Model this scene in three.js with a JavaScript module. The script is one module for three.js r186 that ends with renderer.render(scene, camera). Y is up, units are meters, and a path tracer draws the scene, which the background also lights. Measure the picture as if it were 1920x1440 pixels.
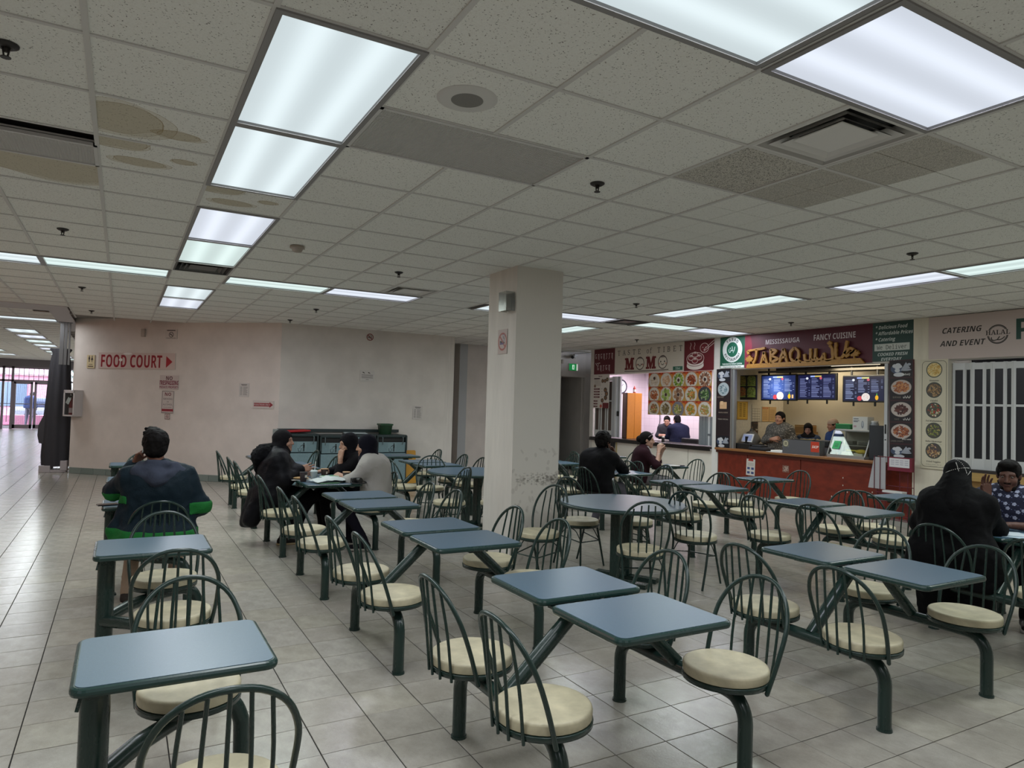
import * as THREE from 'three';
import { mergeGeometries, mergeVertices } from 'three/addons/utils/BufferGeometryUtils.js';
import { RoundedBoxGeometry } from 'three/addons/geometries/RoundedBoxGeometry.js';
import { RectAreaLightUniformsLib } from 'three/addons/lights/RectAreaLightUniformsLib.js';

// ---------- camera, sky, exposure ----------
const scene = new THREE.Scene();
const camera = new THREE.PerspectiveCamera(57.95, 4 / 3, 0.05, 200);
camera.position.set(0, 1.618, 0);
camera.rotation.order = 'YXZ';
camera.rotation.set(0.0318, -0.512, 0.0285);
scene.add(camera);
camera.updateMatrixWorld(true);
const renderer = new THREE.WebGLRenderer({ antialias: true });
renderer.toneMapping = THREE.LinearToneMapping;
renderer.toneMappingExposure = 1.0;
renderer.shadowMap.enabled = true;
RectAreaLightUniformsLib.init();
scene.background = new THREE.Color(7, 7.4, 8.6);          // bright overcast daylight outside the entrance
const LIGHT = { troffer: 8.8, hall: 10, kitchen: 60, kitchen2: 26, warm: 3 };
const GLOW = 1.05;

// ---------- helpers ----------
let seed = 12345;
const rnd = () => { seed = (seed * 1664525 + 1013904223) >>> 0; return seed / 4294967296; };
const rr = (a, b) => a + (b - a) * rnd();
const hash3 = (x, y, z) => { let h = Math.imul(x, 374761393) + Math.imul(y, 668265263) + Math.imul(z, 2147483647 ^ 0x5bd1e995) | 0; h = Math.imul(h ^ (h >>> 13), 1274126177); return ((h ^ (h >>> 16)) >>> 0) / 4294967296; };
function noise3(x, y, z) {
  const xi = Math.floor(x), yi = Math.floor(y), zi = Math.floor(z), f = (t) => t * t * (3 - 2 * t);
  const u = f(x - xi), v = f(y - yi), w = f(z - zi); let r = 0;
  for (let i = 0; i < 8; i++) { const a = i & 1, b = (i >> 1) & 1, c = i >> 2; r += hash3(xi + a, yi + b, zi + c) * (a ? u : 1 - u) * (b ? v : 1 - v) * (c ? w : 1 - w); }
  return r * 2 - 1;
}
const used = {};
const numbered = (n) => { const k = used[n] = (used[n] ?? -1) + 1; return k ? n + '_' + String(k).padStart(3, '0') : n; };
function M(name, geo, mat, parent) {
  if (Array.isArray(geo)) geo = merge(geo);
  const m = new THREE.Mesh(geo, mat); m.castShadow = m.receiveShadow = true;
  m.name = parent && parent !== scene ? name : numbered(name); (parent || scene).add(m); return m;
}
const tag = (o, label, category, group) => { o.userData.label = label; o.userData.category = category; if (group) o.userData.group = group; return o; };
const structure = (o) => { o.userData.kind = 'structure'; return o; };
const stuff = (o) => { o.userData.kind = 'stuff'; return o; };
function T(name, label, category, pos = [0, 0, 0], ry = 0, group) {
  const g = new THREE.Group(); g.name = numbered(name); g.position.set(...pos); g.rotation.y = ry; scene.add(g);
  if (label) tag(g, label, category, group); return g;
}
const S = (name, pos = [0, 0, 0], ry = 0) => structure(T(name, null, null, pos, ry));
function merge(list) {
  const gs = list.map((g) => { const q = g.index ? g.toNonIndexed() : g; if (!q.attributes.uv) q.setAttribute('uv', new THREE.Float32BufferAttribute(new Float32Array(q.attributes.position.count * 2), 2)); return q; });
  return mergeGeometries(gs);
}
const box = (w, h, d, x = 0, y = 0, z = 0) => new THREE.BoxGeometry(w, h, d).translate(x, y, z);
const rbox = (w, h, d, x = 0, y = 0, z = 0, r = 0.01, s = 2) => new RoundedBoxGeometry(w, h, d, s, Math.min(r, w / 2.01, h / 2.01, d / 2.01)).translate(x, y, z);
const cyl = (r1, r2, h, x = 0, y = 0, z = 0, n = 24) => new THREE.CylinderGeometry(r1, r2, h, n).translate(x, y, z);
const V = (x, y, z) => new THREE.Vector3(x, y, z);
const tube = (pts, r, n = 24, k = 8, tension = 0.5) => new THREE.TubeGeometry(new THREE.CatmullRomCurve3(pts.map((p) => V(...p)), false, 'catmullrom', tension), n, r, k, false);
function bar(a, b, r, k = 8, r2 = r) {                        // straight round bar with closed ends
  const A = V(...a), B = V(...b), d = B.clone().sub(A), L = d.length();
  const g = new THREE.CylinderGeometry(r2, r, L, k); g.translate(0, L / 2, 0);
  g.applyQuaternion(new THREE.Quaternion().setFromUnitVectors(V(0, 1, 0), d.normalize())); g.translate(...a); return g;
}
function strip(a, b, w, t) {                                   // flat bar from a to b
  const A = V(...a), B = V(...b), d = B.clone().sub(A), L = d.length(); const g = box(w, L, t, 0, L / 2, 0);
  g.applyQuaternion(new THREE.Quaternion().setFromUnitVectors(V(0, 1, 0), d.normalize())); return g.translate(...a);
}
const lathe = (pts, n = 32) => new THREE.LatheGeometry(pts.map((p) => new THREE.Vector2(p[0], p[1])), n);
function extrude(pts, depth, bevel = 0, holes = []) {
  const s = new THREE.Shape(pts.map((p) => new THREE.Vector2(p[0], p[1]))); for (const h of holes) s.holes.push(new THREE.Path(h.map((p) => new THREE.Vector2(p[0], p[1]))));
  return new THREE.ExtrudeGeometry(s, { depth, bevelEnabled: bevel > 0, bevelSize: bevel, bevelThickness: bevel, bevelSegments: 2, curveSegments: 6 });
}
function roundRect(w, h, r, n = 6) {
  const p = []; for (const [cx, cy, a] of [[w / 2 - r, h / 2 - r, 0], [-w / 2 + r, h / 2 - r, 1], [-w / 2 + r, -h / 2 + r, 2], [w / 2 - r, -h / 2 + r, 3]]) for (let i = 0; i <= n; i++) { const t = (a + i / n) * Math.PI / 2; p.push([cx + r * Math.cos(t), cy + r * Math.sin(t)]); }
  return p;
}
// ---------- materials ----------
const mat = (color, rough = 0.6, o = {}) => new THREE.MeshStandardMaterial({ color, roughness: rough, ...o });
function canvas(w, h, draw) { const c = document.createElement('canvas'); c.width = w; c.height = h; const g = c.getContext('2d'); draw(g, w, h); return c; }
function ctex(w, h, draw, srgb = true) { const t = new THREE.CanvasTexture(canvas(w, h, draw)); if (srgb) t.colorSpace = THREE.SRGBColorSpace; t.wrapS = t.wrapT = THREE.RepeatWrapping; t.anisotropy = 8; return t; }
function noiseTex(n, f, lo, hi, tint = [1, 1, 1], srgb = true, oct = 4, seedz = 0) {   // tileable-ish value noise
  const d = new Uint8Array(n * n * 4);
  for (let y = 0; y < n; y++) for (let x = 0; x < n; x++) {
    let v = 0, a = 0.5, k = f; for (let o = 0; o < oct; o++) { v += a * noise3(x / n * k, y / n * k, seedz + o * 7); a *= 0.55; k *= 2.1; }
    v = lo + (hi - lo) * Math.min(1, Math.max(0, v * 0.6 + 0.5)); const i = (y * n + x) * 4; for (let c = 0; c < 3; c++) d[i + c] = Math.min(255, v * tint[c]); d[i + 3] = 255;
  }
  const t = new THREE.DataTexture(d, n, n); t.magFilter = THREE.LinearFilter; t.minFilter = THREE.LinearMipmapLinearFilter; t.generateMipmaps = true; t.wrapS = t.wrapT = THREE.MirroredRepeatWrapping; if (srgb) t.colorSpace = THREE.SRGBColorSpace; t.needsUpdate = true; return t;
}
const grainTex = noiseTex(256, 40, 225, 255, [1, 1, 1], true, 3, 3);
const roughTex = noiseTex(256, 10, 150, 255, [1, 1, 1], false, 4, 11);
const bumpTex = noiseTex(256, 50, 0, 255, [1, 1, 1], false, 3, 5);
const rep = (t, u, v) => { const c = t.clone(); c.repeat.set(u, v); c.needsUpdate = true; return c; };
const plasterTex = noiseTex(512, 6, 236, 255, [1, 0.995, 0.985], true, 5, 21);
const mWall = mat('#e2d9d3', 0.85, { map: plasterTex, bumpMap: bumpTex, bumpScale: 0.0006 });
const mWallCool = mat('#ded9d4', 0.85, { map: plasterTex, bumpMap: bumpTex, bumpScale: 0.0006 });
const mGreen = mat('#20342f', 0.33, { roughnessMap: roughTex });                      // dark green powder-coated steel
const mGreenEdge = mat('#213a36', 0.36, { roughnessMap: roughTex });
const laminateTex = ctex(256, 256, (g, w, h) => { g.fillStyle = '#61798a'; g.fillRect(0, 0, w, h); for (let i = 0; i < 5200; i++) { const t = rnd(); g.fillStyle = t < 0.5 ? 'rgba(84,107,121,.4)' : 'rgba(116,140,154,.35)'; g.fillRect(rnd() * w, rnd() * h, rr(1, 2.4), rr(1, 2.4)); } });
const mLam = mat('#c9d3da', 0.32, { map: laminateTex });
const creamTex = noiseTex(256, 7, 208, 252, [1, 0.985, 0.93], true, 5, 41);
const mCream = mat('#dbd5bf', 0.5, { map: creamTex, bumpMap: bumpTex, bumpScale: 0.0004 });
const mAlu = mat('#a7a9aa', 0.4, { metalness: 0.7 });
const mAluWhite = mat('#c9cbca', 0.45, { metalness: 0.2 });
const mWhite = mat('#dcdcd8', 0.6);
const mBlack = mat('#141414', 0.5);
const mGlass = new THREE.MeshPhysicalMaterial({ color: '#f4f8f8', roughness: 0.03, transmission: 1, thickness: 0, ior: 1.45 });
const side = mat('#c9c5bc', 0.7);
// a thin board with print on its front (+z) face
function sign(name, label, cat, w, h, pos, ry, px, draw, o = {}) {
  const t = ctex(Math.round(w * px), Math.round(h * px), draw); const m = mat('#ffffff', o.rough ?? 0.55, { map: t }); const e = o.edge ? mat(o.edge, 0.6) : side;
  const mesh = M(name, box(w, h, o.d ?? 0.012), [e, e, e, e, m, e], o.parent); mesh.position.set(...pos); mesh.rotation.set(o.rx ?? 0, ry, o.rz ?? 0, 'YXZ');
  if (label) tag(mesh, label, cat, o.group); return mesh;
}
const text = (g, s, x, y, size, color, font = 'sans-serif', o = {}) => { g.save(); g.translate(x, y); if (o.sx) g.scale(o.sx, o.sy ?? 1); if (o.rot) g.rotate(o.rot); g.font = (o.style ?? 'bold') + ' ' + size + 'px ' + font; g.textAlign = o.align ?? 'center'; g.textBaseline = o.base ?? 'middle'; g.fillStyle = color; if (o.stroke) { g.strokeStyle = o.stroke; g.lineWidth = o.lw ?? 2; g.strokeText(s, 0, 0); } g.fillText(s, 0, 0); g.restore(); };
const H = 3.068;                                                 // ceiling height
// ---------- tiles ----------
function tileGeo(w, d, h, bev, flip = 1) {                       // square tile with a chamfered face, uv 0..1 on the face
  const P = [], U = [], q = (a, b, c, e) => { for (const p of flip > 0 ? [a, b, c, a, c, e] : [a, c, b, a, e, c]) { P.push(p[0], p[1] * flip, p[2]); U.push(p[0] / w + 0.5, p[2] / d + 0.5); } };
  const R = (s, y) => [[-w / 2 + s, y, -d / 2 + s], [-w / 2 + s, y, d / 2 - s], [w / 2 - s, y, d / 2 - s], [w / 2 - s, y, -d / 2 + s]];
  const a = R(bev, 0), b = R(0, -bev), c = R(0, -h);
  q(...a); for (let i = 0; i < 4; i++) { const j = (i + 1) % 4; q(a[i], b[i], b[j], a[j]); q(b[i], c[i], c[j], b[j]); }
  const g = new THREE.BufferGeometry(); g.setAttribute('position', new THREE.Float32BufferAttribute(P, 3)); g.setAttribute('uv', new THREE.Float32BufferAttribute(U, 2)); g.computeVertexNormals(); return g;
}
const frustum = new THREE.Frustum().setFromProjectionMatrix(new THREE.Matrix4().multiplyMatrices(camera.projectionMatrix, camera.matrixWorldInverse));
function screenSize(x, y, z) { const p = V(x, y, z); if (!frustum.containsPoint(p)) return 0; const v = p.applyMatrix4(camera.matrixWorldInverse); return Math.abs(y - 1.618) / Math.pow(v.length(), 3); }
// cells: [x, z, w, d, key]; the 300 that show largest become pieces of parent, the others one part
function layTiles(parent, name, restName, cells, y, h, bev, flip, mats, maxN) {
  for (const c of cells) c.s = screenSize(c[0], y, c[1]) * c[2] * c[3]; cells.sort((a, b) => b.s - a.s);
  const cache = {}, rest = []; 
  cells.forEach((c, i) => {
    const k = c[2].toFixed(3) + '_' + c[3].toFixed(3), g = cache[k] ??= tileGeo(c[2], c[3], h, bev, flip), r = hash3(Math.round(c[0] * 50), 7, Math.round(c[1] * 50));
    if (i < maxN && c.s > 0) { const m = M(name, g, c[4] ?? mats[Math.floor(r * mats.length)], parent); m.position.set(c[0], y + (hash3(i, 3, 9) - 0.5) * 0.0012, c[1]); if (r > 0.5) m.rotation.y = Math.abs(c[2] - c[3]) < 0.002 ? Math.PI : 0; }
    else { const q = g.clone().translate(c[0], y, c[1]); const n = q.attributes.position.count, col = new Float32Array(n * 3).fill(0.93 + 0.07 * r); q.setAttribute('color', new THREE.BufferAttribute(col, 3)); rest.push(q); }
  });
  return rest;
}
// floor: 12 inch porcelain tiles on a dark bed
const floorTex = (s) => ctex(256, 256, (g, w, h) => {
  const id = g.createImageData(w, h);
  for (let y = 0; y < h; y++) for (let x = 0; x < w; x++) {
    const n = noise3(x / 60, y / 60, s) * 8 + noise3(x / 14, y / 20, s + 9) * 4 + noise3(x / 3, y / 4, s + 30) * 3 + (noise3(x / 1.4, y / 1.4, s + 60) > 0.62 ? -12 : 0), i = (y * w + x) * 4;
    id.data[i] = 180 + n; id.data[i + 1] = 176 + n; id.data[i + 2] = 167 + n * 0.95; id.data[i + 3] = 255;
  } g.putImageData(id, 0, 0);
});
const floorMats = [1, 2, 3, 4].map((s, i) => mat(['#f2f1ef', '#eae7e3', '#f0eee7', '#e4e2df'][i], 0.27, { map: floorTex(s * 17), roughnessMap: roughTex, bumpMap: bumpTex, bumpScale: 0.0003 }));
const floor = S('floor');
M('grout_bed', box(30, 0.2, 60, 3, -0.1045, -20), mat('#1d1a18', 0.9), floor);
{
  const px = 0.3053, pz = 0.3007, x0 = 1.168, z0 = -3.2150, cells = [];
  for (let i = -24; i < 30; i++) for (let k = -28; k < 115; k++) {
    const x = x0 + (i + 0.5) * px, z = z0 - (k - 0.5) * pz; if (x > 10.35 || z < -37.4 || (x > -0.6 && z < -16.6) || z > 5.1) continue; cells.push([x, z, px - 0.0052, pz - 0.0052]);
  }
  const rest = layTiles(floor, 'floor_tile', 'floor_tiles', cells, 0, 0.008, 0.0012, 1, floorMats, 300);
  stuff(M('small_floor_tiles', rest, mat('#f0eeea', 0.27, { map: floorMats[0].map, roughnessMap: roughTex, vertexColors: true }), floor));
}
// ceiling: 2 x 2 ft mineral fibre tiles in a T grid
const ceilTex = (s, stain) => ctex(512, 512, (g, w, h) => {
  g.fillStyle = '#eeeeea'; g.fillRect(0, 0, w, h); seed = 1000 + s * 77;
  for (let i = 0; i < 9000; i++) { g.fillStyle = rnd() < 0.5 ? 'rgba(222,220,214,.4)' : 'rgba(244,244,241,.5)'; g.fillRect(rnd() * w, rnd() * h, rr(2, 5), rr(2, 5)); }
  for (let i = 0; i < 620; i++) { g.save(); g.translate(rnd() * w, rnd() * h); g.rotate(rnd() * 7); g.fillStyle = `rgba(58,52,46,${rr(0.35, 0.8)})`; g.beginPath(); g.ellipse(0, 0, rr(1.2, 4.4), rr(0.7, 1.7), 0, 0, 7); g.fill(); g.restore(); }
  if (stain) for (const [cx, cy, r, sx] of stain) { for (let k = 0; k < 3; k++) { g.beginPath(); for (let a = 0; a <= 64; a++) { const t = a / 64 * Math.PI * 2, q = r * (1 - k * 0.09) * (1 + 0.16 * noise3(Math.cos(t) * 1.7 + cx, Math.sin(t) * 1.7, s + k)); g.lineTo(cx + Math.cos(t) * q * sx, cy + Math.sin(t) * q); } g.fillStyle = 'rgba(150,128,90,.15)'; g.fill(); g.strokeStyle = 'rgba(120,92,52,.5)'; g.lineWidth = 2.5; g.stroke(); } }
});
const dustyTex = ctex(512, 512, (g, w, h) => { g.drawImage(canvas(512, 512, (q) => { q.fillStyle = '#d8d6d1'; q.fillRect(0, 0, 512, 512); seed = 99; for (let i = 0; i < 5200; i++) { q.fillStyle = `rgba(40,37,34,${rr(0.25, 0.8)})`; q.beginPath(); q.ellipse(rnd() * 512, rnd() * 512, rr(1, 4), rr(0.8, 2), rnd() * 7, 0, 7); q.fill(); } }), 0, 0); });
const ceilMats = [1, 2, 3].map((s) => mat('#fdfdfb', 0.92, { map: ceilTex(s), bumpMap: bumpTex, bumpScale: 0.0008 }));
const stainMat1 = mat('#fdfdfb', 0.92, { map: ceilTex(7, [[90, 250, 215, 1.0], [330, 330, 60, 1.8]]) }), stainMat2 = mat('#fdfdfb', 0.92, { map: ceilTex(8, [[330, 120, 330, 1.3]]) }), stainMat3 = mat('#fdfdfb', 0.92, { map: ceilTex(9, [[80, 40, 120, 1.3], [380, 200, 40, 1.6], [180, 330, 70, 2]]) });
const dustMat = mat('#eeebe5', 0.92, { map: dustyTex });
const cx = [-0.183, 0.44, 1.048, 1.68, 2.30, 2.91, 3.53, 4.45, 5.07, 5.69, 6.31, 6.92, 7.52, 8.14, 8.76, 9.38, 10.0, 10.62, 11.24]; for (let x = -0.82; x > -6.3; x -= 0.615) cx.unshift(x);
const cz = (k) => -2.64 - 0.6185 * k;                            // row lines
const fixtures = [];                                             // [x0, x1, z0, z1] openings taken by lights, grilles and diffusers
const row = (k) => [cz(k + 1), cz(k)];
const lightList = [];
function lightAt(x0, x1, k0, k1, label) { fixtures.push([x0, x1, cz(k1), cz(k0)]); lightList.push([x0, x1, cz(k1), cz(k0), label]); }
['nearest and largest', 'second', 'third', 'fourth', 'fifth', 'farthest'].forEach((o, i) => lightAt(0.44, 1.048, [0, 2, 5, 7, 12, 14][i], [2, 4, 7, 9, 14, 16][i], `ceiling light panel, ${o} of the left lengthwise row`));
fixtures[0][3] = lightList[0][3] = cz(0); 
[[-2.03, -0.82, 'cut off by the left picture edge'], [-0.82, 0.44, 'just left of the lengthwise light row'], [1.048, 2.3, 'just right of the black vent'], [2.3, 3.53, 'above the bins, right end of its pair'], [4.55, 5.75, 'mostly hidden behind the pillar top'], [5.75, 6.98, 'just right of the pillar beside a black vent'], [7.56, 8.76, 'left one of the pair nearest the dumpling stall'], [8.76, 10.0, 'above the dumpling stall sign']].forEach(([a, b, l]) => lightAt(a, b, 10, 11, `far crosswise ceiling light panel, ${l}`));
[[0, 2, 'cut off by the right picture edge'], [2, 4, 'left of the one cut off at the right edge'], [5, 7, 'third from the right edge'], [7, 9, 'fourth, in front of the dumpling stall'], [12, 14, 'farthest, beside the pillar']].forEach(([a, b, l]) => lightAt(6.92, 7.5, a, b, `ceiling light panel of the right lengthwise row, ${l}`));
const frontRow = [[-2.03, -0.82], [-0.82, 0.44], [1.048, 2.27], [2.30, 3.5], [4.5, 5.7], [5.7, 6.9], [7.55, 8.75], [8.76, 9.98]];
frontRow.forEach(([a, b], i) => lightAt(a, b, -2, -1, i === 2 ? 'large bright ceiling light panel cut by the top edge' : i === 3 ? 'large bright ceiling light panel at the upper right corner' : 'ceiling light panel outside the picture'));
[[0.44, 1.048], [6.92, 7.5]].forEach(([a, b]) => [[-6, -4], [-11, -9]].forEach(([p, q]) => lightAt(a, b, p, q, 'ceiling light panel outside the picture')));
const vents = [['vent', 2.91, 3.53, cz(0), cz(-1)], ['vent', 0.44, 1.048, cz(10), cz(9) + 0.0], ['vent', 2.93, 3.53, cz(10), cz(9)], ['vent', 6.98, 7.56, cz(11), cz(10)]];
vents.forEach((v) => fixtures.push([v[1], v[2], v[3], v[4]]));
const grilles = [[1.048, 2.30, cz(2), cz(1)], [-1.435, -0.183, cz(4) + 0.0, cz(3) - 0.2]]; fixtures.push(grilles[0], [-1.435, -0.183, cz(4), cz(3) - 0.2]);
fixtures.push([-7, -0.86, -14.65, -13.72], [-1.17, -0.9, -19, -14.65]);
// hall lights (world x0,x1,z0,z1)
const cxHall = [-6.09, -5.475, -4.86, -4.245, -3.63, -3.015, -2.4, -1.785, -1.17];
const hallLights = []; for (let i = 0; i < 9; i++) hallLights.push([-2.4, -1.785, cz(29 + i * 3), cz(27 + i * 3), i]); hallLights.push([-2.4, -1.17, cz(23), cz(22), 20]); for (let i = 0; i < 3; i++) hallLights.push([-4.245, -3.63, cz(40 + i * 5), cz(38 + i * 5), 10 + i]); for (const k of [10, 16, 3, -6]) hallLights.push([-4.51, -3.895, cz(k + 2), cz(k), 30]);
hallLights.forEach((l) => fixtures.push([l[0], l[1], l[2], l[3]]));
const ceiling = S('ceiling');
M('ceiling_slab', box(22, 0.2, 46, 4.2, H + 0.13 + 0.06, -16), mat('#8a8680', 0.95), ceiling);
{
  const cells = [];
  for (let k = -12; k < 57; k++) { const C = k < 20 ? cx : cxHall; for (let i = 0; i < C.length - 1; i++) {
    const a = C[i], b = C[i + 1], z1 = cz(k), z0 = cz(k + 1); if (z1 < -15.6 && a > -0.9) continue; if (z0 < -37.4) continue;
    const parts = Math.abs(a - 3.53) < 0.01 && k >= -1 ? [0, 1, 2].flatMap((u) => [0, 1].map((v) => [a + (b - a) * u / 3, a + (b - a) * (u + 1) / 3, z0 + (z1 - z0) * v / 2, z0 + (z1 - z0) * (v + 1) / 2])) : [[a, b, z0, z1]];
    for (const [p, q, r, s] of parts) {
      let R = [[p, q, r, s]]; const mx = (p + q) / 2, mz = (r + s) / 2;
      if (fixtures.some((f) => mx > f[0] && mx < f[1] && mz > f[2] && mz < f[3])) continue;
      if (k === 3 && a < -0.5 && a > -1.5) R = [[p, q, s - 0.2, s]];
      for (const t of R) {
        let m; if (k === 2 && Math.abs(a + 0.183) < 0.01) m = stainMat1; if (k === 4 && Math.abs(a + 0.82) < 0.02) m = stainMat2; if (k === 4 && Math.abs(a - 0.44) < 0.01) m = stainMat3; if (k === 3 && Math.abs(a + 0.183) < 0.01) m = stainMat3;
        if ((k === 0 && a > 2.8 && a < 3.5) || (k <= 0 && k >= -1 && Math.abs(a - 3.53) < 0.01 && mx < 4.2)) m = dustMat;
        cells.push([(t[0] + t[1]) / 2, (t[2] + t[3]) / 2, t[1] - t[0] - 0.006, t[3] - t[2] - 0.006, m]);
      }
    }
  } }
  const rest = layTiles(ceiling, 'ceiling_tile', 'ceiling_tiles', cells, H + 0.005, 0.015, 0.002, -1, ceilMats, 300);
  stuff(M('small_ceiling_tiles', rest, mat('#fdfdfb', 0.92, { map: ceilMats[0].map, vertexColors: true }), ceiling));
  const mTee = mat('#cfcdc9', 0.6);
  const inHall = (x) => x < -0.85;
  const spans = (lo, hi, cuts) => { let R = [[lo, hi]]; for (const [a, b] of cuts) R = R.flatMap(([p, q]) => (b <= p || a >= q ? [[p, q]] : [[p, a], [b, q]].filter(([u, v]) => v - u > 0.02))); return R; };
  for (const [x, z0, z9] of [...cx.map((x) => [x, x < -0.85 ? -14.65 : -15.6, 5]), ...cxHall.map((x) => [x, -37.4, -14.65])]) { for (const [a, b] of spans(z0, z9, fixtures.filter((f) => x > f[0] + 0.03 && x < f[1] - 0.03).map((f) => [f[2], f[3]]))) M('ceiling_rail', box(0.024, 0.012, b - a, x, H + 0.004, (a + b) / 2), mTee, ceiling); }
  for (let k = -12; k < 57; k++) { const z = cz(k), x1 = z < -15.6 ? -0.9 : 11.2; for (const [a, b] of spans(-6.2, x1, fixtures.filter((f) => z > f[2] + 0.03 && z < f[3] - 0.03).map((f) => [f[0], f[1]]))) M('ceiling_rail', box(b - a, 0.010, 0.022, (a + b) / 2, H + 0.004, z), mTee, ceiling); }
  M('ceiling_band', box(6, 0.02, 0.9, -3.86, H + 0.003, -14.18), mat('#c3bfc0', 0.7), ceiling);
  M('ceiling_band', box(0.3, 0.02, 4.4, -1.03, H + 0.003, -16.8), mat('#c3bfc0', 0.7), ceiling);
}
// ---------- lamps ----------
const lensTex = ctex(256, 512, (g, w, h) => { g.fillStyle = '#fff'; g.fillRect(0, 0, w, h); g.strokeStyle = 'rgba(120,140,150,.16)'; g.lineWidth = 1; for (let i = 0; i < w; i += 4) { g.beginPath(); g.moveTo(i, 0); g.lineTo(i, h); g.stroke(); } for (let i = 0; i < h; i += 4) { g.beginPath(); g.moveTo(0, i); g.lineTo(w, i); g.stroke(); } });
// two fluorescent tubes behind the lens make two brighter bands along it
const glowTex = (lo, mid) => ctex(128, 16, (g, w, h) => { for (let i = 0; i < w; i++) { const u = i / w, v = Math.exp(-(((u - 0.27) / 0.13) ** 2)) + Math.exp(-(((u - 0.73) / 0.13) ** 2)), k = Math.round(lo + (mid - lo) * Math.min(1, v)); g.fillStyle = `rgb(${k},${k},${k})`; g.fillRect(i, 0, 1, h); } });
const glow1 = glowTex(222, 255);
const lensMats = ['#e3f1f5', '#e6eefb', '#dff3f0'].map((c) => new THREE.MeshStandardMaterial({ color: '#222', roughness: 0.4, emissive: c, emissiveIntensity: GLOW, emissiveMap: glow1 }));
const mTrim = mat('#8d8b8a', 0.5);
function troffer(x0, x1, z0, z1, label, i, power, group) {
  const w = x1 - x0, d = z1 - z0, along = d > w, cxx = (x0 + x1) / 2, czz = (z0 + z1) / 2;
  const t = T('ceiling_light', label, 'light', [cxx, H, czz], 0, group);
  const f = 0.028; M('frame', [box(w, 0.03, f, 0, 0.006, d / 2 - f / 2), box(w, 0.03, f, 0, 0.006, -d / 2 + f / 2), box(f, 0.03, d - 2 * f, w / 2 - f / 2, 0.006, 0), box(f, 0.03, d - 2 * f, -w / 2 + f / 2, 0.006, 0)], mTrim, t);
  const g = new THREE.PlaneGeometry(along ? w - 2 * f : d - 2 * f, along ? d - 2 * f : w - 2 * f); g.rotateX(Math.PI / 2); if (!along) g.rotateY(Math.PI / 2);
  const body = box(w - 2 * f, 0.05, d - 2 * f, 0, 0.045, 0);
  M('housing', body, mat('#cccccc', 0.6), t);
  M('lens', g.translate(0, 0.008, 0), lensMats[i % 3], t);
  const L = new THREE.RectAreaLight(i % 3 === 1 ? '#eef0ff' : i % 3 === 2 ? '#ecfbf2' : '#f2f7fb', power, w - 0.08, d - 0.08); L.position.set(0, -0.004, 0); L.rotation.x = -Math.PI / 2; L.name = 'lamp'; t.add(L);
}
const shadowed = [];
lightList.forEach((l, i) => troffer(l[0], l[1], l[2], l[3], l[4], [0, 0, 1, 2, 0, 1, 0, 2, 2, 1, 0, 1, 2, 1, 2, 1, 2, 0, 2, 0, 0, 0, 1][i] ?? i, LIGHT.troffer, l[4].includes('outside') ? 'ceiling lights outside the picture' : undefined));
hallLights.forEach((l, i) => troffer(l[0], l[1], l[2], l[3], l[4] < 9 ? `hallway ceiling light panel, ${['nearest', 'second', 'third', 'fourth', 'fifth', 'sixth', 'seventh', 'eighth', 'ninth'][l[4]]} of the row leading to the glass entrance` : l[4] === 20 ? 'crosswise hallway ceiling light just beyond the smooth ceiling band' : l[4] < 20 ? `left-hand hallway ceiling light, ${['nearest', 'middle', 'farthest'][l[4] - 10]} of three before the entrance` : 'hallway ceiling light outside the picture', i, LIGHT.hall, l[4] === 30 ? 'hallway lights outside the picture' : undefined));
// ---------- walls ----------
const AX = -0.878, AZ = -16.715, DA = -Math.atan2(3.115, 3.483), UX = Math.cos(DA), UZ = -Math.sin(DA), NX = Math.sin(DA), NZ = Math.cos(DA), DL = 4.673;
const onDiag = (s, y, off = 0.006) => [AX + UX * s + NX * off, y, AZ + UZ * s + NZ * off];
function wallBox(name, a, b, y0, y1, t, m, dir = 1) {            // vertical slab from a to b (xz), thickness t behind its face
  const dx = b[0] - a[0], dz = b[1] - a[1], L = Math.hypot(dx, dz), g = box(L, y1 - y0, t, L / 2, (y0 + y1) / 2, -t / 2 * dir); const uv = g.attributes.uv; for (let i = 0; i < uv.count; i++) uv.setXY(i, uv.getX(i) * L / 2, uv.getY(i) * (y1 - y0) / 2);
  const o = structure(M(name, g, m)); o.position.set(a[0], 0, a[1]); o.rotation.y = Math.atan2(-dz, dx); return o;
}
const HT = H + 0.12;
wallBox('wall_left', [AX, AZ], [2.605, -13.6], 0, HT, 0.2, mWall);
wallBox('wall_back', [2.6, -13.6], [6.0, -13.6], 0, HT, 0.2, mWallCool);
wallBox('wall_back_side', [6.0, -13.6], [6.1, -17], 0, HT, 0.2, mWallCool, -1);
wallBox('wall_recess_end', [5.9, -16.9], [7.4, -16.9], 0, HT, 0.2, mWallCool);
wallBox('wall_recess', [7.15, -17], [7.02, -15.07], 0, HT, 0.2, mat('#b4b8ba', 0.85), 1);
wallBox('wall_far', [7.02, -15.07], [10.18, -15.45], 0, HT, 0.25, mWallCool);
wallBox('wall_far_header', [10.18, -15.45], [11.0, -15.5], 2.45, HT, 0.25, mWallCool);
wallBox('wall_far_end', [10.98, -15.5], [12.4, -15.52], 0, HT, 0.25, mWallCool);
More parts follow.
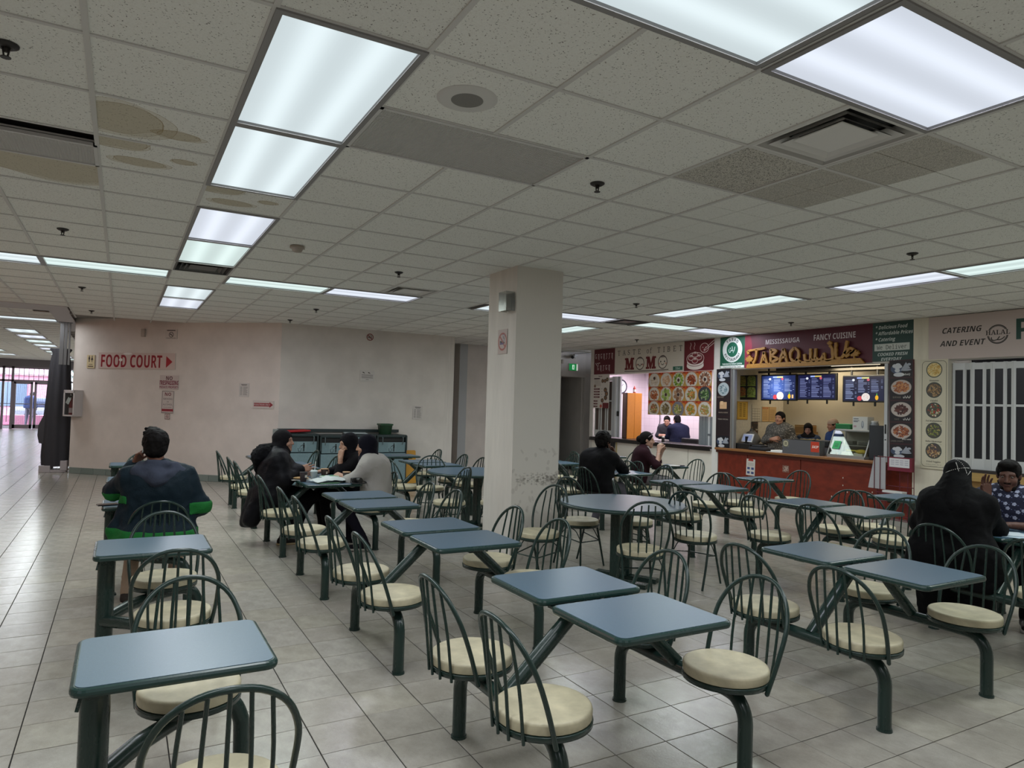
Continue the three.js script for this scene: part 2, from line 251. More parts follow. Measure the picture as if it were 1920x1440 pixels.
wallBox('wall_corridor', [10.1, -18.5], [11.6, -18.5], 0, 2.6, 0.2, mWallCool); wallBox('wall_corridor_left', [10.15, -18.5], [10.15, -15.6], 0, 2.6, 0.1, mWallCool); wallBox('wall_corridor_right', [11.05, -15.6], [11.05, -18.5], 0, 2.6, 0.1, mWallCool); wallBox('wall_alcove_right', [12.3, -15.7], [12.3, -14.1], 0, HT, 0.15, mWallCool, -1); structure(M('corridor_ceiling', box(1.2, 0.1, 3.2, 10.6, 2.52, -17.1), mWall));
wallBox('wall_hall_right', [-0.6, -37.4], [-0.6, -16.5], 0, HT, 0.15, mWall, 1);
wallBox('wall_hall_left', [-6.1, 5.1], [-6.1, -37.4], 0, HT, 0.2, mat('#c1ada0', 0.85), 1);
wallBox('wall_front', [10.4, 5.1], [-6.2, 5.1], 0, HT, 0.2, mWall);
for (const [n, L0, fx, ry] of [['baseboard_left', DL, (s) => onDiag(s, 0, 0.004), DA], ['baseboard_back', 3.35, (s) => [2.64 + s, 0, -13.594], 0]]) {
  const b = S(n); const N = Math.floor(L0 / 0.292); const mb = [0, 1].map((i) => mat(i ? '#7f8d87' : '#87948e', 0.45, { map: grainTex }));
  for (let i = 0; i < N; i++) { const q = fx(0.02 + (i + 0.5) * 0.292); const m = M('baseboard_tile', rbox(0.286, 0.122, 0.012, 0, 0.063, 0.005, 0.003, 1), mb[i % 2], b); m.position.set(...q); m.rotation.y = ry; }
}
// pillar
const mPillar = mat('#dedad3', 0.85, { map: plasterTex, bumpMap: bumpTex, bumpScale: 0.0006 });
const mPillarFront = mat('#dedad3', 0.85, { bumpMap: bumpTex, bumpScale: 0.0006, map: ctex(256, 1024, (g, w, h) => { g.fillStyle = '#f6f4f1'; g.fillRect(0, 0, w, h); seed = 515; for (let i = 0; i < 260; i++) { const y = h * (0.725 + 0.025 * (rnd() + rnd() - 1)); g.fillStyle = `rgba(70,66,60,${rr(0.05, 0.22)})`; g.beginPath(); g.ellipse(w * Math.sqrt(rnd()), y, rr(2, 9), rr(1, 4), 0, 0, 7); g.fill(); } for (let i = 0; i < 60; i++) { g.fillStyle = 'rgba(120,112,104,.12)'; g.beginPath(); g.ellipse(rnd() * w, h * rr(0.6, 1), rr(2, 20), rr(2, 10), rnd() * 3, 0, 7); g.fill(); } }) });
const pillar = structure(M('pillar', box(0.565, H + 0.06, 0.62, 3.795, (H + 0.06) / 2, -6.51), [mPillar, mPillar, mPillar, mPillar, mPillarFront, mPillar]));
// ---------- seating ----------
const seatGeo = lathe([[0.001, 0.0], [0.186, 0.0], [0.1925, 0.004], [0.194, 0.034], [0.1905, 0.043], [0.184, 0.047], [0.172, 0.0475], [0.12, 0.045], [0.001, 0.0435]], 40);
{ const uv = seatGeo.attributes.uv, p = seatGeo.attributes.position; for (let i = 0; i < uv.count; i++) uv.setXY(i, p.getX(i) * 2.2 + 0.5, p.getZ(i) * 2.2 + 0.5 + p.getY(i) * 2); }
const panGeo = lathe([[0.001, 0.0], [0.17, 0.0], [0.196, 0.008], [0.1975, 0.026], [0.193, 0.031], [0.001, 0.031]], 40);
const hoopPts = (o = 0) => [[0.06, -0.04, -0.188], [0.115, 0.12, -0.206], [0.165, 0.25, -0.203], [0.207, 0.345, -0.158], [0.237, 0.4, -0.083], [0.246, 0.415, 0], [0.237, 0.4, 0.083], [0.207, 0.345, 0.158], [0.165, 0.25, 0.203], [0.115, 0.12, 0.206], [0.06, -0.04, 0.188]];
const hoopCurve = new THREE.CatmullRomCurve3(hoopPts().map((p) => V(...p)), false, 'centripetal');
const hoopGeo = merge([new THREE.TubeGeometry(hoopCurve, 44, 0.0108, 8, false), new THREE.SphereGeometry(0.0108, 8, 6).translate(0.06, -0.04, -0.188), new THREE.SphereGeometry(0.0108, 8, 6).translate(0.06, -0.04, 0.188)]);
const spindleGeo = (n) => [...Array(n)].map((_, i) => {
  const u = (i + 1) / (n + 1), ph = (u - 0.5) * 1.95, lat = (u - 0.5) * 0.345; let best = null, bd = 9;
  for (let k = 0; k <= 200; k++) { const p = hoopCurve.getPoint(0.15 + 0.7 * k / 200); if (Math.abs(p.z - lat) < bd) { bd = Math.abs(p.z - lat); best = p; } }
  const b = [0.2 * Math.cos(ph), -0.035, 0.2 * Math.sin(ph)]; const mid = [(b[0] + best.x) / 2 - 0.004, (b[1] + best.y) / 2, (b[2] + best.z) / 2 + lat * 0.1];
  return tube([b, mid, [best.x, best.y, best.z]], 0.0068, 8, 6);
});
const spindles5 = spindleGeo(5);
// one seat as a part: cushion mesh at its centre, backrest towards +x, turned by ry
function seatPart(parent, x, y, z, ry) {
  const s = M('seat', seatGeo, mCream, parent); s.position.set(x, y - 0.0475, z); s.rotation.y = ry;
  M('seat_pan', panGeo, mGreen, s).position.y = -0.031;
  M('back_hoop', hoopGeo, mGreen, s);
  for (const g of spindles5) M('spindle', g, mGreen, s);
  return s;
}
function topGeo(w, d, r = 0.035) {
  const top = extrude(roundRect(w - 0.03, d - 0.03, r), 0.002).rotateX(-Math.PI / 2).translate(0, 0.0295, 0); const p = top.attributes.position, uv = top.attributes.uv; for (let i = 0; i < uv.count; i++) uv.setXY(i, p.getX(i) * 3, p.getZ(i) * 3);
  const edge = extrude(roundRect(w - 0.022, d - 0.022, r), 0.008, 0.011).rotateX(-Math.PI / 2).translate(0, 0.011, 0);
  return [top, edge];
}
const tabGeo = topGeo(0.605, 0.515);
function tableTop(parent, x, z, g = tabGeo, y = 0.709) { const t = M('tabletop', g[0], mLam, parent); t.position.set(x, y, z); M('edge_band', g[1], mGreenEdge, t); return t; }
const uFrame = (half, y = 0.345, r = 0.0335) => {
  const p = [[0, 0, half], [0, y - 0.11, half]]; for (let i = 1; i <= 6; i++) { const a = i / 6 * Math.PI / 2; p.push([0, y - 0.11 + 0.11 * Math.sin(a), half - 0.11 + 0.11 * Math.cos(a)]); }
  const q = p.map(([a, b, c]) => [a, b, -c]).reverse(); const path = new THREE.CurvePath(), all = [...p, ...q]; for (let i = 0; i < all.length - 1; i++) path.add(new THREE.LineCurve3(V(...all[i]), V(...all[i + 1])));
  return merge([new THREE.TubeGeometry(path, 64, r, 12, false), cyl(r + 0.004, r + 0.006, 0.012, 0, 0.006, half, 14), cyl(r + 0.004, r + 0.006, 0.012, 0, 0.006, -half, 14)]);
};
const frame4 = uFrame(0.445), frame2 = uFrame(0.2);
const sx = 0.492;
function unit4() {
  const t = T('seating_unit');
  for (const s of [-1, 1]) {
    M('leg_frame', frame4, mGreen, t).position.x = sx * s;
    M('brace', [bar([sx * s, 0.36, 0], [0.13 * s, 0.69, 0], 0.034, 12), box(0.16, 0.012, 0.14, 0.16 * s, 0.702, 0)], mGreen, t);
    for (const z of [-1, 1]) { seatPart(t, sx * s * 1.01, 0.46, z * 0.318, s > 0 ? 0 : Math.PI); }
  }
  M('support_rail', [box(0.09, 0.028, 0.92, 0, 0.696, 0), box(0.44, 0.02, 0.07, 0, 0.699, 0.3), box(0.44, 0.02, 0.07, 0, 0.699, -0.3)], mGreen, t);
  for (const z of [-1, 1]) tableTop(t, 0, z * 0.293);
  return t;
}
function unit2() {
  const t = T('small_seating_unit');
  for (const s of [-1, 1]) {
    M('leg_frame', frame2, mGreen, t).position.x = sx * s;
    M('brace', [bar([sx * s, 0.36, 0], [0.1 * s, 0.69, 0], 0.034, 12), box(0.16, 0.012, 0.14, 0.12 * s, 0.702, 0)], mGreen, t);
    seatPart(t, sx * s * 1.01, 0.46, 0, s > 0 ? 0 : Math.PI);
  }
  M('support_rail', [box(0.44, 0.028, 0.09, 0, 0.696, 0)], mGreen, t);
  tableTop(t, 0, 0);
  return t;
}
function unitL() {                                                // post table with two seats facing along z, post on the left
  const t = T('post_seating_unit');
  M('post', [cyl(0.045, 0.045, 0.69, -0.235, 0.345, 0, 20), cyl(0.06, 0.065, 0.014, -0.235, 0.007, 0, 20), box(0.3, 0.02, 0.2, -0.12, 0.7, 0), box(0.04, 0.03, 0.36, -0.24, 0.69, 0), bar([-0.27, 0.705, 0.2], [-0.28, 0.66, 0.215], 0.006, 6)], mGreen, t);
  for (const s of [-1, 1]) {
    const y = 0.345; M('leg_frame', tube([[-0.235, y - 0.02, 0.02 * s], [-0.1, y, 0.2 * s], [0.08, y, 0.4 * s], [0.2, y, 0.47 * s], [0.27, y - 0.03, 0.5 * s], [0.305, y - 0.11, 0.51 * s], [0.31, 0.12, 0.51 * s], [0.31, 0, 0.51 * s]], 0.0335, 48, 12, 0.3), mGreen, t);
    seatPart(t, 0.09, 0.46, s * 0.42, s > 0 ? -Math.PI / 2 : Math.PI / 2);
  }
  tableTop(t, 0, 0);
  return t;
}
let first4 = null, first2 = null, firstL = null;
const place = (proto, x, z, label, group, ry = 0) => { let o = proto; if (proto.userData.placed) { o = proto.clone(); o.name = numbered(proto.name); o.userData = {}; scene.add(o); } proto.userData.placed = true; o.position.set(x, 0, z); o.rotation.y = ry; tag(o, label, 'table set', group); return o; };
first4 = unit4(); first2 = unit2(); firstL = unitL();
const G4 = 'four-seat dining units', G2 = 'two-seat dining units by the stalls', GL = 'two-seat post tables along the left walkway';
[[1.99, -2.65, 'green four-seat table unit with cream seats, empty, in the centre foreground'], [2.0, -4.42, 'empty four-seat table unit just left of the grey pillar front'], [2.0, -6.15, 'empty four-seat table unit behind the grey jacket person, one before the occupied table'], [2.0, -7.84, 'four-seat table unit littered with cups and papers, three people around it'], [2.0, -9.6, 'four-seat table unit between the black parka person and the waste bins'],
  [3.99, -2.645, 'empty four-seat table unit in front of the woman in the dotted black scarf'], [4.05, -9.65, 'empty four-seat table unit beyond the grey jacket person, right of the bins'],
  [6.02, -2.645, 'four-seat table unit shared by the dotted-scarf woman and the floral-shirt man'], [6.03, -4.34, 'empty four-seat table unit just left of the woman in the dotted black scarf'], [6.08, -6.2, 'empty four-seat table unit right behind the round table, before the white counter'], [6.15, -7.95, 'four-seat table unit where the man in black sits with a phone'], [6.1, -9.55, 'four-seat table unit behind the man in black, beside the pillar'], [2.0, -0.87, 'four-seat table unit outside the picture'], [3.99, -0.87, 'four-seat table unit outside the picture, right']].forEach(([x, z, l], i) => { if (i < 12) place(first4, x, z, l, G4); });
[[7.55, -4.56, 'two-seat table unit in front of the magenta brochure rack'], [7.6, -6.49, 'two-seat table unit before the red counter, nearer its left end'], [7.57, -8.45, 'two-seat table unit with plates where the woman in maroon eats'], [7.9, -10.4, 'two-seat table unit at the far end, behind the man in black'], [2.0, -11.1, 'two-seat table unit at the far left, in front of the left waste bins'], [4.1, -11.1, 'two-seat table unit in front of the rightmost waste bin']].forEach(([x, z, l]) => place(first2, x, z, l, G2));
[[0.2, -2.69, 'nearest post table on the left, cream seats on either side'], [0.2, -4.63, 'second post table on the left, just behind the nearest one'], [0.2, -6.5, 'post table where the man in the dark jacket sits, phone on its corner'], [0.2, -8.35, 'post table just beyond the man in the dark jacket'], [0.2, -10.15, 'farthest post table by the left wall']].forEach(([x, z, l]) => place(firstL, x, z, l, GL));
// ---------- round tables and loose chairs ----------
function roundTable(x, z, label) {
  const t = T('round_table', label, 'table', [x, 0, z]); const r = 0.6;
  const top = M('tabletop', cyl(r - 0.014, r - 0.014, 0.003, 0, 0.74, 0, 64), mLam, t); { const p = top.geometry.attributes.position, uv = top.geometry.attributes.uv; for (let i = 0; i < uv.count; i++) uv.setXY(i, p.getX(i) * 3, p.getZ(i) * 3); }
  M('edge_band', lathe([[0.001, 0.704], [r - 0.012, 0.704], [r, 0.712], [r + 0.002, 0.722], [r, 0.733], [r - 0.012, 0.739], [0.001, 0.739]], 64), mGreenEdge, t);
  for (const s of [-1, 1]) M('leg', [rbox(0.09, 0.66, 0.09, 0.13 * s, 0.37, 0, 0.012), box(0.09, 0.04, 0.62, 0.13 * s, 0.02, 0), box(0.09, 0.03, 0.5, 0.13 * s, 0.69, 0)], mGreen, t);
  M('stretcher', box(0.2, 0.05, 0.05, 0, 0.06, 0), mGreen, t); t.rotation.y = 0.5;
  return t;
}
roundTable(4.17, -5.22, 'large round blue-grey table with loose chairs, right of the pillar');
roundTable(4.1, -8.3, 'round table half hidden behind the left side of the pillar');
function looseChair() {
  const t = T('loose_chair'); const Y = 0.47;
  const s = M('seat', seatGeo, mCream, t); s.position.y = Y - 0.0475;
  M('seat_pan', panGeo, mGreen, t).position.y = Y - 0.0785;
  const hp = [[0.13, 0.0, -0.17], [0.12, 0.2, -0.175], [0.1, 0.42, -0.178], [0.125, 0.58, -0.205], [0.165, 0.71, -0.2], [0.2, 0.81, -0.15], [0.222, 0.862, -0.08], [0.228, 0.876, 0]]; const full = [...hp, ...hp.slice(0, 7).reverse().map(([a, b, c]) => [a, b, -c])]; full.forEach((p, i) => { if (p[1] < 0.1) p[0] = 0.2; if (p[1] > 0.1 && p[1] < 0.3) p[0] = 0.145; });
  M('back_hoop', new THREE.TubeGeometry(new THREE.CatmullRomCurve3(full.map((p) => V(...p)), false, 'centripetal'), 64, 0.0108, 8, false), mGreen, t);
  spindles5.forEach((g) => { M('spindle', g, mGreen, t).position.set(-0.018, Y - 0.035, 0); });
  for (const z of [-1, 1]) M('leg', [bar([-0.13, Y - 0.07, 0.12 * z], [-0.19, 0, 0.17 * z], 0.0115, 8, 0.0095)], mGreen, t);
  M('stretcher', [bar([-0.15, 0.26, -0.135], [-0.15, 0.26, 0.135], 0.006, 6), bar([-0.15, 0.26, 0.135], [0.12, 0.3, 0.172], 0.006, 6), bar([-0.15, 0.26, -0.135], [0.12, 0.3, -0.172], 0.006, 6), tube([[-0.14, 0.28, 0.13], [-0.06, 0.37, 0.13], [0.04, 0.38, 0.15], [0.115, 0.3, 0.17]], 0.005, 12, 6), tube([[-0.14, 0.28, -0.13], [-0.06, 0.37, -0.13], [0.04, 0.38, -0.15], [0.115, 0.3, -0.17]], 0.005, 12, 6)], mGreen, t);
  return t;
}
const chair0 = looseChair();
[[4.2, -5.95, 1.75, 'loose green chair with cream seat at the left far side of the round table'], [3.83, -4.55, -1.15, 'loose chair with its back to us at the near edge of the round table'], [4.76, -4.86, -0.35, 'loose chair at the right edge of the round table'], [4.75, -5.75, 0.75, 'loose chair tucked under the far right edge of the round table'], [3.42, -5.5, 2.9, 'loose chair standing against the pillar foot'],
  [3.47, -7.62, -2.2, 'loose chair with its back to us at the half hidden round table'], [4.0, -7.42, -1.5, 'loose chair touching the left edge of the pillar'], [3.8, -9.0, 2.0, 'loose chair on the far side of the half hidden round table']].forEach(([x, z, ry, l], i) => {
  let o = chair0; if (i) { o = chair0.clone(); o.name = numbered('loose_chair'); scene.add(o); } o.position.set(x, 0, z); o.rotation.y = ry; o.userData = {}; tag(o, l, 'chair', 'loose chairs at the round tables');
});
// ---------- stall front (x = 10.13, facing -x) ----------
const XS = 10.13, RS = -Math.PI / 2;
const onStall = (z0, z1, y0, y1, x = XS) => [[x, (y0 + y1) / 2, (z0 + z1) / 2], z1 - z0, y1 - y0];
function dish(g, cx, cy, r, plate, cols, n = 60, k = 0.62, sq = 0.92) {
  g.save(); g.translate(cx, cy); g.scale(1, sq); g.fillStyle = plate; g.beginPath(); g.arc(0, 0, r, 0, 7); g.fill(); g.strokeStyle = 'rgba(90,80,70,.5)'; g.lineWidth = r * 0.03; g.beginPath(); g.arc(0, 0, r * 0.98, 0, 7); g.stroke();
  for (let i = 0; i < n; i++) { const a = rnd() * 7, d = Math.sqrt(rnd()) * r * k; g.fillStyle = cols[Math.floor(rnd() * cols.length)]; g.beginPath(); g.ellipse(Math.cos(a) * d, Math.sin(a) * d, r * rr(0.08, 0.2), r * rr(0.05, 0.1), rnd() * 7, 0, 7); g.fill(); } g.restore();
}
function ring(g, cx, cy, r, n, len, wid, col, edge) { for (let i = 0; i < n; i++) { g.save(); g.translate(cx, cy); g.rotate(i / n * Math.PI * 2); g.fillStyle = col[i % col.length]; g.strokeStyle = edge; g.lineWidth = 1; g.beginPath(); g.ellipse(r, 0, len, wid, 0.5, 0, 7); g.fill(); g.stroke(); g.restore(); } }
const mStall = mat('#e0ddd8', 0.75, { map: plasterTex });
const stallBox = (name, x0, x1, y0, y1, z0, z1, m) => structure(M(name, box(x1 - x0, y1 - y0, z1 - z0, (x0 + x1) / 2, (y0 + y1) / 2, (z0 + z1) / 2), m));
stallBox('wall_right_header', XS, XS + 0.2, 2.44, H + 0.12, -14.05, 5.1, mStall);
stallBox('wall_right_end', XS, XS + 0.22, 0, 2.45, -14.05, -13.93, mStall);
stallBox('wall_right_post', XS - 0.02, XS + 0.2, 0, 2.45, -9.93, -9.78, mat('#e4e2de', 0.6));
stallBox('wall_right_post', XS - 0.02, XS + 0.2, 0, H, -5.98, -5.48, mat('#e0dac9', 0.7, { map: plasterTex }));
stallBox('wall_right_front', XS, XS + 0.2, 0, H + 0.1, -2.9, 5.1, mStall);
// dumpling stall
stallBox('wall_dumpling_counter', XS, XS + 0.12, 0, 0.86, -13.93, -9.93, mat('#f4f0e8', 0.7, { map: plasterTex }));
structure(M('trim_1', box(0.012, 0.86, 0.05, XS - 0.006, 0.43, -12.95), mat('#b5a67c', 0.6)));
for (const z of [-12.2, -11.4, -10.6]) structure(M('trim_2', box(0.004, 0.84, 0.012, XS - 0.002, 0.42, z), mat('#aaa49b', 0.7)));
tag(M('stall_counter', [rbox(0.62, 0.05, 4.0, XS + 0.24, 0.905, -11.93, 0.01), box(0.02, 0.075, 4.0, XS - 0.075, 0.885, -11.93)], mat('#1d1a19', 0.3)), 'black worktop with a dark edge on the white dumpling stall counter', 'counter');
tag(M('counter_box', [rbox(0.02, 0.2, 0.62, XS - 0.03, 0.76, -13.3, 0.006)], mat('#1b1a1a', 0.5)), 'black panel fixed under the left end of the dumpling counter', 'panel');
{
  let q = onStall(-13.89, -13.07, 2.45, 3.06);
  sign('stall_sign', 'dark red sign with white foreign script at the left end above the dumpling stall', 'sign', q[1], q[2], [XS - 0.012, q[0][1], q[0][2]], RS, 330, (g, w, h) => {
    g.fillStyle = '#5e1c26'; g.fillRect(0, 0, w, h); g.strokeStyle = '#e8dfdc'; g.fillStyle = '#e8dfdc'; g.lineCap = 'round';
    const glyph = (x, y, s, t) => { g.lineWidth = s * 0.2; g.beginPath(); g.moveTo(x, y - s); g.lineTo(x + s * 0.8, y - s); if (t % 3 === 0) { g.moveTo(x + s * 0.1, y - s); g.bezierCurveTo(x - s * 0.3, y + s, x + s * 0.9, y + s, x + s * 0.7, y - s * 0.2); } if (t % 3 === 1) { g.moveTo(x + s * 0.15, y - s); g.lineTo(x + s * 0.15, y + s * 0.8); g.moveTo(x + s * 0.65, y - s); g.lineTo(x + s * 0.65, y + s * 1.3); } if (t % 3 === 2) { g.moveTo(x + s * 0.7, y - s); g.bezierCurveTo(x - s * 0.4, y - s * 0.3, x + s * 1.1, y + s * 0.2, x, y + s); } g.stroke(); };
    for (let i = 0; i < 7; i++) glyph(w * (0.06 + i * 0.13), h * 0.3, w * 0.075, [0, 1, 0, 1, 2, 2, 1][i]);
    for (let i = 0; i < 3; i++) { g.lineWidth = 5; g.beginPath(); g.moveTo(w * (0.08 + i * 0.07), h * 0.55); g.lineTo(w * (0.15 + i * 0.07), h * 0.65 - i * 10); g.stroke(); }
    for (let i = 0; i < 5; i++) glyph(w * (0.17 + i * 0.135), h * 0.76, w * 0.075, [0, 1, 2, 0, 1][i]);
  });
  q = onStall(-13.07, -10.76, 2.45, 3.06);
  sign('stall_sign', 'cream sign board reading TASTE of TIBET MOMO with two smiling dumplings', 'sign', q[1], q[2], [XS - 0.012, q[0][1], q[0][2]], RS, 330, (g, w, h) => {
    g.fillStyle = '#cfc7bb'; g.fillRect(0, 0, w, h);
    let x = w * 0.045; for (const [s, e] of [['T', 1], ['A', 1], ['S', 1], ['T', 1], ['E', 1.6], ['o', 0.62], ['f', 1.35], ['T', 1], ['I', 0.7], ['B', 1], ['E', 1], ['T', 1]]) { text(g, s, x, h * 0.22, h * 0.26, '#33302e', 'serif', { align: 'left', style: 'normal' }); x += w * 0.079 * e; }
    for (const mx of [0.235, 0.555]) text(g, 'M', w * mx, h * 0.66, h * 0.56, '#6b1d22', 'serif', { stroke: '#6b1d22', lw: 9 });
    for (const [mx, wink] of [[0.395, 1], [0.72, 0]]) { g.strokeStyle = '#43332f'; g.lineWidth = 6; g.fillStyle = '#d8d0c4'; g.beginPath(); g.arc(w * mx, h * 0.66, h * 0.225, 0, 7); g.fill(); g.stroke(); for (let i = -2; i <= 2; i++) { g.lineWidth = 4; g.beginPath(); g.moveTo(w * mx + i * 9, h * 0.5); g.lineTo(w * mx + i * 4, h * 0.42); g.stroke(); } g.fillStyle = '#2a2220'; g.lineWidth = 5; if (wink) { for (const s of [-1, 1]) { g.beginPath(); g.arc(w * mx + s * 21, h * 0.66, 9, 0.2, 2.9); g.stroke(); } } else for (const s of [-1, 1]) { g.beginPath(); g.arc(w * mx + s * 20, h * 0.64, 6, 0, 7); g.fill(); } g.beginPath(); g.arc(w * mx, h * 0.69, 13, 0.2, 2.9); g.stroke(); g.fillStyle = 'rgba(190,110,90,.5)'; for (const s of [-1, 1]) { g.beginPath(); g.arc(w * mx + s * 33, h * 0.71, 8, 0, 7); g.fill(); } }
    g.strokeStyle = '#43332f'; g.lineWidth = 5; g.beginPath(); g.moveTo(w * 0.16, h * 0.93); g.quadraticCurveTo(w * 0.5, h * 0.96, w * 0.8, h * 0.93); g.stroke();
    g.fillStyle = '#2e6150'; g.fillRect(w * 0.86, h * 0.84, w * 0.125, h * 0.13); text(g, 'Tibet', w * 0.92, h * 0.905, h * 0.1, '#d8e0d6', 'serif', { style: 'italic' });
  });
  q = onStall(-10.75, -9.92, 2.44, 3.06);
  sign('stall_sign', 'dark red sign with a line drawing of dumplings in a steamer basket', 'sign', q[1], q[2], [XS - 0.012, q[0][1], q[0][2]], RS, 330, (g, w, h) => {
    g.fillStyle = '#6a1b26'; g.fillRect(0, 0, w, h); g.strokeStyle = '#eadfd9'; g.lineWidth = 4; const e = (x, y, a, b, f) => { g.beginPath(); g.ellipse(w * x, h * y, w * a, h * b, 0, 0, 7); if (f) { g.fillStyle = f; g.fill(); } g.stroke(); };
    g.fillStyle = '#eadfd9'; g.fillRect(w * 0.1, h * 0.62, w * 0.56, h * 0.2); e(0.38, 0.83, 0.28, 0.13, '#eadfd9'); e(0.38, 0.6, 0.29, 0.2, '#6a1b26'); g.beginPath(); g.ellipse(w * 0.38, h * 0.7, w * 0.285, h * 0.15, 0, 0, Math.PI); g.strokeStyle = '#6a1b26'; g.lineWidth = 3; g.stroke(); g.strokeStyle = '#eadfd9'; g.lineWidth = 4;
    for (const [x, y] of [[0.24, 0.57], [0.5, 0.57], [0.37, 0.47], [0.37, 0.67]]) { e(x, y, 0.095, 0.085, '#7c2530'); for (let i = -1; i < 2; i++) { g.beginPath(); g.moveTo(w * x, h * (y - 0.08)); g.lineTo(w * (x + i * 0.05), h * (y - 0.02)); g.stroke(); } }
    e(0.68, 0.27, 0.14, 0.15, '#7c2530'); for (const s of [-1, 1]) { g.beginPath(); g.arc(w * 0.68 + s * 14, h * 0.27, 5, 3.3, 6.1); g.stroke(); } g.beginPath(); g.arc(w * 0.68, h * 0.31, 6, 0.2, 2.9); g.stroke();
    for (const o of [0, 0.09]) { g.beginPath(); g.moveTo(w * 0.66, h * (0.33 + o * 0.6)); g.lineTo(w, h * (0.04 + o)); g.stroke(); }
    for (const x of [0.22, 0.35]) { g.beginPath(); g.moveTo(w * x, h * 0.3); g.bezierCurveTo(w * (x - 0.06), h * 0.2, w * (x + 0.06), h * 0.18, w * (x - 0.01), h * 0.07); g.stroke(); }
  });
  q = onStall(-13.9, -13.26, 1.63, 2.44);
  sign('menu_board', 'white menu sheet with dark red bars left of the dumpling stall opening', 'sign', q[1], q[2], [XS - 0.02, q[0][1], q[0][2]], RS, 300, (g, w, h) => {
    g.fillStyle = '#d7d0c8'; g.fillRect(0, 0, w, h); text(g, 'Momo', w * 0.45, h * 0.05, 14, '#4a2a2a', 'serif');
    g.fillStyle = '#3a2224'; g.fillRect(w * 0.06, h * 0.1, w * 0.36, h * 0.035); for (const y of [0.41, 0.49, 0.57, 0.65, 0.77, 0.85, 0.93]) { g.fillStyle = '#5b2227'; g.fillRect(w * 0.06, h * y, w * (y > 0.7 ? 0.25 : 0.37), h * 0.04); g.fillStyle = 'rgba(235,225,215,.7)'; g.fillRect(w * 0.12, h * (y + 0.014), w * 0.2, h * 0.01); g.fillStyle = '#777'; g.fillRect(w * 0.52, h * (y + 0.012), w * 0.08, h * 0.01); }
    g.fillStyle = '#a39a92'; for (let i = 0; i < 7; i++) g.fillRect(w * 0.08, h * (0.17 + i * 0.026), w * rr(0.3, 0.5), h * 0.008);
    for (const [x, y, r] of [[0.6, 0.19, 0.08], [0.75, 0.19, 0.08], [0.88, 0.15, 0.08], [0.78, 0.46, 0.1], [0.85, 0.57, 0.1], [0.8, 0.69, 0.1], [0.6, 0.77, 0.09], [0.12, 0.34, 0.06]]) dish(g, w * x, h * y, w * r, '#5a4a40', ['#a5603a', '#c8a070', '#7d8a48', '#b23c2c'], 26);
    g.fillStyle = '#6b2028'; g.fillRect(w * 0.62, h * 0.84, w * 0.38, h * 0.16); dish(g, w * 0.52, h * 0.94, w * 0.07, '#b24a3a', ['#c88', '#a54'], 12);
  });
  q = onStall(-11.84, -9.96, 1.52, 2.43);
  sign('food_poster', 'orange poster of fifteen dumpling and noodle dishes hanging in the dumpling stall opening', 'poster', q[1], q[2], [XS - 0.02, q[0][1], q[0][2]], RS, 420, (g, w, h) => {
    g.fillStyle = '#b9803f'; g.fillRect(0, 0, w, h); const cw = w / 5, ch = h / 3;
    const D = [[['#c9b7a6', '#b7a48f', '#d8cabb'], 1], [['#c9a184', '#d8b79c', '#b98e70'], 0], [['#7f9a3c', '#a4b858', '#5f7d2c'], 2], [['#8d3a1e', '#a8542a', '#6d2c18'], 0], [['#8a5d48', '#a87a60', '#6d4636'], 2], [['#a85a36', '#c27a4c', '#8a4426'], 0], [['#9aae5a', '#b7c67e', '#7f9745'], 3], [['#9b7458', '#b58f70', '#7f5a42'], 3], [['#b3702e', '#c99045', '#8f3f22', '#6d8a3a'], 0], [['#3f6330', '#587d3d', '#2e4a26', '#a8b48a'], 0], [['#6d5a3a', '#8d7a45', '#b0552f', '#c9b27a'], 0], [['#54442e', '#6d5a35', '#8a7a50'], 0], [['#8a9a45', '#b0a05a', '#5f5a3a', '#c4b890'], 0], [['#b5782c', '#c99238', '#6d8a3a'], 0], [['#8a8a4a', '#a89a60', '#b07038'], 0]];
    for (let j = 0; j < 3; j++) for (let i = 0; i < 5; i++) {
      const x = i * cw, y = j * ch, gr = g.createLinearGradient(0, y, 0, y + ch); gr.addColorStop(0, '#cf7a2c'); gr.addColorStop(1, '#b99a55'); g.fillStyle = gr; g.fillRect(x, y, cw, ch); g.fillStyle = '#9c3a1e'; g.fillRect(x, y, cw, ch * 0.13); g.fillStyle = '#c2461f'; g.beginPath(); g.arc(x + cw * 0.08, y + ch * 0.1, ch * 0.1, 0, 7); g.fill(); g.fillStyle = 'rgba(240,200,150,.75)'; g.fillRect(x + cw * 0.25, y + ch * 0.045, cw * 0.6, ch * 0.04);
      const [c, t] = D[j * 5 + i], mx = x + cw / 2, my = y + ch * 0.57, r = cw * 0.47; dish(g, mx, my, r, j === 1 && i === 4 ? '#3a3a42' : j === 2 && i === 2 ? '#7d7a84' : '#cfc6bd', c, t > 1 ? 8 : 90, 0.62, 0.93);
      if (t === 2) ring(g, mx, my, r * 0.6, 14, r * 0.28, r * 0.12, c, 'rgba(50,50,20,.4)'); if (t === 3) ring(g, mx, my, r * 0.52, 7, r * 0.3, r * 0.22, c, 'rgba(60,50,30,.45)'); if (t >= 1) { g.fillStyle = '#3f2622'; g.beginPath(); g.arc(mx, my - (t === 1 ? r * 0.3 : 0), r * 0.2, 0, 7); g.fill(); }
      g.strokeStyle = 'rgba(120,60,20,.6)'; g.lineWidth = 2; g.strokeRect(x, y, cw, ch);
    }
  });
}
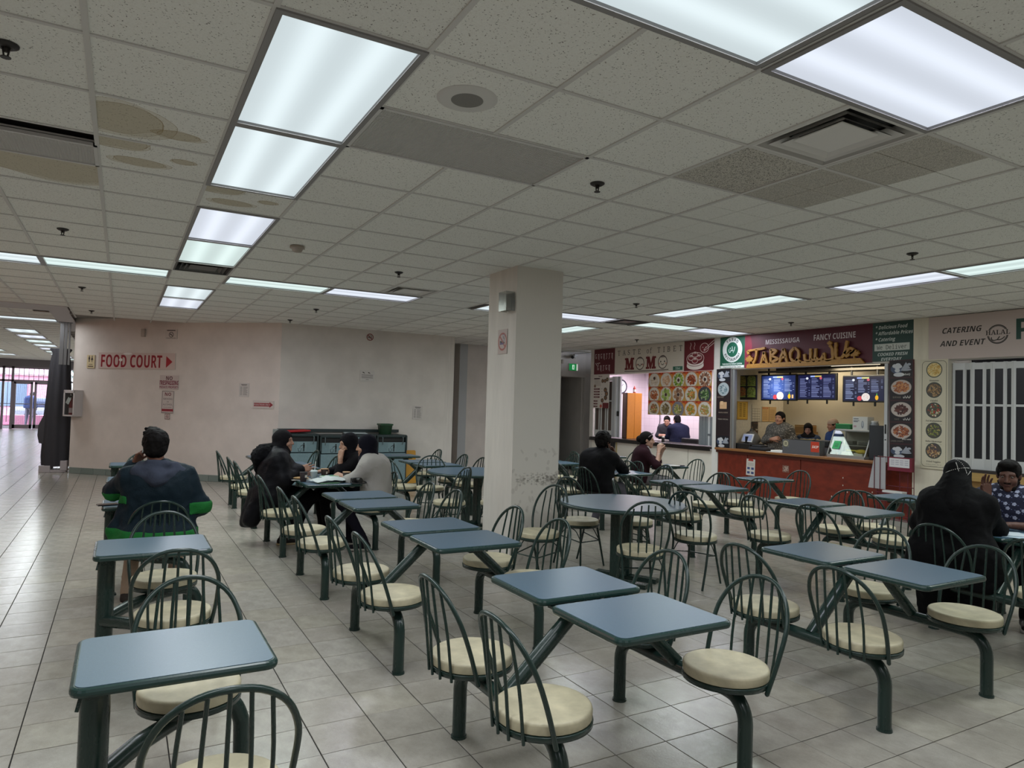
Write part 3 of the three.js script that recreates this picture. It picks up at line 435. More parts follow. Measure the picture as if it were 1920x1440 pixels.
// folding gates: narrow aluminium leaves with dark panes
function gate(label, z0, n, wA, wB, y0, y1, x, pane, turn = 0.5, tops = true) {
  const t = T('folding_gate', label, 'gate', [x, 0, z0]); let z = 0, dx = 0;
  for (let i = 0; i < n; i++) {
    const w = i % 2 ? wB : wA, s = i % 2 ? -1 : 1, a = turn * s, lz = w * Math.cos(a), lx = w * Math.sin(a); const leaf = new THREE.Group(); leaf.name = 'leaf'; leaf.position.set(dx, y0, z); leaf.rotation.y = a; t.add(leaf);
    const hh = y1 - y0, f = 0.026; M('leaf_frame', [box(0.02, hh, f, 0, hh / 2, f / 2), box(0.02, hh, f, 0, hh / 2, w - f / 2), box(0.018, 0.09, w, 0, hh - 0.05, w / 2), box(0.018, 0.15, w, 0, 0.075, w / 2), box(0.018, 0.03, w, 0, hh * 0.6, w / 2), cyl(0.008, 0.008, hh, 0, hh / 2, 0, 8)], mAluWhite, leaf);
    M('pane', box(0.006, hh - 0.2, w - 0.04, 0, hh / 2, w / 2), pane, leaf); z += lz; dx += lx;
  } return t;
}
const mPane = mat('#23252a', 0.25), mPaneBrown = mat('#54463f', 0.5), mGatePanel = mat('#b9bcc0', 0.5);
gate('closed folding gate with dark panes in the stall at the right picture edge', -5.46, 22, 0.145, 0.115, 0.93, 2.4, XS + 0.06, mPane, 0.28);
gate('folded gate with brown panes at the left of the dumpling stall', -13.9, 5, 0.14, 0.12, 0.95, 2.38, XS + 0.05, mPaneBrown, 0.35);
{ const t = T('shutter_leaf', 'grey folded shutter leaf with a black lock beside the orange cupboard', 'shutter', [XS + 0.1, 0.95, -13.12]); M('panel', [box(0.03, 1.44, 0.1, 0, 0.72, -0.1), box(0.03, 1.44, 0.12, 0.02, 0.72, 0.08), box(0.05, 1.44, 0.02, 0, 0.72, 0.15)], mGatePanel, t); M('edge', box(0.04, 1.44, 0.05, -0.01, 0.72, -0.01), mat('#d8dadb', 0.4), t); M('lock', rbox(0.03, 0.12, 0.05, -0.02, 0.56, 0.08, 0.01), mBlack, t); }
{ const t = T('shutter_leaf', 'grey ribbed shutter leaf at the right end of the dumpling stall opening', 'shutter', [XS + 0.1, 0.94, -10.4]); M('panel', [...Array(9)].map((_, i) => box(0.03 + (i % 2) * 0.015, 0.58, 0.045, 0, 0.29, 0.025 + i * 0.047)), mat('#8f969c', 0.5, { metalness: 0.3 }), t); M('rail', box(0.02, 0.58, 0.04, -0.03, 0.29, 0.3), mat('#c9cdd0', 0.4), t); M('lock', rbox(0.03, 0.04, 0.07, -0.03, 0.22, 0.3, 0.006), mat('#6b7076', 0.4), t); }
// right-hand stall
stallBox('wall_right_lower', XS + 0.02, XS + 0.14, 0, 0.8, -5.48, -2.9, mat('#b28f58', 0.7, { map: grainTex }));
structure(M('trim_3', box(0.16, 0.11, 2.6, XS - 0.01, 0.84, -4.2), mat('#b59457', 0.55, { map: grainTex })));
structure(M('trim_4', box(0.1, 0.04, 2.6, XS + 0.02, 0.915, -4.2), mat('#2b2623', 0.5)));
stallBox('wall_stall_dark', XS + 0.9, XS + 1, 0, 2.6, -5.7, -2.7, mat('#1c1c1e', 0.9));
sign('stall_sign', 'pale sign reading CATERING AND EVENT with a halal roundel, upper right edge', 'sign', 2.75, 0.61, [XS - 0.034, 2.755, -5.75 + 1.375], RS, 330, (g, w, h) => {
  g.fillStyle = '#c2b3ad'; g.fillRect(0, 0, w, h); const fx = h / 0.61;
  text(g, 'CATERING', 0.44 * fx, h * 0.34, h * 0.175, '#241f1e', 'sans-serif', { style: 'italic bold' }); text(g, 'AND EVENT', 0.45 * fx, h * 0.64, h * 0.175, '#241f1e', 'sans-serif', { style: 'italic bold' });
  g.strokeStyle = '#2a2625'; g.lineWidth = 4; g.beginPath(); g.arc(0.905 * fx, h * 0.5, h * 0.2, 0, 7); g.stroke(); g.lineWidth = 2; g.beginPath(); g.arc(0.905 * fx, h * 0.5, h * 0.18, 0, 7); g.stroke(); g.fillStyle = '#c2b3ad'; g.fillRect(0.72 * fx, h * 0.4, 0.37 * fx, h * 0.13); text(g, 'HALAL', 0.905 * fx, h * 0.465, h * 0.135, '#241f1e', 'serif');
  g.lineWidth = 4; g.beginPath(); g.moveTo(0.99 * fx, h * 0.56); g.quadraticCurveTo(0.95 * fx, h * 0.64, 0.9 * fx, h * 0.62); g.lineTo(0.93 * fx, h * 0.55); g.moveTo(0.9 * fx, h * 0.62); g.quadraticCurveTo(0.82 * fx, h * 0.66, 0.83 * fx, h * 0.56); g.stroke();
  text(g, 'P', 1.09 * fx, h * 0.42, h * 0.62, '#20473e', 'sans-serif', { align: 'left' });
});
sign('menu_board', 'tall cream menu strip with five round dish pictures, one above another', 'sign', 0.385, 1.56, [XS - 0.036, 1.675, -5.665], RS, 420, (g, w, h) => {
  g.fillStyle = '#c9c2ab'; g.fillRect(0, 0, w, h); g.strokeStyle = '#33342f'; g.lineWidth = 2; g.beginPath(); g.roundRect(w * 0.06, h * 0.015, w * 0.88, h * 0.965, w * 0.14); g.stroke();
  const C = [['#c9a55a', '#b98f3c', '#e0c98a'], ['#8a6d4a', '#a8895f', '#6d5236'], ['#a33b2e', '#6d8a4a', '#3f3f36', '#d8cdb8'], ['#6d7a3a', '#a89a5a', '#45503a'], ['#7d5a42', '#a87f52', '#4a3a4a', '#c9ad80']], N = ['Hummus', 'Falafel', 'Ful Mudammas', 'Baba Ghanouge', 'Fried Veggies'];
  N.forEach((s, i) => { const y = h * (0.095 + i * 0.185); g.fillStyle = '#2b3a36'; g.beginPath(); g.arc(w / 2, y, w * 0.29, 0, 7); g.fill(); dish(g, w / 2, y, w * 0.265, i ? '#4f4a42' : '#d2bf88', C[i], 80, 0.85, 1); text(g, s, w / 2, y + w * 0.4, w * 0.075, '#23231f', 'serif'); if (i > 1) { text(g, 'chickpeas, lemon, olive oil', w / 2, y + w * 0.5, w * 0.045, '#5a584f', 'serif', { style: 'normal' }); text(g, 'and tomatoes', w / 2, y + w * 0.57, w * 0.045, '#5a584f', 'serif', { style: 'normal' }); } });
}, { d: 0.015 });
// ---------- kitchens ----------
const tileWallTex = ctex(256, 256, (g, w, h) => { g.fillStyle = '#ece4ea'; g.fillRect(0, 0, w, h); g.strokeStyle = '#b7aebb'; g.lineWidth = 4; g.strokeRect(0, 0, w, h); });
const wallTiled = (name, x0, x1, y0, y1, z0, z1, tile, base) => { const g = box(x1 - x0, y1 - y0, z1 - z0, (x0 + x1) / 2, (y0 + y1) / 2, (z0 + z1) / 2), p = g.attributes.position, uv = g.attributes.uv; const alongX = x1 - x0 > z1 - z0; for (let i = 0; i < uv.count; i++) uv.setXY(i, (alongX ? p.getX(i) : p.getZ(i)) / tile, p.getY(i) / tile); return structure(M(name, g, base)); };
const mTiled = mat('#f6f1f4', 0.3, { map: tileWallTex });
wallTiled('wall_kitchen_back', 12.0, 12.1, 0, 2.7, -14.3, -9.85, 0.2, mTiled);
wallTiled('wall_kitchen_left', XS + 0.2, 12.1, 0, 2.7, -14.3, -14.2, 0.2, mTiled);
wallTiled('wall_kitchen_divider', XS + 0.2, 12.1, 0, 2.7, -9.89, -9.77, 0.2, mat('#d3ccbb', 0.7, { map: plasterTex }));
stallBox('ceiling_kitchen', XS + 0.18, 12.1, 2.62, 2.7, -14.3, -9.8, mWhite);
stallBox('wall_grill_back', 11.95, 12.1, 0, 2.7, -9.85, -5.5, mat('#c6c0ae', 0.4, { metalness: 0.15, map: plasterTex }));
stallBox('wall_grill_right', XS + 0.2, 12.1, 0, 2.7, -5.75, -5.65, mat('#cfc8b8', 0.7));
stallBox('ceiling_grill', XS + 0.18, 12.1, 2.62, 2.7, -9.8, -5.6, mat('#bdb7a8', 0.8));
function kitchenLamp(label, x, z, len, power, color, y = 2.59) {
  const t = T('kitchen_lamp', label, 'light', [x, y, z]); M('casing', box(0.2, 0.03, len, 0, 0.012, 0), mWhite, t); M('tube', bar([0, -0.018, -len / 2 + 0.03], [0, -0.018, len / 2 - 0.03], 0.016, 10), new THREE.MeshStandardMaterial({ color: '#333', emissive: color, emissiveIntensity: 1.5 }), t);
  if (y < 2.58) M('hanger', [box(0.01, 0.11, 0.01, 0, 0.075, -len / 3), box(0.01, 0.11, 0.01, 0, 0.075, len / 3)], mWhite, t); const L = new THREE.RectAreaLight(color, power, 0.2, len); L.position.y = -0.04; L.rotation.x = -Math.PI / 2; L.name = 'lamp'; t.add(L);
}
kitchenLamp('bright tube lamp inside the dumpling stall kitchen, left half', 11.0, -13.1, 1.2, LIGHT.kitchen, '#fff3fb'); kitchenLamp('bright tube lamp inside the dumpling stall kitchen, right half', 11.0, -11.2, 1.2, LIGHT.kitchen, '#fff3fb');
kitchenLamp('tube lamp over the menu screens at the grill stall', 10.75, -7.35, 0.95, LIGHT.kitchen2, '#fff0d0', 2.5); kitchenLamp('tube lamp over the left end of the grill stall kitchen', 11.5, -8.7, 1.0, LIGHT.kitchen2, '#ffeccc');
// ---------- grill stall ----------
{
  let q = onStall(-9.76, -9.15, 2.46, 3.06);
  sign('stall_sign', 'green sign with a round white TABAQ RESTAURANT emblem', 'sign', q[1], q[2], [XS - 0.014, q[0][1], q[0][2]], RS, 420, (g, w, h) => {
    g.fillStyle = '#12523c'; g.fillRect(0, 0, w, h); const cx = w / 2, cy = h * 0.41, R = w * 0.4; g.fillStyle = '#d5dad6'; g.beginPath(); g.arc(cx, cy, R, 0, 7); g.fill(); g.fillStyle = '#165c44'; g.beginPath(); g.arc(cx, cy, R * 0.58, 0, 7); g.fill();
    const arc = (s, a0, da, flip) => [...s].forEach((c, i) => { const a = a0 + da * i; text(g, c, cx + Math.cos(a) * R * 0.79, cy + Math.sin(a) * R * 0.79, R * 0.3, '#1f2421', 'sans-serif', { rot: flip ? a - Math.PI / 2 : a + Math.PI / 2 }); });
    arc('TABAQ', -Math.PI / 2 - 0.68, 0.34); arc('RESTAURANT', Math.PI / 2 + 1.08, -0.24, true);
    g.strokeStyle = '#e4e8e4'; g.lineWidth = 5; g.lineCap = 'round'; g.beginPath(); g.moveTo(cx + 26, cy - 20); g.lineTo(cx + 18, cy + 12); g.quadraticCurveTo(cx + 4, cy + 20, cx + 2, cy); g.lineTo(cx - 2, cy - 24); g.moveTo(cx + 2, cy + 4); g.quadraticCurveTo(cx - 8, cy + 14, cx - 14, cy + 2); g.bezierCurveTo(cx - 16, cy + 34, cx - 42, cy + 24, cx - 34, cy - 4); g.stroke();
    g.fillStyle = '#e4e8e4'; for (const [a, b] of [[-18, -12], [-24, -12], [10, 24]]) { g.beginPath(); g.arc(cx + a, cy + b, 3.4, 0, 7); g.fill(); }
    text(g, 'Pakistani & Indian Cuisine', cx, h * 0.86, h * 0.08, '#e8ece8', 'sans-serif', { sx: 0.8 }); g.fillStyle = '#e2e6e0'; g.fillRect(w * 0.02, h * 0.915, w * 0.96, h * 0.08); text(g, 'Expression of the Taste', cx, h * 0.957, h * 0.065, '#26332d', 'serif', { sx: 0.95 });
  });
  q = onStall(-9.15, -6.62, 2.45, 3.06);
  sign('stall_sign', 'long maroon sign reading MISSISSAUGA FANCY CUISINE behind golden letters', 'sign', q[1], q[2], [XS - 0.012, q[0][1], q[0][2]], RS, 330, (g, w, h) => {
    g.fillStyle = '#561c2b'; g.fillRect(0, 0, w, h); g.fillStyle = '#7c1d31'; g.beginPath(); g.moveTo(0, 0); g.lineTo(w * 0.05, 0); g.quadraticCurveTo(w * 0.09, h * 0.5, w * 0.03, h); g.lineTo(0, h); g.fill();
    text(g, 'MISSISSAUGA', w * 0.33, h * 0.26, h * 0.2, '#d6d0d2', 'sans-serif', { sx: 0.92 }); text(g, 'FANCY CUISINE', w * 0.735, h * 0.25, h * 0.22, '#d6d0d2', 'sans-serif', { sx: 0.78 });
  });
  // golden routed wooden lettering standing proud of the sign
  const t = T('golden_lettering', 'golden cut-out lettering reading TABAQ and its Urdu name with maple leaves', 'lettering', [XS - 0.045, 2.44, -9.06], RS); t.scale.y = 0.84; const mg = mat('#b07f35', 0.5, { map: grainTex }), mgd = mat('#8a5f24', 0.5);
  M('base_board', extrude([[0, 0], [2.35, 0], [2.3, 0.06], [2.27, 0.1], [0.02, 0.085]], 0.03, 0.004), mg, t);
  const wav = (x, y) => [x + 0.006 * noise3(x * 22, y * 22, 1), y + 0.006 * noise3(x * 22, y * 22, 8)];
  const stroke = (pts, wd) => { const c = new THREE.CatmullRomCurve3(pts.map((p) => V(p[0], p[1], 0)), false, 'catmullrom', 0.4), n = 22, L = [], R = []; for (let i = 0; i <= n; i++) { const p = c.getPoint(i / n), d = c.getTangent(i / n), k = wd * (1 + 0.22 * noise3(p.x * 25, p.y * 25, 4)); L.push(wav(p.x - d.y * k, p.y + d.x * k)); R.push(wav(p.x + d.y * k, p.y - d.x * k)); } return extrude([...L, ...R.reverse()], 0.03, 0.004); };
  const letters = [['T', [[[0.03, 0.38], [0.2, 0.4], [0.42, 0.415]], [[0.23, 0.4], [0.22, 0.25], [0.16, 0.1]], [[0.03, 0.38], [0.05, 0.31]]]], ['A', [[[0.33, 0.08], [0.4, 0.33]], [[0.4, 0.33], [0.47, 0.08]], [[0.37, 0.18], [0.44, 0.18]]]], ['B', [[[0.55, 0.09], [0.55, 0.38]], [[0.55, 0.38], [0.67, 0.34], [0.57, 0.25]], [[0.57, 0.24], [0.7, 0.17], [0.55, 0.09]]]], ['A', [[[0.74, 0.09], [0.82, 0.38]], [[0.82, 0.38], [0.9, 0.09]], [[0.78, 0.2], [0.87, 0.2]]]], ['Q', [[[1.05, 0.38], [0.97, 0.3], [0.97, 0.18], [1.05, 0.1], [1.13, 0.18], [1.13, 0.3], [1.05, 0.38]], [[1.08, 0.14], [1.19, 0.08]]]],
    ['U', [[[1.25, 0.24], [1.27, 0.12], [1.36, 0.11], [1.37, 0.34]], [[1.37, 0.14], [1.45, 0.1], [1.47, 0.34]], [[1.47, 0.16], [1.55, 0.1], [1.62, 0.2]], [[1.62, 0.24], [1.66, 0.1], [1.78, 0.12], [1.78, 0.3], [1.74, 0.38]], [[1.84, 0.42], [1.85, 0.15], [1.94, 0.12]], [[2.04, 0.44], [2.0, 0.2], [1.95, 0.12]], [[2.0, 0.2], [2.1, 0.3], [2.16, 0.24], [2.02, 0.14]]]]];
  for (const [, s] of letters) M('letter', s.map((p) => stroke(p, 0.022)), mg, t);
  const leaf = (x, y, s) => { const p = [[0, 1], [0.22, 0.6], [0.42, 0.72], [0.36, 0.35], [0.8, 0.5], [0.7, 0.2], [1, 0.1], [0.55, -0.28], [0.6, -0.5], [0.08, -0.42], [0.08, -0.95]]; return extrude([...p, ...p.slice(1).reverse().map(([a, b]) => [-a, b])].reverse().map(([a, b]) => [x + a * s, y + b * s]), 0.03, 0.004); };
  for (const [x, y] of [[0.07, 0.19], [2.17, 0.19]]) M('maple_leaf', leaf(x, y, 0.095), mg, t); M('maple_leaf', leaf(1.73, 0.42, 0.05), mg, t);
  q = onStall(-6.62, -5.98, 2.46, 3.06);
  sign('stall_sign', 'dark green sign listing Delicious Food, Affordable Prices, Catering, We Deliver', 'sign', q[1], q[2], [XS - 0.012, q[0][1], q[0][2]], RS, 520, (g, w, h) => {
    g.fillStyle = '#26443f'; g.fillRect(0, 0, w, h); ['* Delicious Food', '* Affordable Prices', '* Catering'].forEach((s, i) => text(g, s, w * 0.06, h * (0.13 + i * 0.155), h * 0.125, '#c9cfcc', 'sans-serif', { align: 'left', style: 'italic bold', sx: 0.86 }));
    g.fillStyle = '#c3c8c2'; g.fillRect(w * 0.05, h * 0.55, w * 0.86, h * 0.18); text(g, 'We Deliver', w * 0.48, h * 0.645, h * 0.15, '#2a3230', 'monospace', { sx: 0.88, style: 'normal' });
    text(g, 'COOKED FRESH', w * 0.49, h * 0.82, h * 0.11, '#c9cfcc', 'sans-serif', { style: 'italic bold', sx: 0.98 }); text(g, 'EVERYDAY', w * 0.46, h * 0.945, h * 0.11, '#c9cfcc', 'sans-serif', { style: 'italic bold' });
  });
  const chefArt = (g, x, y, w, h, s) => { g.save(); g.translate(x, y); g.scale(w, h); g.fillStyle = '#3d4a63'; g.beginPath(); g.arc(0.3, 0.5, 0.28, 0, 7); g.fill(); g.fillStyle = '#c3c6cb'; for (const [a, b, r] of [[0.22, 0.32, 0.12], [0.36, 0.28, 0.13], [0.45, 0.36, 0.1]]) { g.beginPath(); g.arc(a, b, r, 0, 7); g.fill(); } g.fillRect(0.22, 0.4, 0.22, 0.1); g.beginPath(); g.ellipse(0.33, 0.6, 0.12, 0.12, 0, 0, 7); g.fill(); g.beginPath(); g.ellipse(0.4, 0.86, 0.25, 0.13, 0, 0, 7); g.fill(); g.fillStyle = '#9aa0aa'; g.beginPath(); g.moveTo(0.52, 0.52); g.lineTo(0.72, 0.1); g.lineTo(0.92, 0.5); g.fill(); g.beginPath(); g.arc(0.86, 0.25, 0.08, 0, 7); g.fill(); g.beginPath(); g.ellipse(0.72, 0.58, 0.24, 0.07, 0, 0, 7); g.fill(); g.restore(); if (s) text(g, s, x + w * 0.72, y + h * 0.85, h * 0.16, '#d8d8d4', 'serif'); };
  const calli = (g, x, y, s, n) => { g.strokeStyle = '#d8d6d0'; g.lineWidth = s * 0.16; g.lineCap = 'round'; for (let i = 0; i < n; i++) { g.beginPath(); g.moveTo(x + i * s * 0.8 + s * 0.5, y - s * 0.4); g.bezierCurveTo(x + i * s * 0.8 + s * 0.5, y + s * 0.5, x + i * s * 0.8 - s * 0.3, y + s * 0.4, x + i * s * 0.8, y - s * 0.1); g.stroke(); } };
  q = onStall(-9.81, -9.45, 0.92, 2.45);
  sign('menu_board', 'dark menu strip of small dish pictures left of the grill stall opening', 'sign', q[1], q[2], [XS - 0.035, q[0][1], q[0][2]], RS, 420, (g, w, h) => {
    g.fillStyle = '#2a1418'; g.fillRect(0, 0, w, h); const H5 = [0, 0.17, 0.385, 0.6, 0.83, 1]; for (let i = 0; i < 5; i++) { const y = h * H5[i], hh = h * (H5[i + 1] - H5[i]); g.fillStyle = i % 4 ? '#1f1216' : '#10131c'; g.fillRect(w * 0.05, y + 5, w * 0.9, hh - 10); if (i % 4 === 0) chefArt(g, w * 0.05, y + 6, w * 0.9, hh - 14); if (i === 1) { dish(g, w * 0.5, y + hh * 0.4, w * 0.4, '#a9b4b8', ['#6a8088', '#8aa0a8', '#4f6a72', '#b9c4c8'], 60); text(g, 'BIRYANI', w * 0.3, y + hh * 0.87, hh * 0.12, '#8a7a70', 'sans-serif'); } if (i === 2) { g.fillStyle = '#c9a27a'; g.fillRect(w * 0.25, y + hh * 0.15, w * 0.5, hh * 0.4); g.fillStyle = '#d8b48c'; g.fillRect(w * 0.3, y + hh * 0.1, w * 0.2, hh * 0.2); text(g, 'NAAN & KEBAB', w * 0.5, y + hh * 0.76, hh * 0.1, '#9a8a7a', 'sans-serif'); } if (i === 3) text(g, 'TODAY SPECIAL', w * 0.5, y + hh * 0.14, hh * 0.1, '#a39a8c', 'sans-serif'); }
  }, { d: 0.03, edge: '#8a8a88', rz: 0.006 });
  q = onStall(-6.35, -5.985, 1.0, 2.47);
  sign('menu_board', 'dark menu strip with three plated dishes right of the grill stall opening', 'sign', q[1], q[2], [XS - 0.035, q[0][1], q[0][2] + 0.03], RS, 520, (g, w, h) => {
    g.fillStyle = '#35161d'; g.fillRect(0, 0, w, h); const Y = [0, 0.18, 0.41, 0.63, 0.85, 1]; for (let i = 0; i < 5; i++) { const y = h * Y[i], hh = h * (Y[i + 1] - Y[i]); g.fillStyle = '#151015'; g.fillRect(w * 0.04, y + 6, w * 0.92, hh - 12); if (i % 4 === 0) chefArt(g, w * 0.04, y + 6, w * 0.92, hh - 12, i ? '' : 'TabaQ'); else { dish(g, w * 0.5, y + hh * 0.42, w * 0.43, '#b5a9a2', [['#a5643a', '#c08450', '#8a4a2a'], ['#4a2420', '#3a1c1a', '#5c322a'], ['#8a4a30', '#6d3626', '#a9683f']][i - 1], 110, i === 2 ? 0.6 : 0.72, 0.7); text(g, ['BIRYANI', 'PAYE', 'LAMB CHOPS'][i - 1], w * 0.32, y + hh * 0.87, hh * 0.1, '#8f8578', 'sans-serif', { style: 'normal' }); if (i < 3) calli(g, w * 0.6, y + hh * 0.86, hh * 0.14, 3); else text(g, 'BBQ Lamb', w * 0.72, y + hh * 0.78, hh * 0.08, '#d8d4cc', 'serif'); } }
  }, { d: 0.03, edge: '#5a2a30', rz: 0.012 });
}
// counter
const mRed = mat('#843422', 0.4, { map: noiseTex(256, 14, 190, 255, [1, 0.93, 0.9], true, 5, 61) });
{
  const t = structure(T('wall_grill_counter', null, null, [0, 0, 0])); const zs = [-9.78, -9.05, -7.9, -5.985];
  for (let i = 0; i < 3; i++) M('panel', rbox(0.06, 0.80, zs[i + 1] - zs[i] - 0.012, XS + 0.02, 0.51, (zs[i] + zs[i + 1]) / 2, 0.004, 1), mRed, t);
  M('base_strip', box(0.05, 0.11, 3.8, XS + 0.03, 0.055, -7.88), mat('#a8a49c', 0.6), t); M('top_rail', box(0.05, 0.05, 3.5, XS - 0.02, 0.87, -8.05), mat('#59281b', 0.4), t);
  for (const [z, y] of [[-7.1, 0.62], [-7.1, 0.5], [-7.02, 0.4], [-6.9, 0.44], [-6.6, 0.45], [-7.3, 0.3]]) M('chip_mark', new THREE.SphereGeometry(0.011, 8, 6).scale(0.3, 1.2, 0.8).translate(XS - 0.011, y, z), mat('#cfc6ba', 0.8), t);
}
tag(M('stall_counter', rbox(0.66, 0.045, 3.32, XS + 0.22, 0.915, -8.12, 0.012), mat('#96663c', 0.35, { map: grainTex })), 'worn wood-brown worktop on the red grill stall counter', 'counter');
sign('notice', 'white notice with red heading taped to the red counter front', 'paper', 0.2, 0.3, [XS - 0.013, 0.62, -8.97], RS, 600, (g, w, h) => { g.fillStyle = '#cfc8c2'; g.fillRect(0, 0, w, h); g.fillStyle = '#a8352e'; g.beginPath(); g.arc(w / 2, h * 0.12, w * 0.3, 3.14, 6.28); g.fill(); g.fillStyle = '#3a4a7a'; for (const [x, y] of [[0.12, 0.5], [0.58, 0.5], [0.12, 0.76], [0.58, 0.76]]) g.fillRect(w * x, h * y, w * 0.3, h * 0.14); g.fillStyle = '#8a8580'; for (let i = 0; i < 4; i++) g.fillRect(w * 0.15, h * (0.24 + i * 0.05), w * 0.7, h * 0.015); }, { d: 0.004, rz: -0.03 });
sign('sticker', 'faded torn sticker on the red counter front', 'sticker', 0.13, 0.12, [XS - 0.013, 0.66, -8.2], RS, 500, (g, w, h) => { g.fillStyle = '#7c5448'; g.fillRect(0, 0, w, h); g.strokeStyle = '#b9a79b'; g.lineWidth = 3; for (let i = 0; i < 14; i++) { g.beginPath(); g.moveTo(rnd() * w, rnd() * h); g.lineTo(rnd() * w, rnd() * h); g.stroke(); } }, { d: 0.003 });
// menu screens
const screenArt = (g, w, h, bg, v) => { g.fillStyle = bg; g.fillRect(0, 0, w, h); if (v === 0) { const q = g.createRadialGradient(w * 0.45, h * 0.5, 10, w * 0.45, h * 0.5, w * 0.5); q.addColorStop(0, '#5a78c8'); q.addColorStop(1, '#1a2348'); g.fillStyle = q; g.fillRect(0, 0, w, h); }
  g.fillStyle = v === 1 ? '#c8b45a' : '#d8d890'; g.fillRect(w * 0.34, h * 0.03, w * 0.3, h * 0.06); g.fillStyle = '#9ab0f0'; g.fillRect(w * 0.34, h * 0.03, w * 0.12, h * 0.06);
  for (let c = 0; c < 3; c++) for (let i = 0; i < 15; i++) { if (v !== 1 && i > 9 && c > 0) continue; g.fillStyle = `rgba(${v === 1 ? '150,160,210' : '170,185,225'},${rr(0.5, 0.95)})`; g.fillRect(w * (0.05 + c * 0.32), h * (0.14 + i * 0.054), w * rr(0.12, 0.22), h * 0.022); if (rnd() < 0.5) g.fillRect(w * (0.29 + c * 0.32), h * (0.15 + i * 0.054), w * 0.04, h * 0.016); }
  for (const x of [0.25, 0.62]) { g.fillStyle = x < 0.5 ? '#dfe4f2' : '#c8566a'; g.beginPath(); g.ellipse(w * x, h * 0.14, w * 0.035, h * 0.05, 0, 0, 7); g.fill(); }
  if (v !== 1) { g.fillStyle = '#c2444e'; g.beginPath(); g.arc(w * 0.41, h * 0.9, h * 0.1, 0, 7); g.fill(); g.fillStyle = '#dcd6d0'; g.beginPath(); g.arc(w * 0.56, h * 0.85, h * 0.17, 0, 7); g.fill(); g.fillStyle = '#c06a6a'; for (let i = 0; i < 24; i++) g.fillRect(w * rr(0.48, 0.63), h * rr(0.74, 0.97), 6, 3); g.fillStyle = '#e0a820'; g.beginPath(); g.ellipse(w * 0.83, h * 0.87, w * 0.04, h * 0.1, 0, 0, 7); g.fill(); g.fillStyle = '#58b048'; g.fillRect(w * 0.82, h * 0.7, w * 0.02, h * 0.08); if (!v) { g.fillStyle = '#c8a878'; g.fillRect(w * 0.9, h * 0.8, w * 0.05, h * 0.15); } } };
[[-9.02, 2.115, 0.82, 0.5, '#1a2348', 0, 'bright blue menu screen, left of the three hanging screens', 1.35, 0.0], [-8.19, 2.12, 0.81, 0.48, '#10143a', 1, 'dark blue menu screen full of text, middle of the three screens', 0.9, 0.0], [-7.28, 2.08, 0.78, 0.46, '#141834', 2, 'menu screen with a juice picture, right of the three hanging screens', 0.9, -0.04]].forEach(([z, y, w, h, bg, v, l, e, rz]) => {
  const t = T('menu_screen', l, 'screen', [10.88, y, z], RS); t.rotation.z = 0; M('casing', rbox(w, h, 0.05, 0, 0, -0.028, 0.01), mBlack, t);
  const tx = ctex(512, 312, (g, W, Hh) => { screenArt(g, W, Hh, bg, v); }); M('display', new THREE.PlaneGeometry(w - 0.05, h - 0.05).translate(0, 0, -0.0015), new THREE.MeshStandardMaterial({ color: '#050505', roughness: 0.35, emissive: '#ffffff', emissiveMap: tx, emissiveIntensity: e * 1.25 }), t);
  M('hanger', [box(0.03, 0.3, 0.02, -w * 0.3, h / 2 + 0.14, -0.03), box(0.03, 0.3, 0.02, w * 0.3, h / 2 + 0.14, -0.03), box(0.025, 0.07, 0.02, -w * 0.25, -h / 2 - 0.03, -0.03), box(0.025, 0.07, 0.02, w * 0.25, -h / 2 - 0.03, -0.03)], mBlack, t); t.rotation.x = 0;
});
sign('menu_board', 'black board with four curry photographs left of the hanging screens', 'sign', 0.5, 0.48, [10.7, 2.115, -9.62], RS, 500, (g, w, h) => { g.fillStyle = '#14120f'; g.fillRect(0, 0, w, h); for (let j = 0; j < 2; j++) for (let i = 0; i < 2; i++) { const x = w * (0.08 + i * 0.48), y = h * (0.03 + j * 0.46); g.save(); g.beginPath(); g.rect(x, y, w * 0.4, h * 0.37); g.clip(); dish(g, x + w * 0.2, y + h * 0.2, w * 0.24, '#6d6a2e', [['#7a6a28', '#8f7a30', '#5a4a20'], ['#6a7a30', '#8a8a40', '#4a5a24'], ['#9a5a2a', '#b0743a', '#7a3a20'], ['#7a8a3a', '#94a04a', '#5a6a2a']][j * 2 + i], 120, 0.9); g.restore(); g.fillStyle = '#8a9a3a'; g.fillRect(x, y + h * 0.37, w * 0.4, h * 0.04); } }, { d: 0.03, edge: '#14120f' });
tag(M('ceiling_duct', [box(0.3, 0.18, 3.4, 11.3, 2.5, -7.6), box(0.04, 0.04, 3.4, 10.9, 2.42, -7.8)], mat('#4a4640', 0.6)), 'dark duct above the hanging menu screens', 'duct');
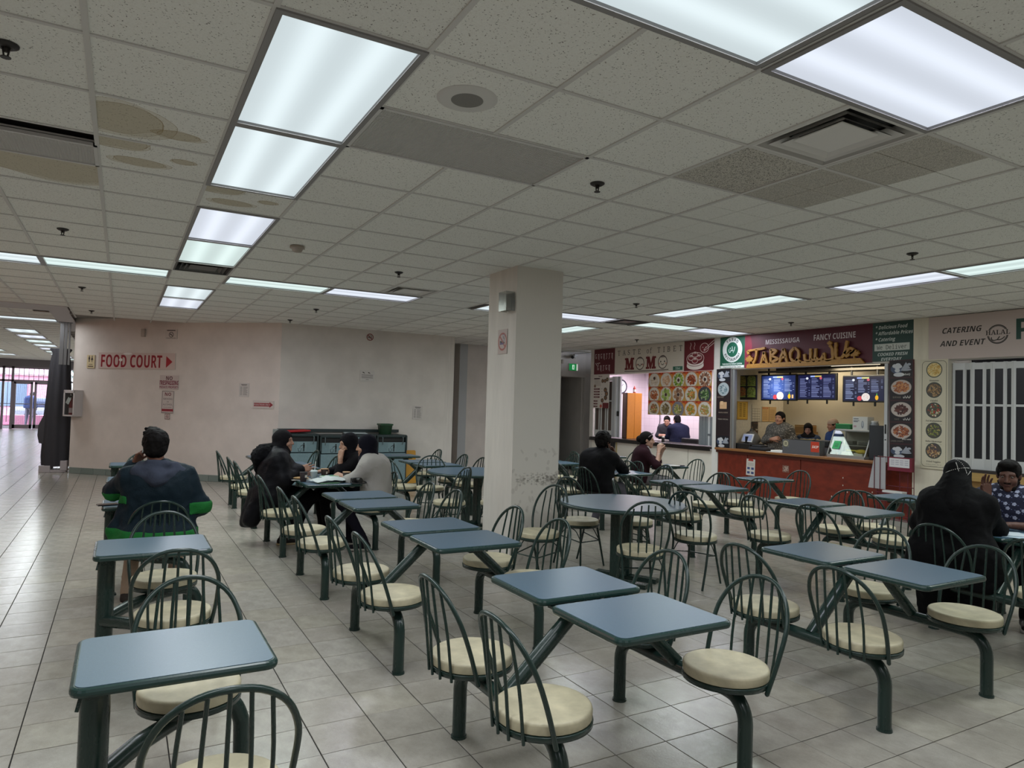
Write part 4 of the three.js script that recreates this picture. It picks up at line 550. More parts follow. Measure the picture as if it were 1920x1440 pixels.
// posters on the kitchen divider
const kd = (n, l, x, y, w, h, draw) => sign(n, l, 'paper', w, h, [x, y, -9.763], 0, 500, draw, { d: 0.006 });
kd('notice', 'yellow notice on the grill stall side wall', 10.75, 1.66, 0.3, 0.36, (g, w, h) => { g.fillStyle = '#b8872a'; g.fillRect(0, 0, w, h); g.fillStyle = '#d0a845'; g.fillRect(8, 8, w - 16, h - 16); g.fillStyle = '#7a5a1c'; for (let i = 0; i < 7; i++) for (const x of [0.22, 0.55]) g.fillRect(w * x, h * (0.12 + i * 0.11), w * 0.22, h * 0.045); });
kd('notice', 'white gridded calendar sheet on the grill stall side wall', 11.14, 1.62, 0.24, 0.34, (g, w, h) => { g.fillStyle = '#c9c2b0'; g.fillRect(0, 0, w, h); g.strokeStyle = '#4a463c'; g.lineWidth = 2; for (let i = 0; i < 5; i++) { g.strokeRect(4, h * (0.25 + i * 0.15), w - 8, h * 0.15); } g.strokeRect(w * 0.35, h * 0.25, w * 0.3, h * 0.75); });
kd('notice', 'two beige sheets pinned side by side on the grill stall side wall', 11.52, 1.6, 0.42, 0.3, (g, w, h) => { g.fillStyle = '#c2a06c'; g.fillRect(0, 0, w * 0.48, h); g.fillStyle = '#bd9e70'; g.fillRect(w * 0.5, 0, w * 0.5, h); g.fillStyle = '#7a5a38'; for (let i = 0; i < 8; i++) { g.fillRect(w * 0.06, h * (0.2 + i * 0.09), w * 0.32, 3); g.fillRect(w * 0.56, h * (0.2 + i * 0.09), w * 0.32, 3); } g.fillStyle = '#a03a2a'; for (let i = 0; i < 5; i++) g.fillRect(w * (0.05 + i * 0.08), 8, 10, 12); });
kd('notice', 'narrow dark flyer low on the grill stall side wall', 11.1, 1.28, 0.2, 0.32, (g, w, h) => { g.fillStyle = '#3a3430'; g.fillRect(0, 0, w, h); for (let i = 0; i < 40; i++) { g.fillStyle = ['#8a7a6a', '#6a4a3a', '#b0a898', '#2a2a2a'][i % 4]; g.fillRect(rnd() * w, rnd() * h, rr(8, 30), rr(6, 20)); } });
// goods on the grill counter
const CY = 0.9375;
{
  let t = T('cash_register', 'black till with a small lit display at the left end of the counter', 'till', [10.4, CY, -9.28], RS); M('drawer', rbox(0.42, 0.1, 0.4, 0, 0.05, 0, 0.01), mBlack, t); M('display_stand', box(0.05, 0.14, 0.04, -0.06, 0.16, -0.02), mBlack, t); const s = M('display', rbox(0.26, 0.17, 0.02, -0.06, 0.2, 0.04, 0.006), mat('#c9c9cc', 0.4), t); s.rotation.x = -0.4; M('screen', box(0.21, 0.12, 0.004, -0.06, 0.2, 0.054), new THREE.MeshStandardMaterial({ color: '#222', emissive: '#8a96b8', emissiveIntensity: 0.7 }), s);
  t = T('paper_bag', 'crumpled grey plastic bag behind the till', 'bag', [10.78, CY, -9.55]); const bg = new THREE.SphereGeometry(0.16, 20, 14); const p = bg.attributes.position; for (let i = 0; i < p.count; i++) { const k = 1 + 0.22 * noise3(p.getX(i) * 12, p.getY(i) * 12, p.getZ(i) * 12); p.setXYZ(i, p.getX(i) * k, p.getY(i) * k * 1.1, p.getZ(i) * k); } bg.computeVertexNormals(); M('sack', bg.translate(0, 0.15, 0), mat('#5f5e5a', 0.5), t); M('knot', cyl(0.02, 0.05, 0.07, 0, 0.34, 0, 10), mat('#3b3a38', 0.5), t);
  t = T('folded_cloth', 'dark folded cloth lying on the counter before the cashier', 'cloth', [10.2, CY, -8.8]); M('fold', [rbox(0.26, 0.06, 0.4, 0, 0.03, 0, 0.025, 3), rbox(0.2, 0.04, 0.22, 0.02, 0.075, -0.06, 0.018, 3)], mat('#25262a', 0.9), t);
  t = T('paper_sheets', 'loose white papers on the counter beside the grey screen', 'paper', [10.15, CY, -8.4], 0.1); M('sheet', box(0.24, 0.006, 0.3, 0, 0.003, 0), mWhite, t); M('sheet', rbox(0.22, 0.03, 0.26, 0.04, 0.02, 0.03, 0.01), mWhite, t);
  t = T('counter_screen', 'low grey steel screen panel with a red SKIP sticker on the counter', 'panel', [10.05, CY, -7.845], RS); M('sheet_metal', [box(0.74, 0.24, 0.012, 0, 0.12, 0), box(0.012, 0.24, 0.3, -0.364, 0.12, -0.15), box(0.012, 0.24, 0.12, 0.364, 0.12, -0.06)], mat('#74757a', 0.35, { metalness: 0.6 }), t);
  sign('red_sticker', null, null, 0.16, 0.17, [0.28, 0.145, 0.0075], 0, 600, (g, w, h) => { g.fillStyle = '#c03a1e'; g.fillRect(0, 0, w, h); text(g, 'SKIP', w / 2, h / 2, h * 0.34, '#f0e6e0', 'sans-serif', { style: 'italic bold' }); }, { parent: t, d: 0.003 });
  sign('round_sticker', null, null, 0.12, 0.12, [-0.3, 0.17, 0.0075], 0, 500, (g, w, h) => { g.fillStyle = '#74757a'; g.fillRect(0, 0, w, h); g.fillStyle = '#a8a288'; g.beginPath(); g.roundRect(2, 2, w - 4, h - 4, w * 0.4); g.fill(); g.strokeStyle = '#3a3a30'; g.lineWidth = 4; g.stroke(); text(g, 'H', w / 2, h / 2, h * 0.5, '#2a2a24', 'serif'); }, { parent: t, d: 0.003 });
  t = T('food_tray', 'open tray of dark food behind the grey steel screen', 'tray', [10.4, CY + 0.19, -7.95]); M('dish', [box(0.3, 0.02, 0.36), box(0.3, 0.06, 0.012, 0, 0.03, 0.18), box(0.3, 0.06, 0.012, 0, 0.03, -0.18), box(0.012, 0.06, 0.36, 0.15, 0.03, 0), box(0.012, 0.06, 0.36, -0.15, 0.03, 0)], mat('#3a3c3a', 0.4), t); const fd = []; for (let i = 0; i < 40; i++) fd.push(new THREE.SphereGeometry(0.022, 8, 6).scale(1, 0.7, 1.3).translate(rr(-0.12, 0.12), rr(0.02, 0.06), rr(-0.16, 0.16))); stuff(M('food_pieces', fd, mat('#6d5f3a', 0.6), t)); M('support', [box(0.24, 0.178, 0.3, 0, -0.1, 0)], mat('#5a5b5f', 0.5), t);
  t = T('box_of_lids', 'dark plastic lid box beside the food tray on the counter', 'box', [10.45, CY + 0.14, -7.63]); M('tub', rbox(0.26, 0.1, 0.24, 0, 0.05, 0, 0.02), mat('#2a2c2e', 0.3), t); M('rim', rbox(0.28, 0.015, 0.26, 0, 0.1, 0, 0.006), mat('#3c3f42', 0.3), t); M('stand', box(0.2, 0.138, 0.2, 0, -0.07, 0), mat('#5a5b5f', 0.5), t);
  // glass display case
  t = T('display_case', 'slanted glass food display case on the grill counter', 'display case', [10.38, CY, -7.08], RS); const L = 0.66;
  M('frame', [box(L, 0.03, 0.5, 0, 0.015, 0), rbox(L, 0.035, 0.3, 0, 0.44, -0.1, 0.008), bar([-L / 2, 0.03, 0.24], [-L / 2, 0.43, 0.05], 0.012, 8), bar([L / 2, 0.03, 0.24], [L / 2, 0.43, 0.05], 0.012, 8), box(0.02, 0.42, 0.02, -L / 2, 0.22, -0.24), box(0.02, 0.42, 0.02, L / 2, 0.22, -0.24), box(L, 0.025, 0.025, 0, 0.035, 0.24)], mat('#a9aaa8', 0.35, { metalness: 0.5 }), t);
  const gl = M('front_glass', box(L - 0.03, 0.43, 0.005, 0, 0, 0), mGlass, t); gl.position.set(0, 0.235, 0.147); gl.rotation.x = -0.445; M('shelf', [box(L - 0.05, 0.008, 0.3, 0, 0.2, -0.06), box(L - 0.03, 0.4, 0.008, 0, 0.23, -0.24)], mat('#8d8878', 0.5), t);
  for (const [x, y, z, c, l] of [[-0.08, 0.06, 0.05, '#cfc4a0', 'tub of pale sauce'], [0.14, 0.05, 0.06, '#c9bfa8', 'tub']]) M('tub', rbox(0.16, 0.07, 0.14, x, y, z, 0.012), mat(c, 0.5), t); M('yellow_lid', rbox(0.2, 0.02, 0.12, 0.02, 0.12, 0.06, 0.008), mat('#c9b83a', 0.5), t); M('yellow_cloth', new THREE.SphereGeometry(0.075, 14, 10).scale(1.2, 0.5, 0.8).translate(0.18, 0.11, 0.1), mat('#c9a820', 0.7), t); M('container', [rbox(0.14, 0.06, 0.12, -0.1, 0.24, -0.05, 0.01), rbox(0.2, 0.05, 0.14, 0.16, 0.235, -0.06, 0.01)], mat('#4a4438', 0.5), t);
  sign('green_sticker', null, null, 0.13, 0.14, [-0.2, 0.2, 0.176], 0, 500, (g, w, h) => { g.fillStyle = '#24b060'; g.fillRect(0, 0, w, h); g.fillStyle = '#0e5a34'; for (const y of [0.38, 0.56, 0.7]) g.fillRect(w * 0.25, h * y, w * 0.5, h * 0.07); }, { parent: t, d: 0.003, rx: -0.445 });
  t = T('carton', 'white printed appliance carton standing on the glass display case', 'box', [10.5, CY + 0.458, -7.02], RS); M('box_body', box(0.26, 0.21, 0.16, 0, 0.105, 0), mat('#cfcfca', 0.6), t); sign('print', null, null, 0.25, 0.2, [0, 0.105, 0.081], 0, 600, (g, w, h) => { g.fillStyle = '#c6c7c2'; g.fillRect(0, 0, w, h); g.fillStyle = '#5a6068'; g.fillRect(8, h * 0.12, w * 0.35, 7); g.fillRect(8, h * 0.28, w * 0.4, 6); g.fillRect(8, h * 0.36, w * 0.3, 6); g.fillStyle = '#b09098'; g.fillRect(8, h * 0.68, w * 0.2, h * 0.16); g.fillStyle = '#7a828a'; g.beginPath(); g.ellipse(w * 0.68, h * 0.6, w * 0.09, h * 0.3, 0, 0, 7); g.fill(); g.fillStyle = '#aeb4b8'; g.beginPath(); g.ellipse(w * 0.68, h * 0.55, w * 0.05, h * 0.2, 0, 0, 7); g.fill(); }, { parent: t, d: 0.003 });
  t = T('basket', 'green plastic basket on the glass display case, left of the white carton', 'basket', [10.5, CY + 0.458, -7.31]); M('tray', [box(0.2, 0.012, 0.26, 0, 0.006, 0), box(0.2, 0.07, 0.01, 0, 0.04, 0.13), box(0.2, 0.07, 0.01, 0, 0.04, -0.13), box(0.01, 0.07, 0.26, 0.1, 0.04, 0), box(0.01, 0.07, 0.26, -0.1, 0.04, 0)], mat('#1a6a3a', 0.4), t); M('rim', [bar([-0.1, 0.078, -0.13], [-0.1, 0.078, 0.13], 0.008, 6), bar([0.1, 0.078, -0.13], [0.1, 0.078, 0.13], 0.008, 6)], mat('#2a8a50', 0.4), t);
  t = T('glass_jar', 'clear jar with a lid at the right end of the display case', 'jar', [10.5, CY + 0.458, -6.82]); M('body', lathe([[0.001, 0], [0.06, 0.004], [0.062, 0.1], [0.05, 0.12], [0.05, 0.125], [0.001, 0.125]], 20), mat('#8f9498', 0.25), t); M('lid', cyl(0.052, 0.055, 0.025, 0, 0.137, 0, 20), mat('#c2c4c2', 0.4), t);
  t = T('slate_board', 'black slate board leaning at the right end of the grill counter', 'board', [10.3, CY, -6.6], RS); const b = M('panel', box(0.3, 0.54, 0.02, 0, 0.27, 0), mat('#33363c', 0.6), t); M('ledge', box(0.3, 0.02, 0.04, 0, 0.01, 0.015), mBlack, t); t.rotation.y = RS + 0.5;
  t = T('shutter_leaf', 'pale grey shutter post with a keyhole at the right end of the grill opening', 'shutter', [XS + 0.02, 0.93, -6.4]); M('panel', [box(0.06, 1.5, 0.05, 0, 0.75, 0), box(0.05, 1.5, 0.03, 0.01, 0.75, 0.06)], mat('#b9bbbd', 0.5), t); M('lock', [box(0.01, 0.14, 0.02, -0.032, 0.5, 0.0), cyl(0.012, 0.012, 0.01, -0.03, 0.34, 0, 12)], mBlack, t);
  tag(structure(M('trim_5', [box(0.06, 1.5, 0.06, XS + 0.02, 1.68, -9.42)], mAlu)), undefined, undefined);
}
// brochure rack and white folder
{
  const t = T('brochure_rack', 'magenta wire brochure rack on the counter front by the white post', 'rack', [XS - 0.16, 0, -6.12]); const m = mat('#5c1426', 0.45), r = 0.006, B = [];
  for (const z of [-0.3, -0.18, 0.04, 0.16, 0.25]) B.push(bar([-0.0, 0.1, z], [0, 1.02, z], r, 6)); for (const z of [-0.3, 0.25]) B.push(bar([0.12, 0.0, z], [0, 0.5, z], r, 6), bar([-0.14, 0.0, z], [0, 0.3, z], r, 6)); for (const y of [0.12, 0.36, 0.6, 0.84, 1.02]) B.push(bar([0, y, -0.3], [0, y, 0.25], r, 6)); for (const y of [0.12, 0.18]) B.push(bar([-0.12, y, -0.3], [-0.12, y, 0.25], r, 6)); M('wire_frame', B, m, t);
  M('tray', [box(0.06, 0.2, 0.36, -0.03, 0.93, 0.07)], mat('#701830', 0.5), t); sign('leaflet', null, null, 0.3, 0.13, [-0.064, 0.95, 0.07], RS, 500, (g, w, h) => { g.fillStyle = '#d2d0d4'; g.fillRect(0, 0, w, h); g.fillStyle = '#a8a8b4'; for (let i = 0; i < 4; i++) for (let j = 0; j < 3; j++) g.fillRect(w * (0.08 + i * 0.23), h * (0.2 + j * 0.22), w * 0.17, 6); }, { parent: t, d: 0.006 });
  M('tray', [box(0.16, 0.012, 0.5, -0.06, 0.5, 0.0)], m, t); M('leaflet', box(0.12, 0.03, 0.3, -0.06, 0.52, 0), mWhite, t);
  const f = T('folder', 'tall white sheet hanging on the magenta brochure rack', 'paper', [XS - 0.2, 0.54, -6.39], RS); M('sheet', extrude([[-0.15, 0], [0.12, 0], [0.12, 0.47], [-0.06, 0.47]], 0.006), mat('#a9a8ac', 0.7), f); M('clip', [box(0.008, 0.5, 0.008, 0.04, 0.24, 0.012), box(0.008, 0.5, 0.008, -0.05, 0.24, 0.012)], m, f);
}
// dumpling kitchen
{
  let t = T('cupboard', 'tall orange wooden cupboard behind the left end of the dumpling counter', 'cupboard', [10.62, 0.93, -13.02]); M('carcass', box(0.44, 1.08, 0.17, 0, 0.54, 0), mat('#3a2417', 0.6), t); for (const s of [-1, 1]) M('side_panel', rbox(0.215, 1.08, 0.012, 0.11 * s, 0.54, 0.09, 0.003, 1), mat('#c9822f', 0.4, { map: grainTex }), t); M('front', box(0.012, 1.06, 0.15, -0.225, 0.54, 0), mat('#4a3020', 0.5), t);
  t = T('wall_clock', 'round clock with a dark rim on the tiled kitchen wall', 'clock', [11.2, 2.2, -14.19]); M('rim', new THREE.TorusGeometry(0.17, 0.022, 10, 40), mat('#3c3c4a', 0.4), t); M('face', cyl(0.165, 0.165, 0.02, 0, 0, 0, 40).rotateX(Math.PI / 2), mat('#d8dae6', 0.5), t); M('hand', [bar([0, 0, 0.015], [0.06, 0.07, 0.015], 0.005, 6), bar([0, 0, 0.015], [0.02, -0.12, 0.015], 0.004, 6)], mBlack, t);
  t = T('wall_fan', 'white wall fan high on the tiled kitchen wall', 'fan', [11.96, 2.32, -13.85], RS); M('guard', [new THREE.TorusGeometry(0.2, 0.008, 8, 36), new THREE.TorusGeometry(0.13, 0.005, 8, 30), new THREE.TorusGeometry(0.07, 0.005, 8, 24), ...[...Array(12)].map((_, i) => bar([0, 0, 0.02], [0.2 * Math.cos(i * 0.5236), 0.2 * Math.sin(i * 0.5236), 0], 0.003, 5))], mat('#b8b2b8', 0.4), t); M('motor', cyl(0.06, 0.05, 0.1, 0, 0, 0, 18).rotateX(Math.PI / 2).translate(0, 0, -0.04), mat('#8a8488', 0.4), t); for (let i = 0; i < 3; i++) M('blade', new THREE.SphereGeometry(0.08, 12, 8).scale(1, 0.7, 0.08).translate(0.1, 0, 0).rotateZ(i * 2.094), mat('#cfcbd2', 0.5), t);
  t = T('cable', 'dark cable hanging down the tiled kitchen wall with a plug', 'cable', [11.97, 0, -13.6]); M('cord', tube([[0, 2.5, 0], [-0.01, 2.1, 0.02], [0, 1.75, 0], [-0.01, 1.45, 0.05], [0, 1.25, 0.03]], 0.012, 30, 6), mat('#5c5a62', 0.5), t); M('plug', rbox(0.03, 0.14, 0.05, -0.01, 1.2, 0.03, 0.01), mat('#6b6a70', 0.5), t);
  t = T('wall_shelf', 'pale box shelf on the tiled kitchen wall beside the poster', 'shelf', [11.9, 1.7, -12.95]); M('board', box(0.18, 0.03, 0.6, 0, 0.18, 0), mat('#d8d2d8', 0.4), t); M('bracket', [box(0.16, 0.18, 0.02, 0, 0.08, -0.27), box(0.16, 0.18, 0.02, 0, 0.08, 0.27)], mat('#c4bec6', 0.4), t);
  t = T('bottle', 'red and white bottle on top of the orange cupboard', 'bottle', [10.68, 2.01, -13.02]); M('body', lathe([[0.001, 0], [0.032, 0.002], [0.032, 0.11], [0.012, 0.15], [0.012, 0.17], [0.001, 0.17]], 16), mat('#b04038', 0.4), t); M('label', cyl(0.0328, 0.0328, 0.06, 0, 0.06, 0, 16), mat('#e0d8d4', 0.6), t);
  t = T('salt_shaker', 'small black and white shaker on the dumpling counter', 'shaker', [10.3, CY - 0.006, -11.55]); M('body', cyl(0.03, 0.035, 0.1, 0, 0.05, 0, 14), mBlack, t); M('cap', cyl(0.022, 0.03, 0.03, 0, 0.115, 0, 14), mWhite, t);
  t = T('office_chair', 'black chair back seen behind the dumpling counter', 'chair', [10.75, 0, -11.2]); M('backrest', rbox(0.06, 0.32, 0.5, 0, 0.87, 0, 0.03, 4), mat('#2c2a30', 0.7), t); M('seat', rbox(0.46, 0.08, 0.46, 0.22, 0.5, 0, 0.03, 3), mat('#2c2a30', 0.7), t); M('base', [cyl(0.03, 0.03, 0.45, 0.22, 0.24, 0, 10), box(0.5, 0.04, 0.05, 0.22, 0.03, 0), box(0.05, 0.04, 0.5, 0.22, 0.03, 0), box(0.03, 0.3, 0.06, 0.02, 0.62, 0)], mBlack, t);
  t = T('steel_cabinet', 'steel kitchen unit with brown cartons behind the cashier', 'cabinet', [11.72, 0, -8.6]); M('carcass', box(0.4, 1.05, 1.6, 0, 0.525, 0), mat('#807a6c', 0.35, { metalness: 0.5 }), t); M('worktop', box(0.42, 0.03, 1.64, 0, 1.065, 0), mat('#a8a290', 0.3, { metalness: 0.6 }), t); M('door', [box(0.02, 0.8, 0.76, -0.205, 0.5, -0.39), box(0.02, 0.8, 0.76, -0.205, 0.5, 0.39)], mat('#8c8676', 0.3, { metalness: 0.6 }), t);
  [[11.75, 1.08, -9.05, 0.3, 0.2, 0.3, 'brown carton stacked on the steel unit, lower one'], [11.75, 1.28, -9.07, 0.28, 0.13, 0.28, 'brown carton stacked on the steel unit, upper one']].forEach(([x, y, z, w, h, d, l]) => { const c = T('carton', l, 'box', [x, y, z]); M('box_body', box(w, h, d, 0, h / 2, 0), mat('#8f6a3a', 0.8, { map: grainTex }), c); M('tape', box(w + 0.004, h * 0.12, d + 0.004, 0, h * 0.8, 0), mat('#a8824c', 0.6), c); });
}
// ---------- signs on the left walls ----------
const dsign = (n, l, s0, s1, y0, y1, px, draw, o = {}) => sign(n, l, o.cat ?? 'sign', s1 - s0, y1 - y0, onDiag((s0 + s1) / 2, (y0 + y1) / 2, 0.008), DA, px, draw, o);
dsign('directory_sign', 'red and white FOOD COURT sign with an arrow pointing right', 0.605, 2.385, 2.145, 2.465, 380, (g, w, h) => {
  g.fillStyle = '#cdb9b2'; g.fillRect(0, 0, w, h); text(g, 'FOOD COURT', w * 0.43, h * 0.54, h * 1.08, '#8e1626', 'sans-serif', { sx: 0.66 }); g.fillStyle = '#a01f2e'; g.beginPath(); g.moveTo(w * 0.885, h * 0.18); g.lineTo(w * 0.965, h * 0.53); g.lineTo(w * 0.885, h * 0.9); g.fill(); g.fillStyle = '#e6e0dc'; g.beginPath(); g.ellipse(w * 0.295, h * 0.45, 16, 12, 0, 0, 7); g.fill(); g.beginPath(); g.ellipse(w * 0.385, h * 0.06, 40, 8, 0, 0, 7); g.fill();
}, { rough: 0.3 });
const person2 = (g, x, y, s, c, dress) => { g.fillStyle = c; g.beginPath(); g.arc(x, y - s * 0.85, s * 0.16, 0, 7); g.fill(); if (dress) { g.beginPath(); g.moveTo(x - s * 0.12, y - s * 0.65); g.lineTo(x + s * 0.12, y - s * 0.65); g.lineTo(x + s * 0.34, y + s * 0.1); g.lineTo(x - s * 0.34, y + s * 0.1); g.fill(); g.fillRect(x - s * 0.14, y, s * 0.1, s * 0.6); g.fillRect(x + s * 0.04, y, s * 0.1, s * 0.6); } else { g.fillRect(x - s * 0.24, y - s * 0.65, s * 0.48, s * 0.62); g.fillRect(x - s * 0.15, y - s * 0.1, s * 0.13, s * 0.7); g.fillRect(x + s * 0.02, y - s * 0.1, s * 0.13, s * 0.7); } };
dsign('restroom_sign', 'small cream washroom sign with two figures left of the FOOD COURT sign', 0.33, 0.515, 2.145, 2.41, 500, (g, w, h) => { g.fillStyle = '#cfbd94'; g.fillRect(0, 0, w, h); person2(g, w * 0.3, h * 0.36, h * 0.3, '#2a1d1c'); person2(g, w * 0.66, h * 0.36, h * 0.3, '#2a1d1c', true); g.fillStyle = '#4a3a30'; g.fillRect(w * 0.25, h * 0.7, w * 0.5, h * 0.04); g.fillRect(w * 0.15, h * 0.84, w * 0.7, h * 0.07); });
const noSmoke = (g, x, y, r, c, bg) => { g.fillStyle = bg; g.beginPath(); g.arc(x, y, r, 0, 7); g.fill(); g.fillStyle = '#2a2625'; g.save(); g.translate(x, y); g.rotate(0.15); g.fillRect(-r * 0.6, -r * 0.02, r * 1.1, r * 0.2); g.restore(); g.strokeStyle = '#2a2625'; g.lineWidth = r * 0.1; g.beginPath(); g.moveTo(x + r * 0.4, y - r * 0.1); g.bezierCurveTo(x + r * 0.5, y - r * 0.4, x + r * 0.1, y - r * 0.3, x + r * 0.25, y - r * 0.6); g.stroke(); g.strokeStyle = c; g.lineWidth = r * 0.2; g.beginPath(); g.arc(x, y, r * 0.9, 0, 7); g.moveTo(x - r * 0.62, y - r * 0.62); g.lineTo(x + r * 0.62, y + r * 0.62); g.stroke(); };
dsign('no_smoking_sign', 'small white no smoking card high on the left wall', 2.13, 2.4, 2.75, 2.935, 500, (g, w, h) => { g.fillStyle = '#cfc6bf'; g.fillRect(0, 0, w, h); g.fillStyle = '#3a3432'; g.fillRect(w * 0.15, h * 0.06, w * 0.7, h * 0.09); noSmoke(g, w * 0.52, h * 0.55, h * 0.29, '#3a3432', '#cfc6bf'); g.fillRect(w * 0.1, h * 0.9, w * 0.8, h * 0.03); });
dsign('warning_sign', 'white sign reading NO TRESPASSING PRIVATE PROPERTY in dark red', 2.055, 2.48, 1.755, 2.03, 420, (g, w, h) => { g.fillStyle = '#c6b8b3'; g.fillRect(0, 0, w, h); text(g, 'NO', w * 0.5, h * 0.2, h * 0.38, '#4e1422', 'sans-serif'); text(g, 'TRESPASSING', w * 0.5, h * 0.54, h * 0.42, '#6e1230', 'sans-serif', { sx: 0.6, stroke: '#6e1230', lw: 1.5 }); text(g, 'PRIVATE PROPERTY', w * 0.5, h * 0.84, h * 0.24, '#6e1230', 'sans-serif', { sx: 0.72 }); });
dsign('warning_sign', 'tall white sign reading NO SMOKING OR ALCOHOL with a red strip', 2.115, 2.395, 1.285, 1.725, 420, (g, w, h) => { g.fillStyle = '#c9beb8'; g.fillRect(0, 0, w, h); g.strokeStyle = '#3c3030'; g.lineWidth = 3; g.strokeRect(5, 4, w - 10, h - 8); text(g, 'NO', w * 0.5, h * 0.16, h * 0.2, '#6b1c28', 'sans-serif', { sx: 1.15 }); text(g, 'SMOKING', w * 0.5, h * 0.36, h * 0.11, '#4a3a3c', 'sans-serif', { style: 'normal' }); text(g, 'OR', w * 0.5, h * 0.49, h * 0.08, '#4a3a3c', 'sans-serif', { style: 'normal' }); text(g, 'ALCOHOL', w * 0.5, h * 0.61, h * 0.11, '#4a3a3c', 'sans-serif', { style: 'normal' }); text(g, 'ON THESE PREMISES', w * 0.5, h * 0.74, h * 0.05, '#4a3a3c', 'sans-serif', { style: 'normal', sx: 0.9 }); g.fillStyle = '#8e2a36'; g.fillRect(w * 0.04, h * 0.81, w * 0.92, h * 0.11); });
dsign('sticker', 'tiny square sticker under the NO SMOKING OR ALCOHOL sign', 2.2, 2.315, 1.165, 1.275, 400, (g, w, h) => { g.fillStyle = '#c9beb8'; g.fillRect(0, 0, w, h); g.strokeStyle = '#5a3030'; g.lineWidth = 3; g.strokeRect(2, 2, w - 4, h - 4); noSmoke(g, w / 2, h / 2, h * 0.3, '#8a4040', '#c9beb8'); }, { d: 0.004, cat: 'sticker' });
const listing = (g, w, h) => { g.fillStyle = '#c9c3be'; g.fillRect(0, 0, w, h); g.fillStyle = '#5c5652'; g.fillRect(w * 0.2, h * 0.08, w * 0.6, h * 0.04); g.fillRect(w * 0.25, h * 0.15, w * 0.5, h * 0.03); for (let i = 0; i < 8; i++) { g.fillRect(w * 0.12, h * (0.28 + i * 0.08), w * 0.2, h * 0.022); g.fillRect(w * 0.42, h * (0.28 + i * 0.08), w * rr(0.3, 0.45), h * 0.022); } };
dsign('notice', 'white typed page near the right end of the pinkish left wall', 3.815, 4.025, 1.65, 1.91, 400, listing, { d: 0.004, cat: 'paper' });
dsign('arrow_sign', 'small white sign with a red arrow at the wall corner', 4.125, 4.565, 1.435, 1.585, 380, (g, w, h) => { g.fillStyle = '#cabfb9'; g.fillRect(0, 0, w, h); g.fillStyle = '#8e2a34'; g.fillRect(w * 0.05, h * 0.3, w * 0.78, h * 0.42); g.beginPath(); g.moveTo(w * 0.8, h * 0.14); g.lineTo(w * 0.97, h * 0.51); g.lineTo(w * 0.8, h * 0.88); g.fill(); text(g, 'PEDESTRIAN ONLY', w * 0.44, h * 0.52, h * 0.27, '#cabfb9', 'sans-serif', { sx: 0.95 }); });
const bsign = (n, l, cat, x0, x1, y0, y1, draw, o = {}) => sign(n, l, cat, x1 - x0, y1 - y0, [(x0 + x1) / 2, (y0 + y1) / 2, -13.594], 0, 420, draw, { d: 0.006, ...o });
{ const t = T('no_smoking_sign', 'round red no smoking disc high above the waste bins', 'sign', [4.32, 2.925, -13.59]); const tx = ctex(128, 128, (g, w, h) => { g.fillStyle = '#b3aaa4'; g.fillRect(0, 0, w, h); noSmoke(g, 64, 64, 64, '#7a2a26', '#b3aaa4'); }); const dg = new THREE.CircleGeometry(0.072, 36).translate(0, 0, 0.006); M('print', dg, mat('#fff', 0.5, { map: tx }), t); M('disc', cyl(0.072, 0.072, 0.005, 0, 0, 0, 36).rotateX(Math.PI / 2).translate(0, 0, 0.003), side, t); }
bsign('notice', 'white printed card with two small animal drawings above the waste bins', 'sign', 4.145, 4.44, 2.035, 2.255, (g, w, h) => { g.fillStyle = '#cfcac5'; g.fillRect(0, 0, w, h); g.fillStyle = '#4a4643'; for (const x of [0.22, 0.6]) { g.beginPath(); g.ellipse(w * x, h * 0.22, w * 0.06, h * 0.05, 0.4, 0, 7); g.fill(); g.fillRect(w * x, h * 0.22, w * 0.09, h * 0.05); g.fillRect(w * (x + 0.07), h * 0.24, w * 0.02, h * 0.1); } for (const y of [0.42, 0.55, 0.68]) g.fillRect(w * 0.1, h * y, w * 0.8, h * 0.035); g.fillRect(w * 0.4, h * 0.84, w * 0.2, h * 0.03); });
bsign('notice', 'white typed page on the wall right of the waste bins', 'paper', 5.29, 5.505, 1.28, 1.565, listing, { rz: -0.03, d: 0.004 });
tag(M('wall_sensor', [rbox(0.08, 0.16, 0.05, ...[0, 0, 0], 0.008)], mat('#b5a99f', 0.6)), 'small beige sensor box high on the left wall', 'sensor').position.set(...onDiag(1.64, 2.865, 0.026)); scene.children.at(-1).rotation.y = DA;
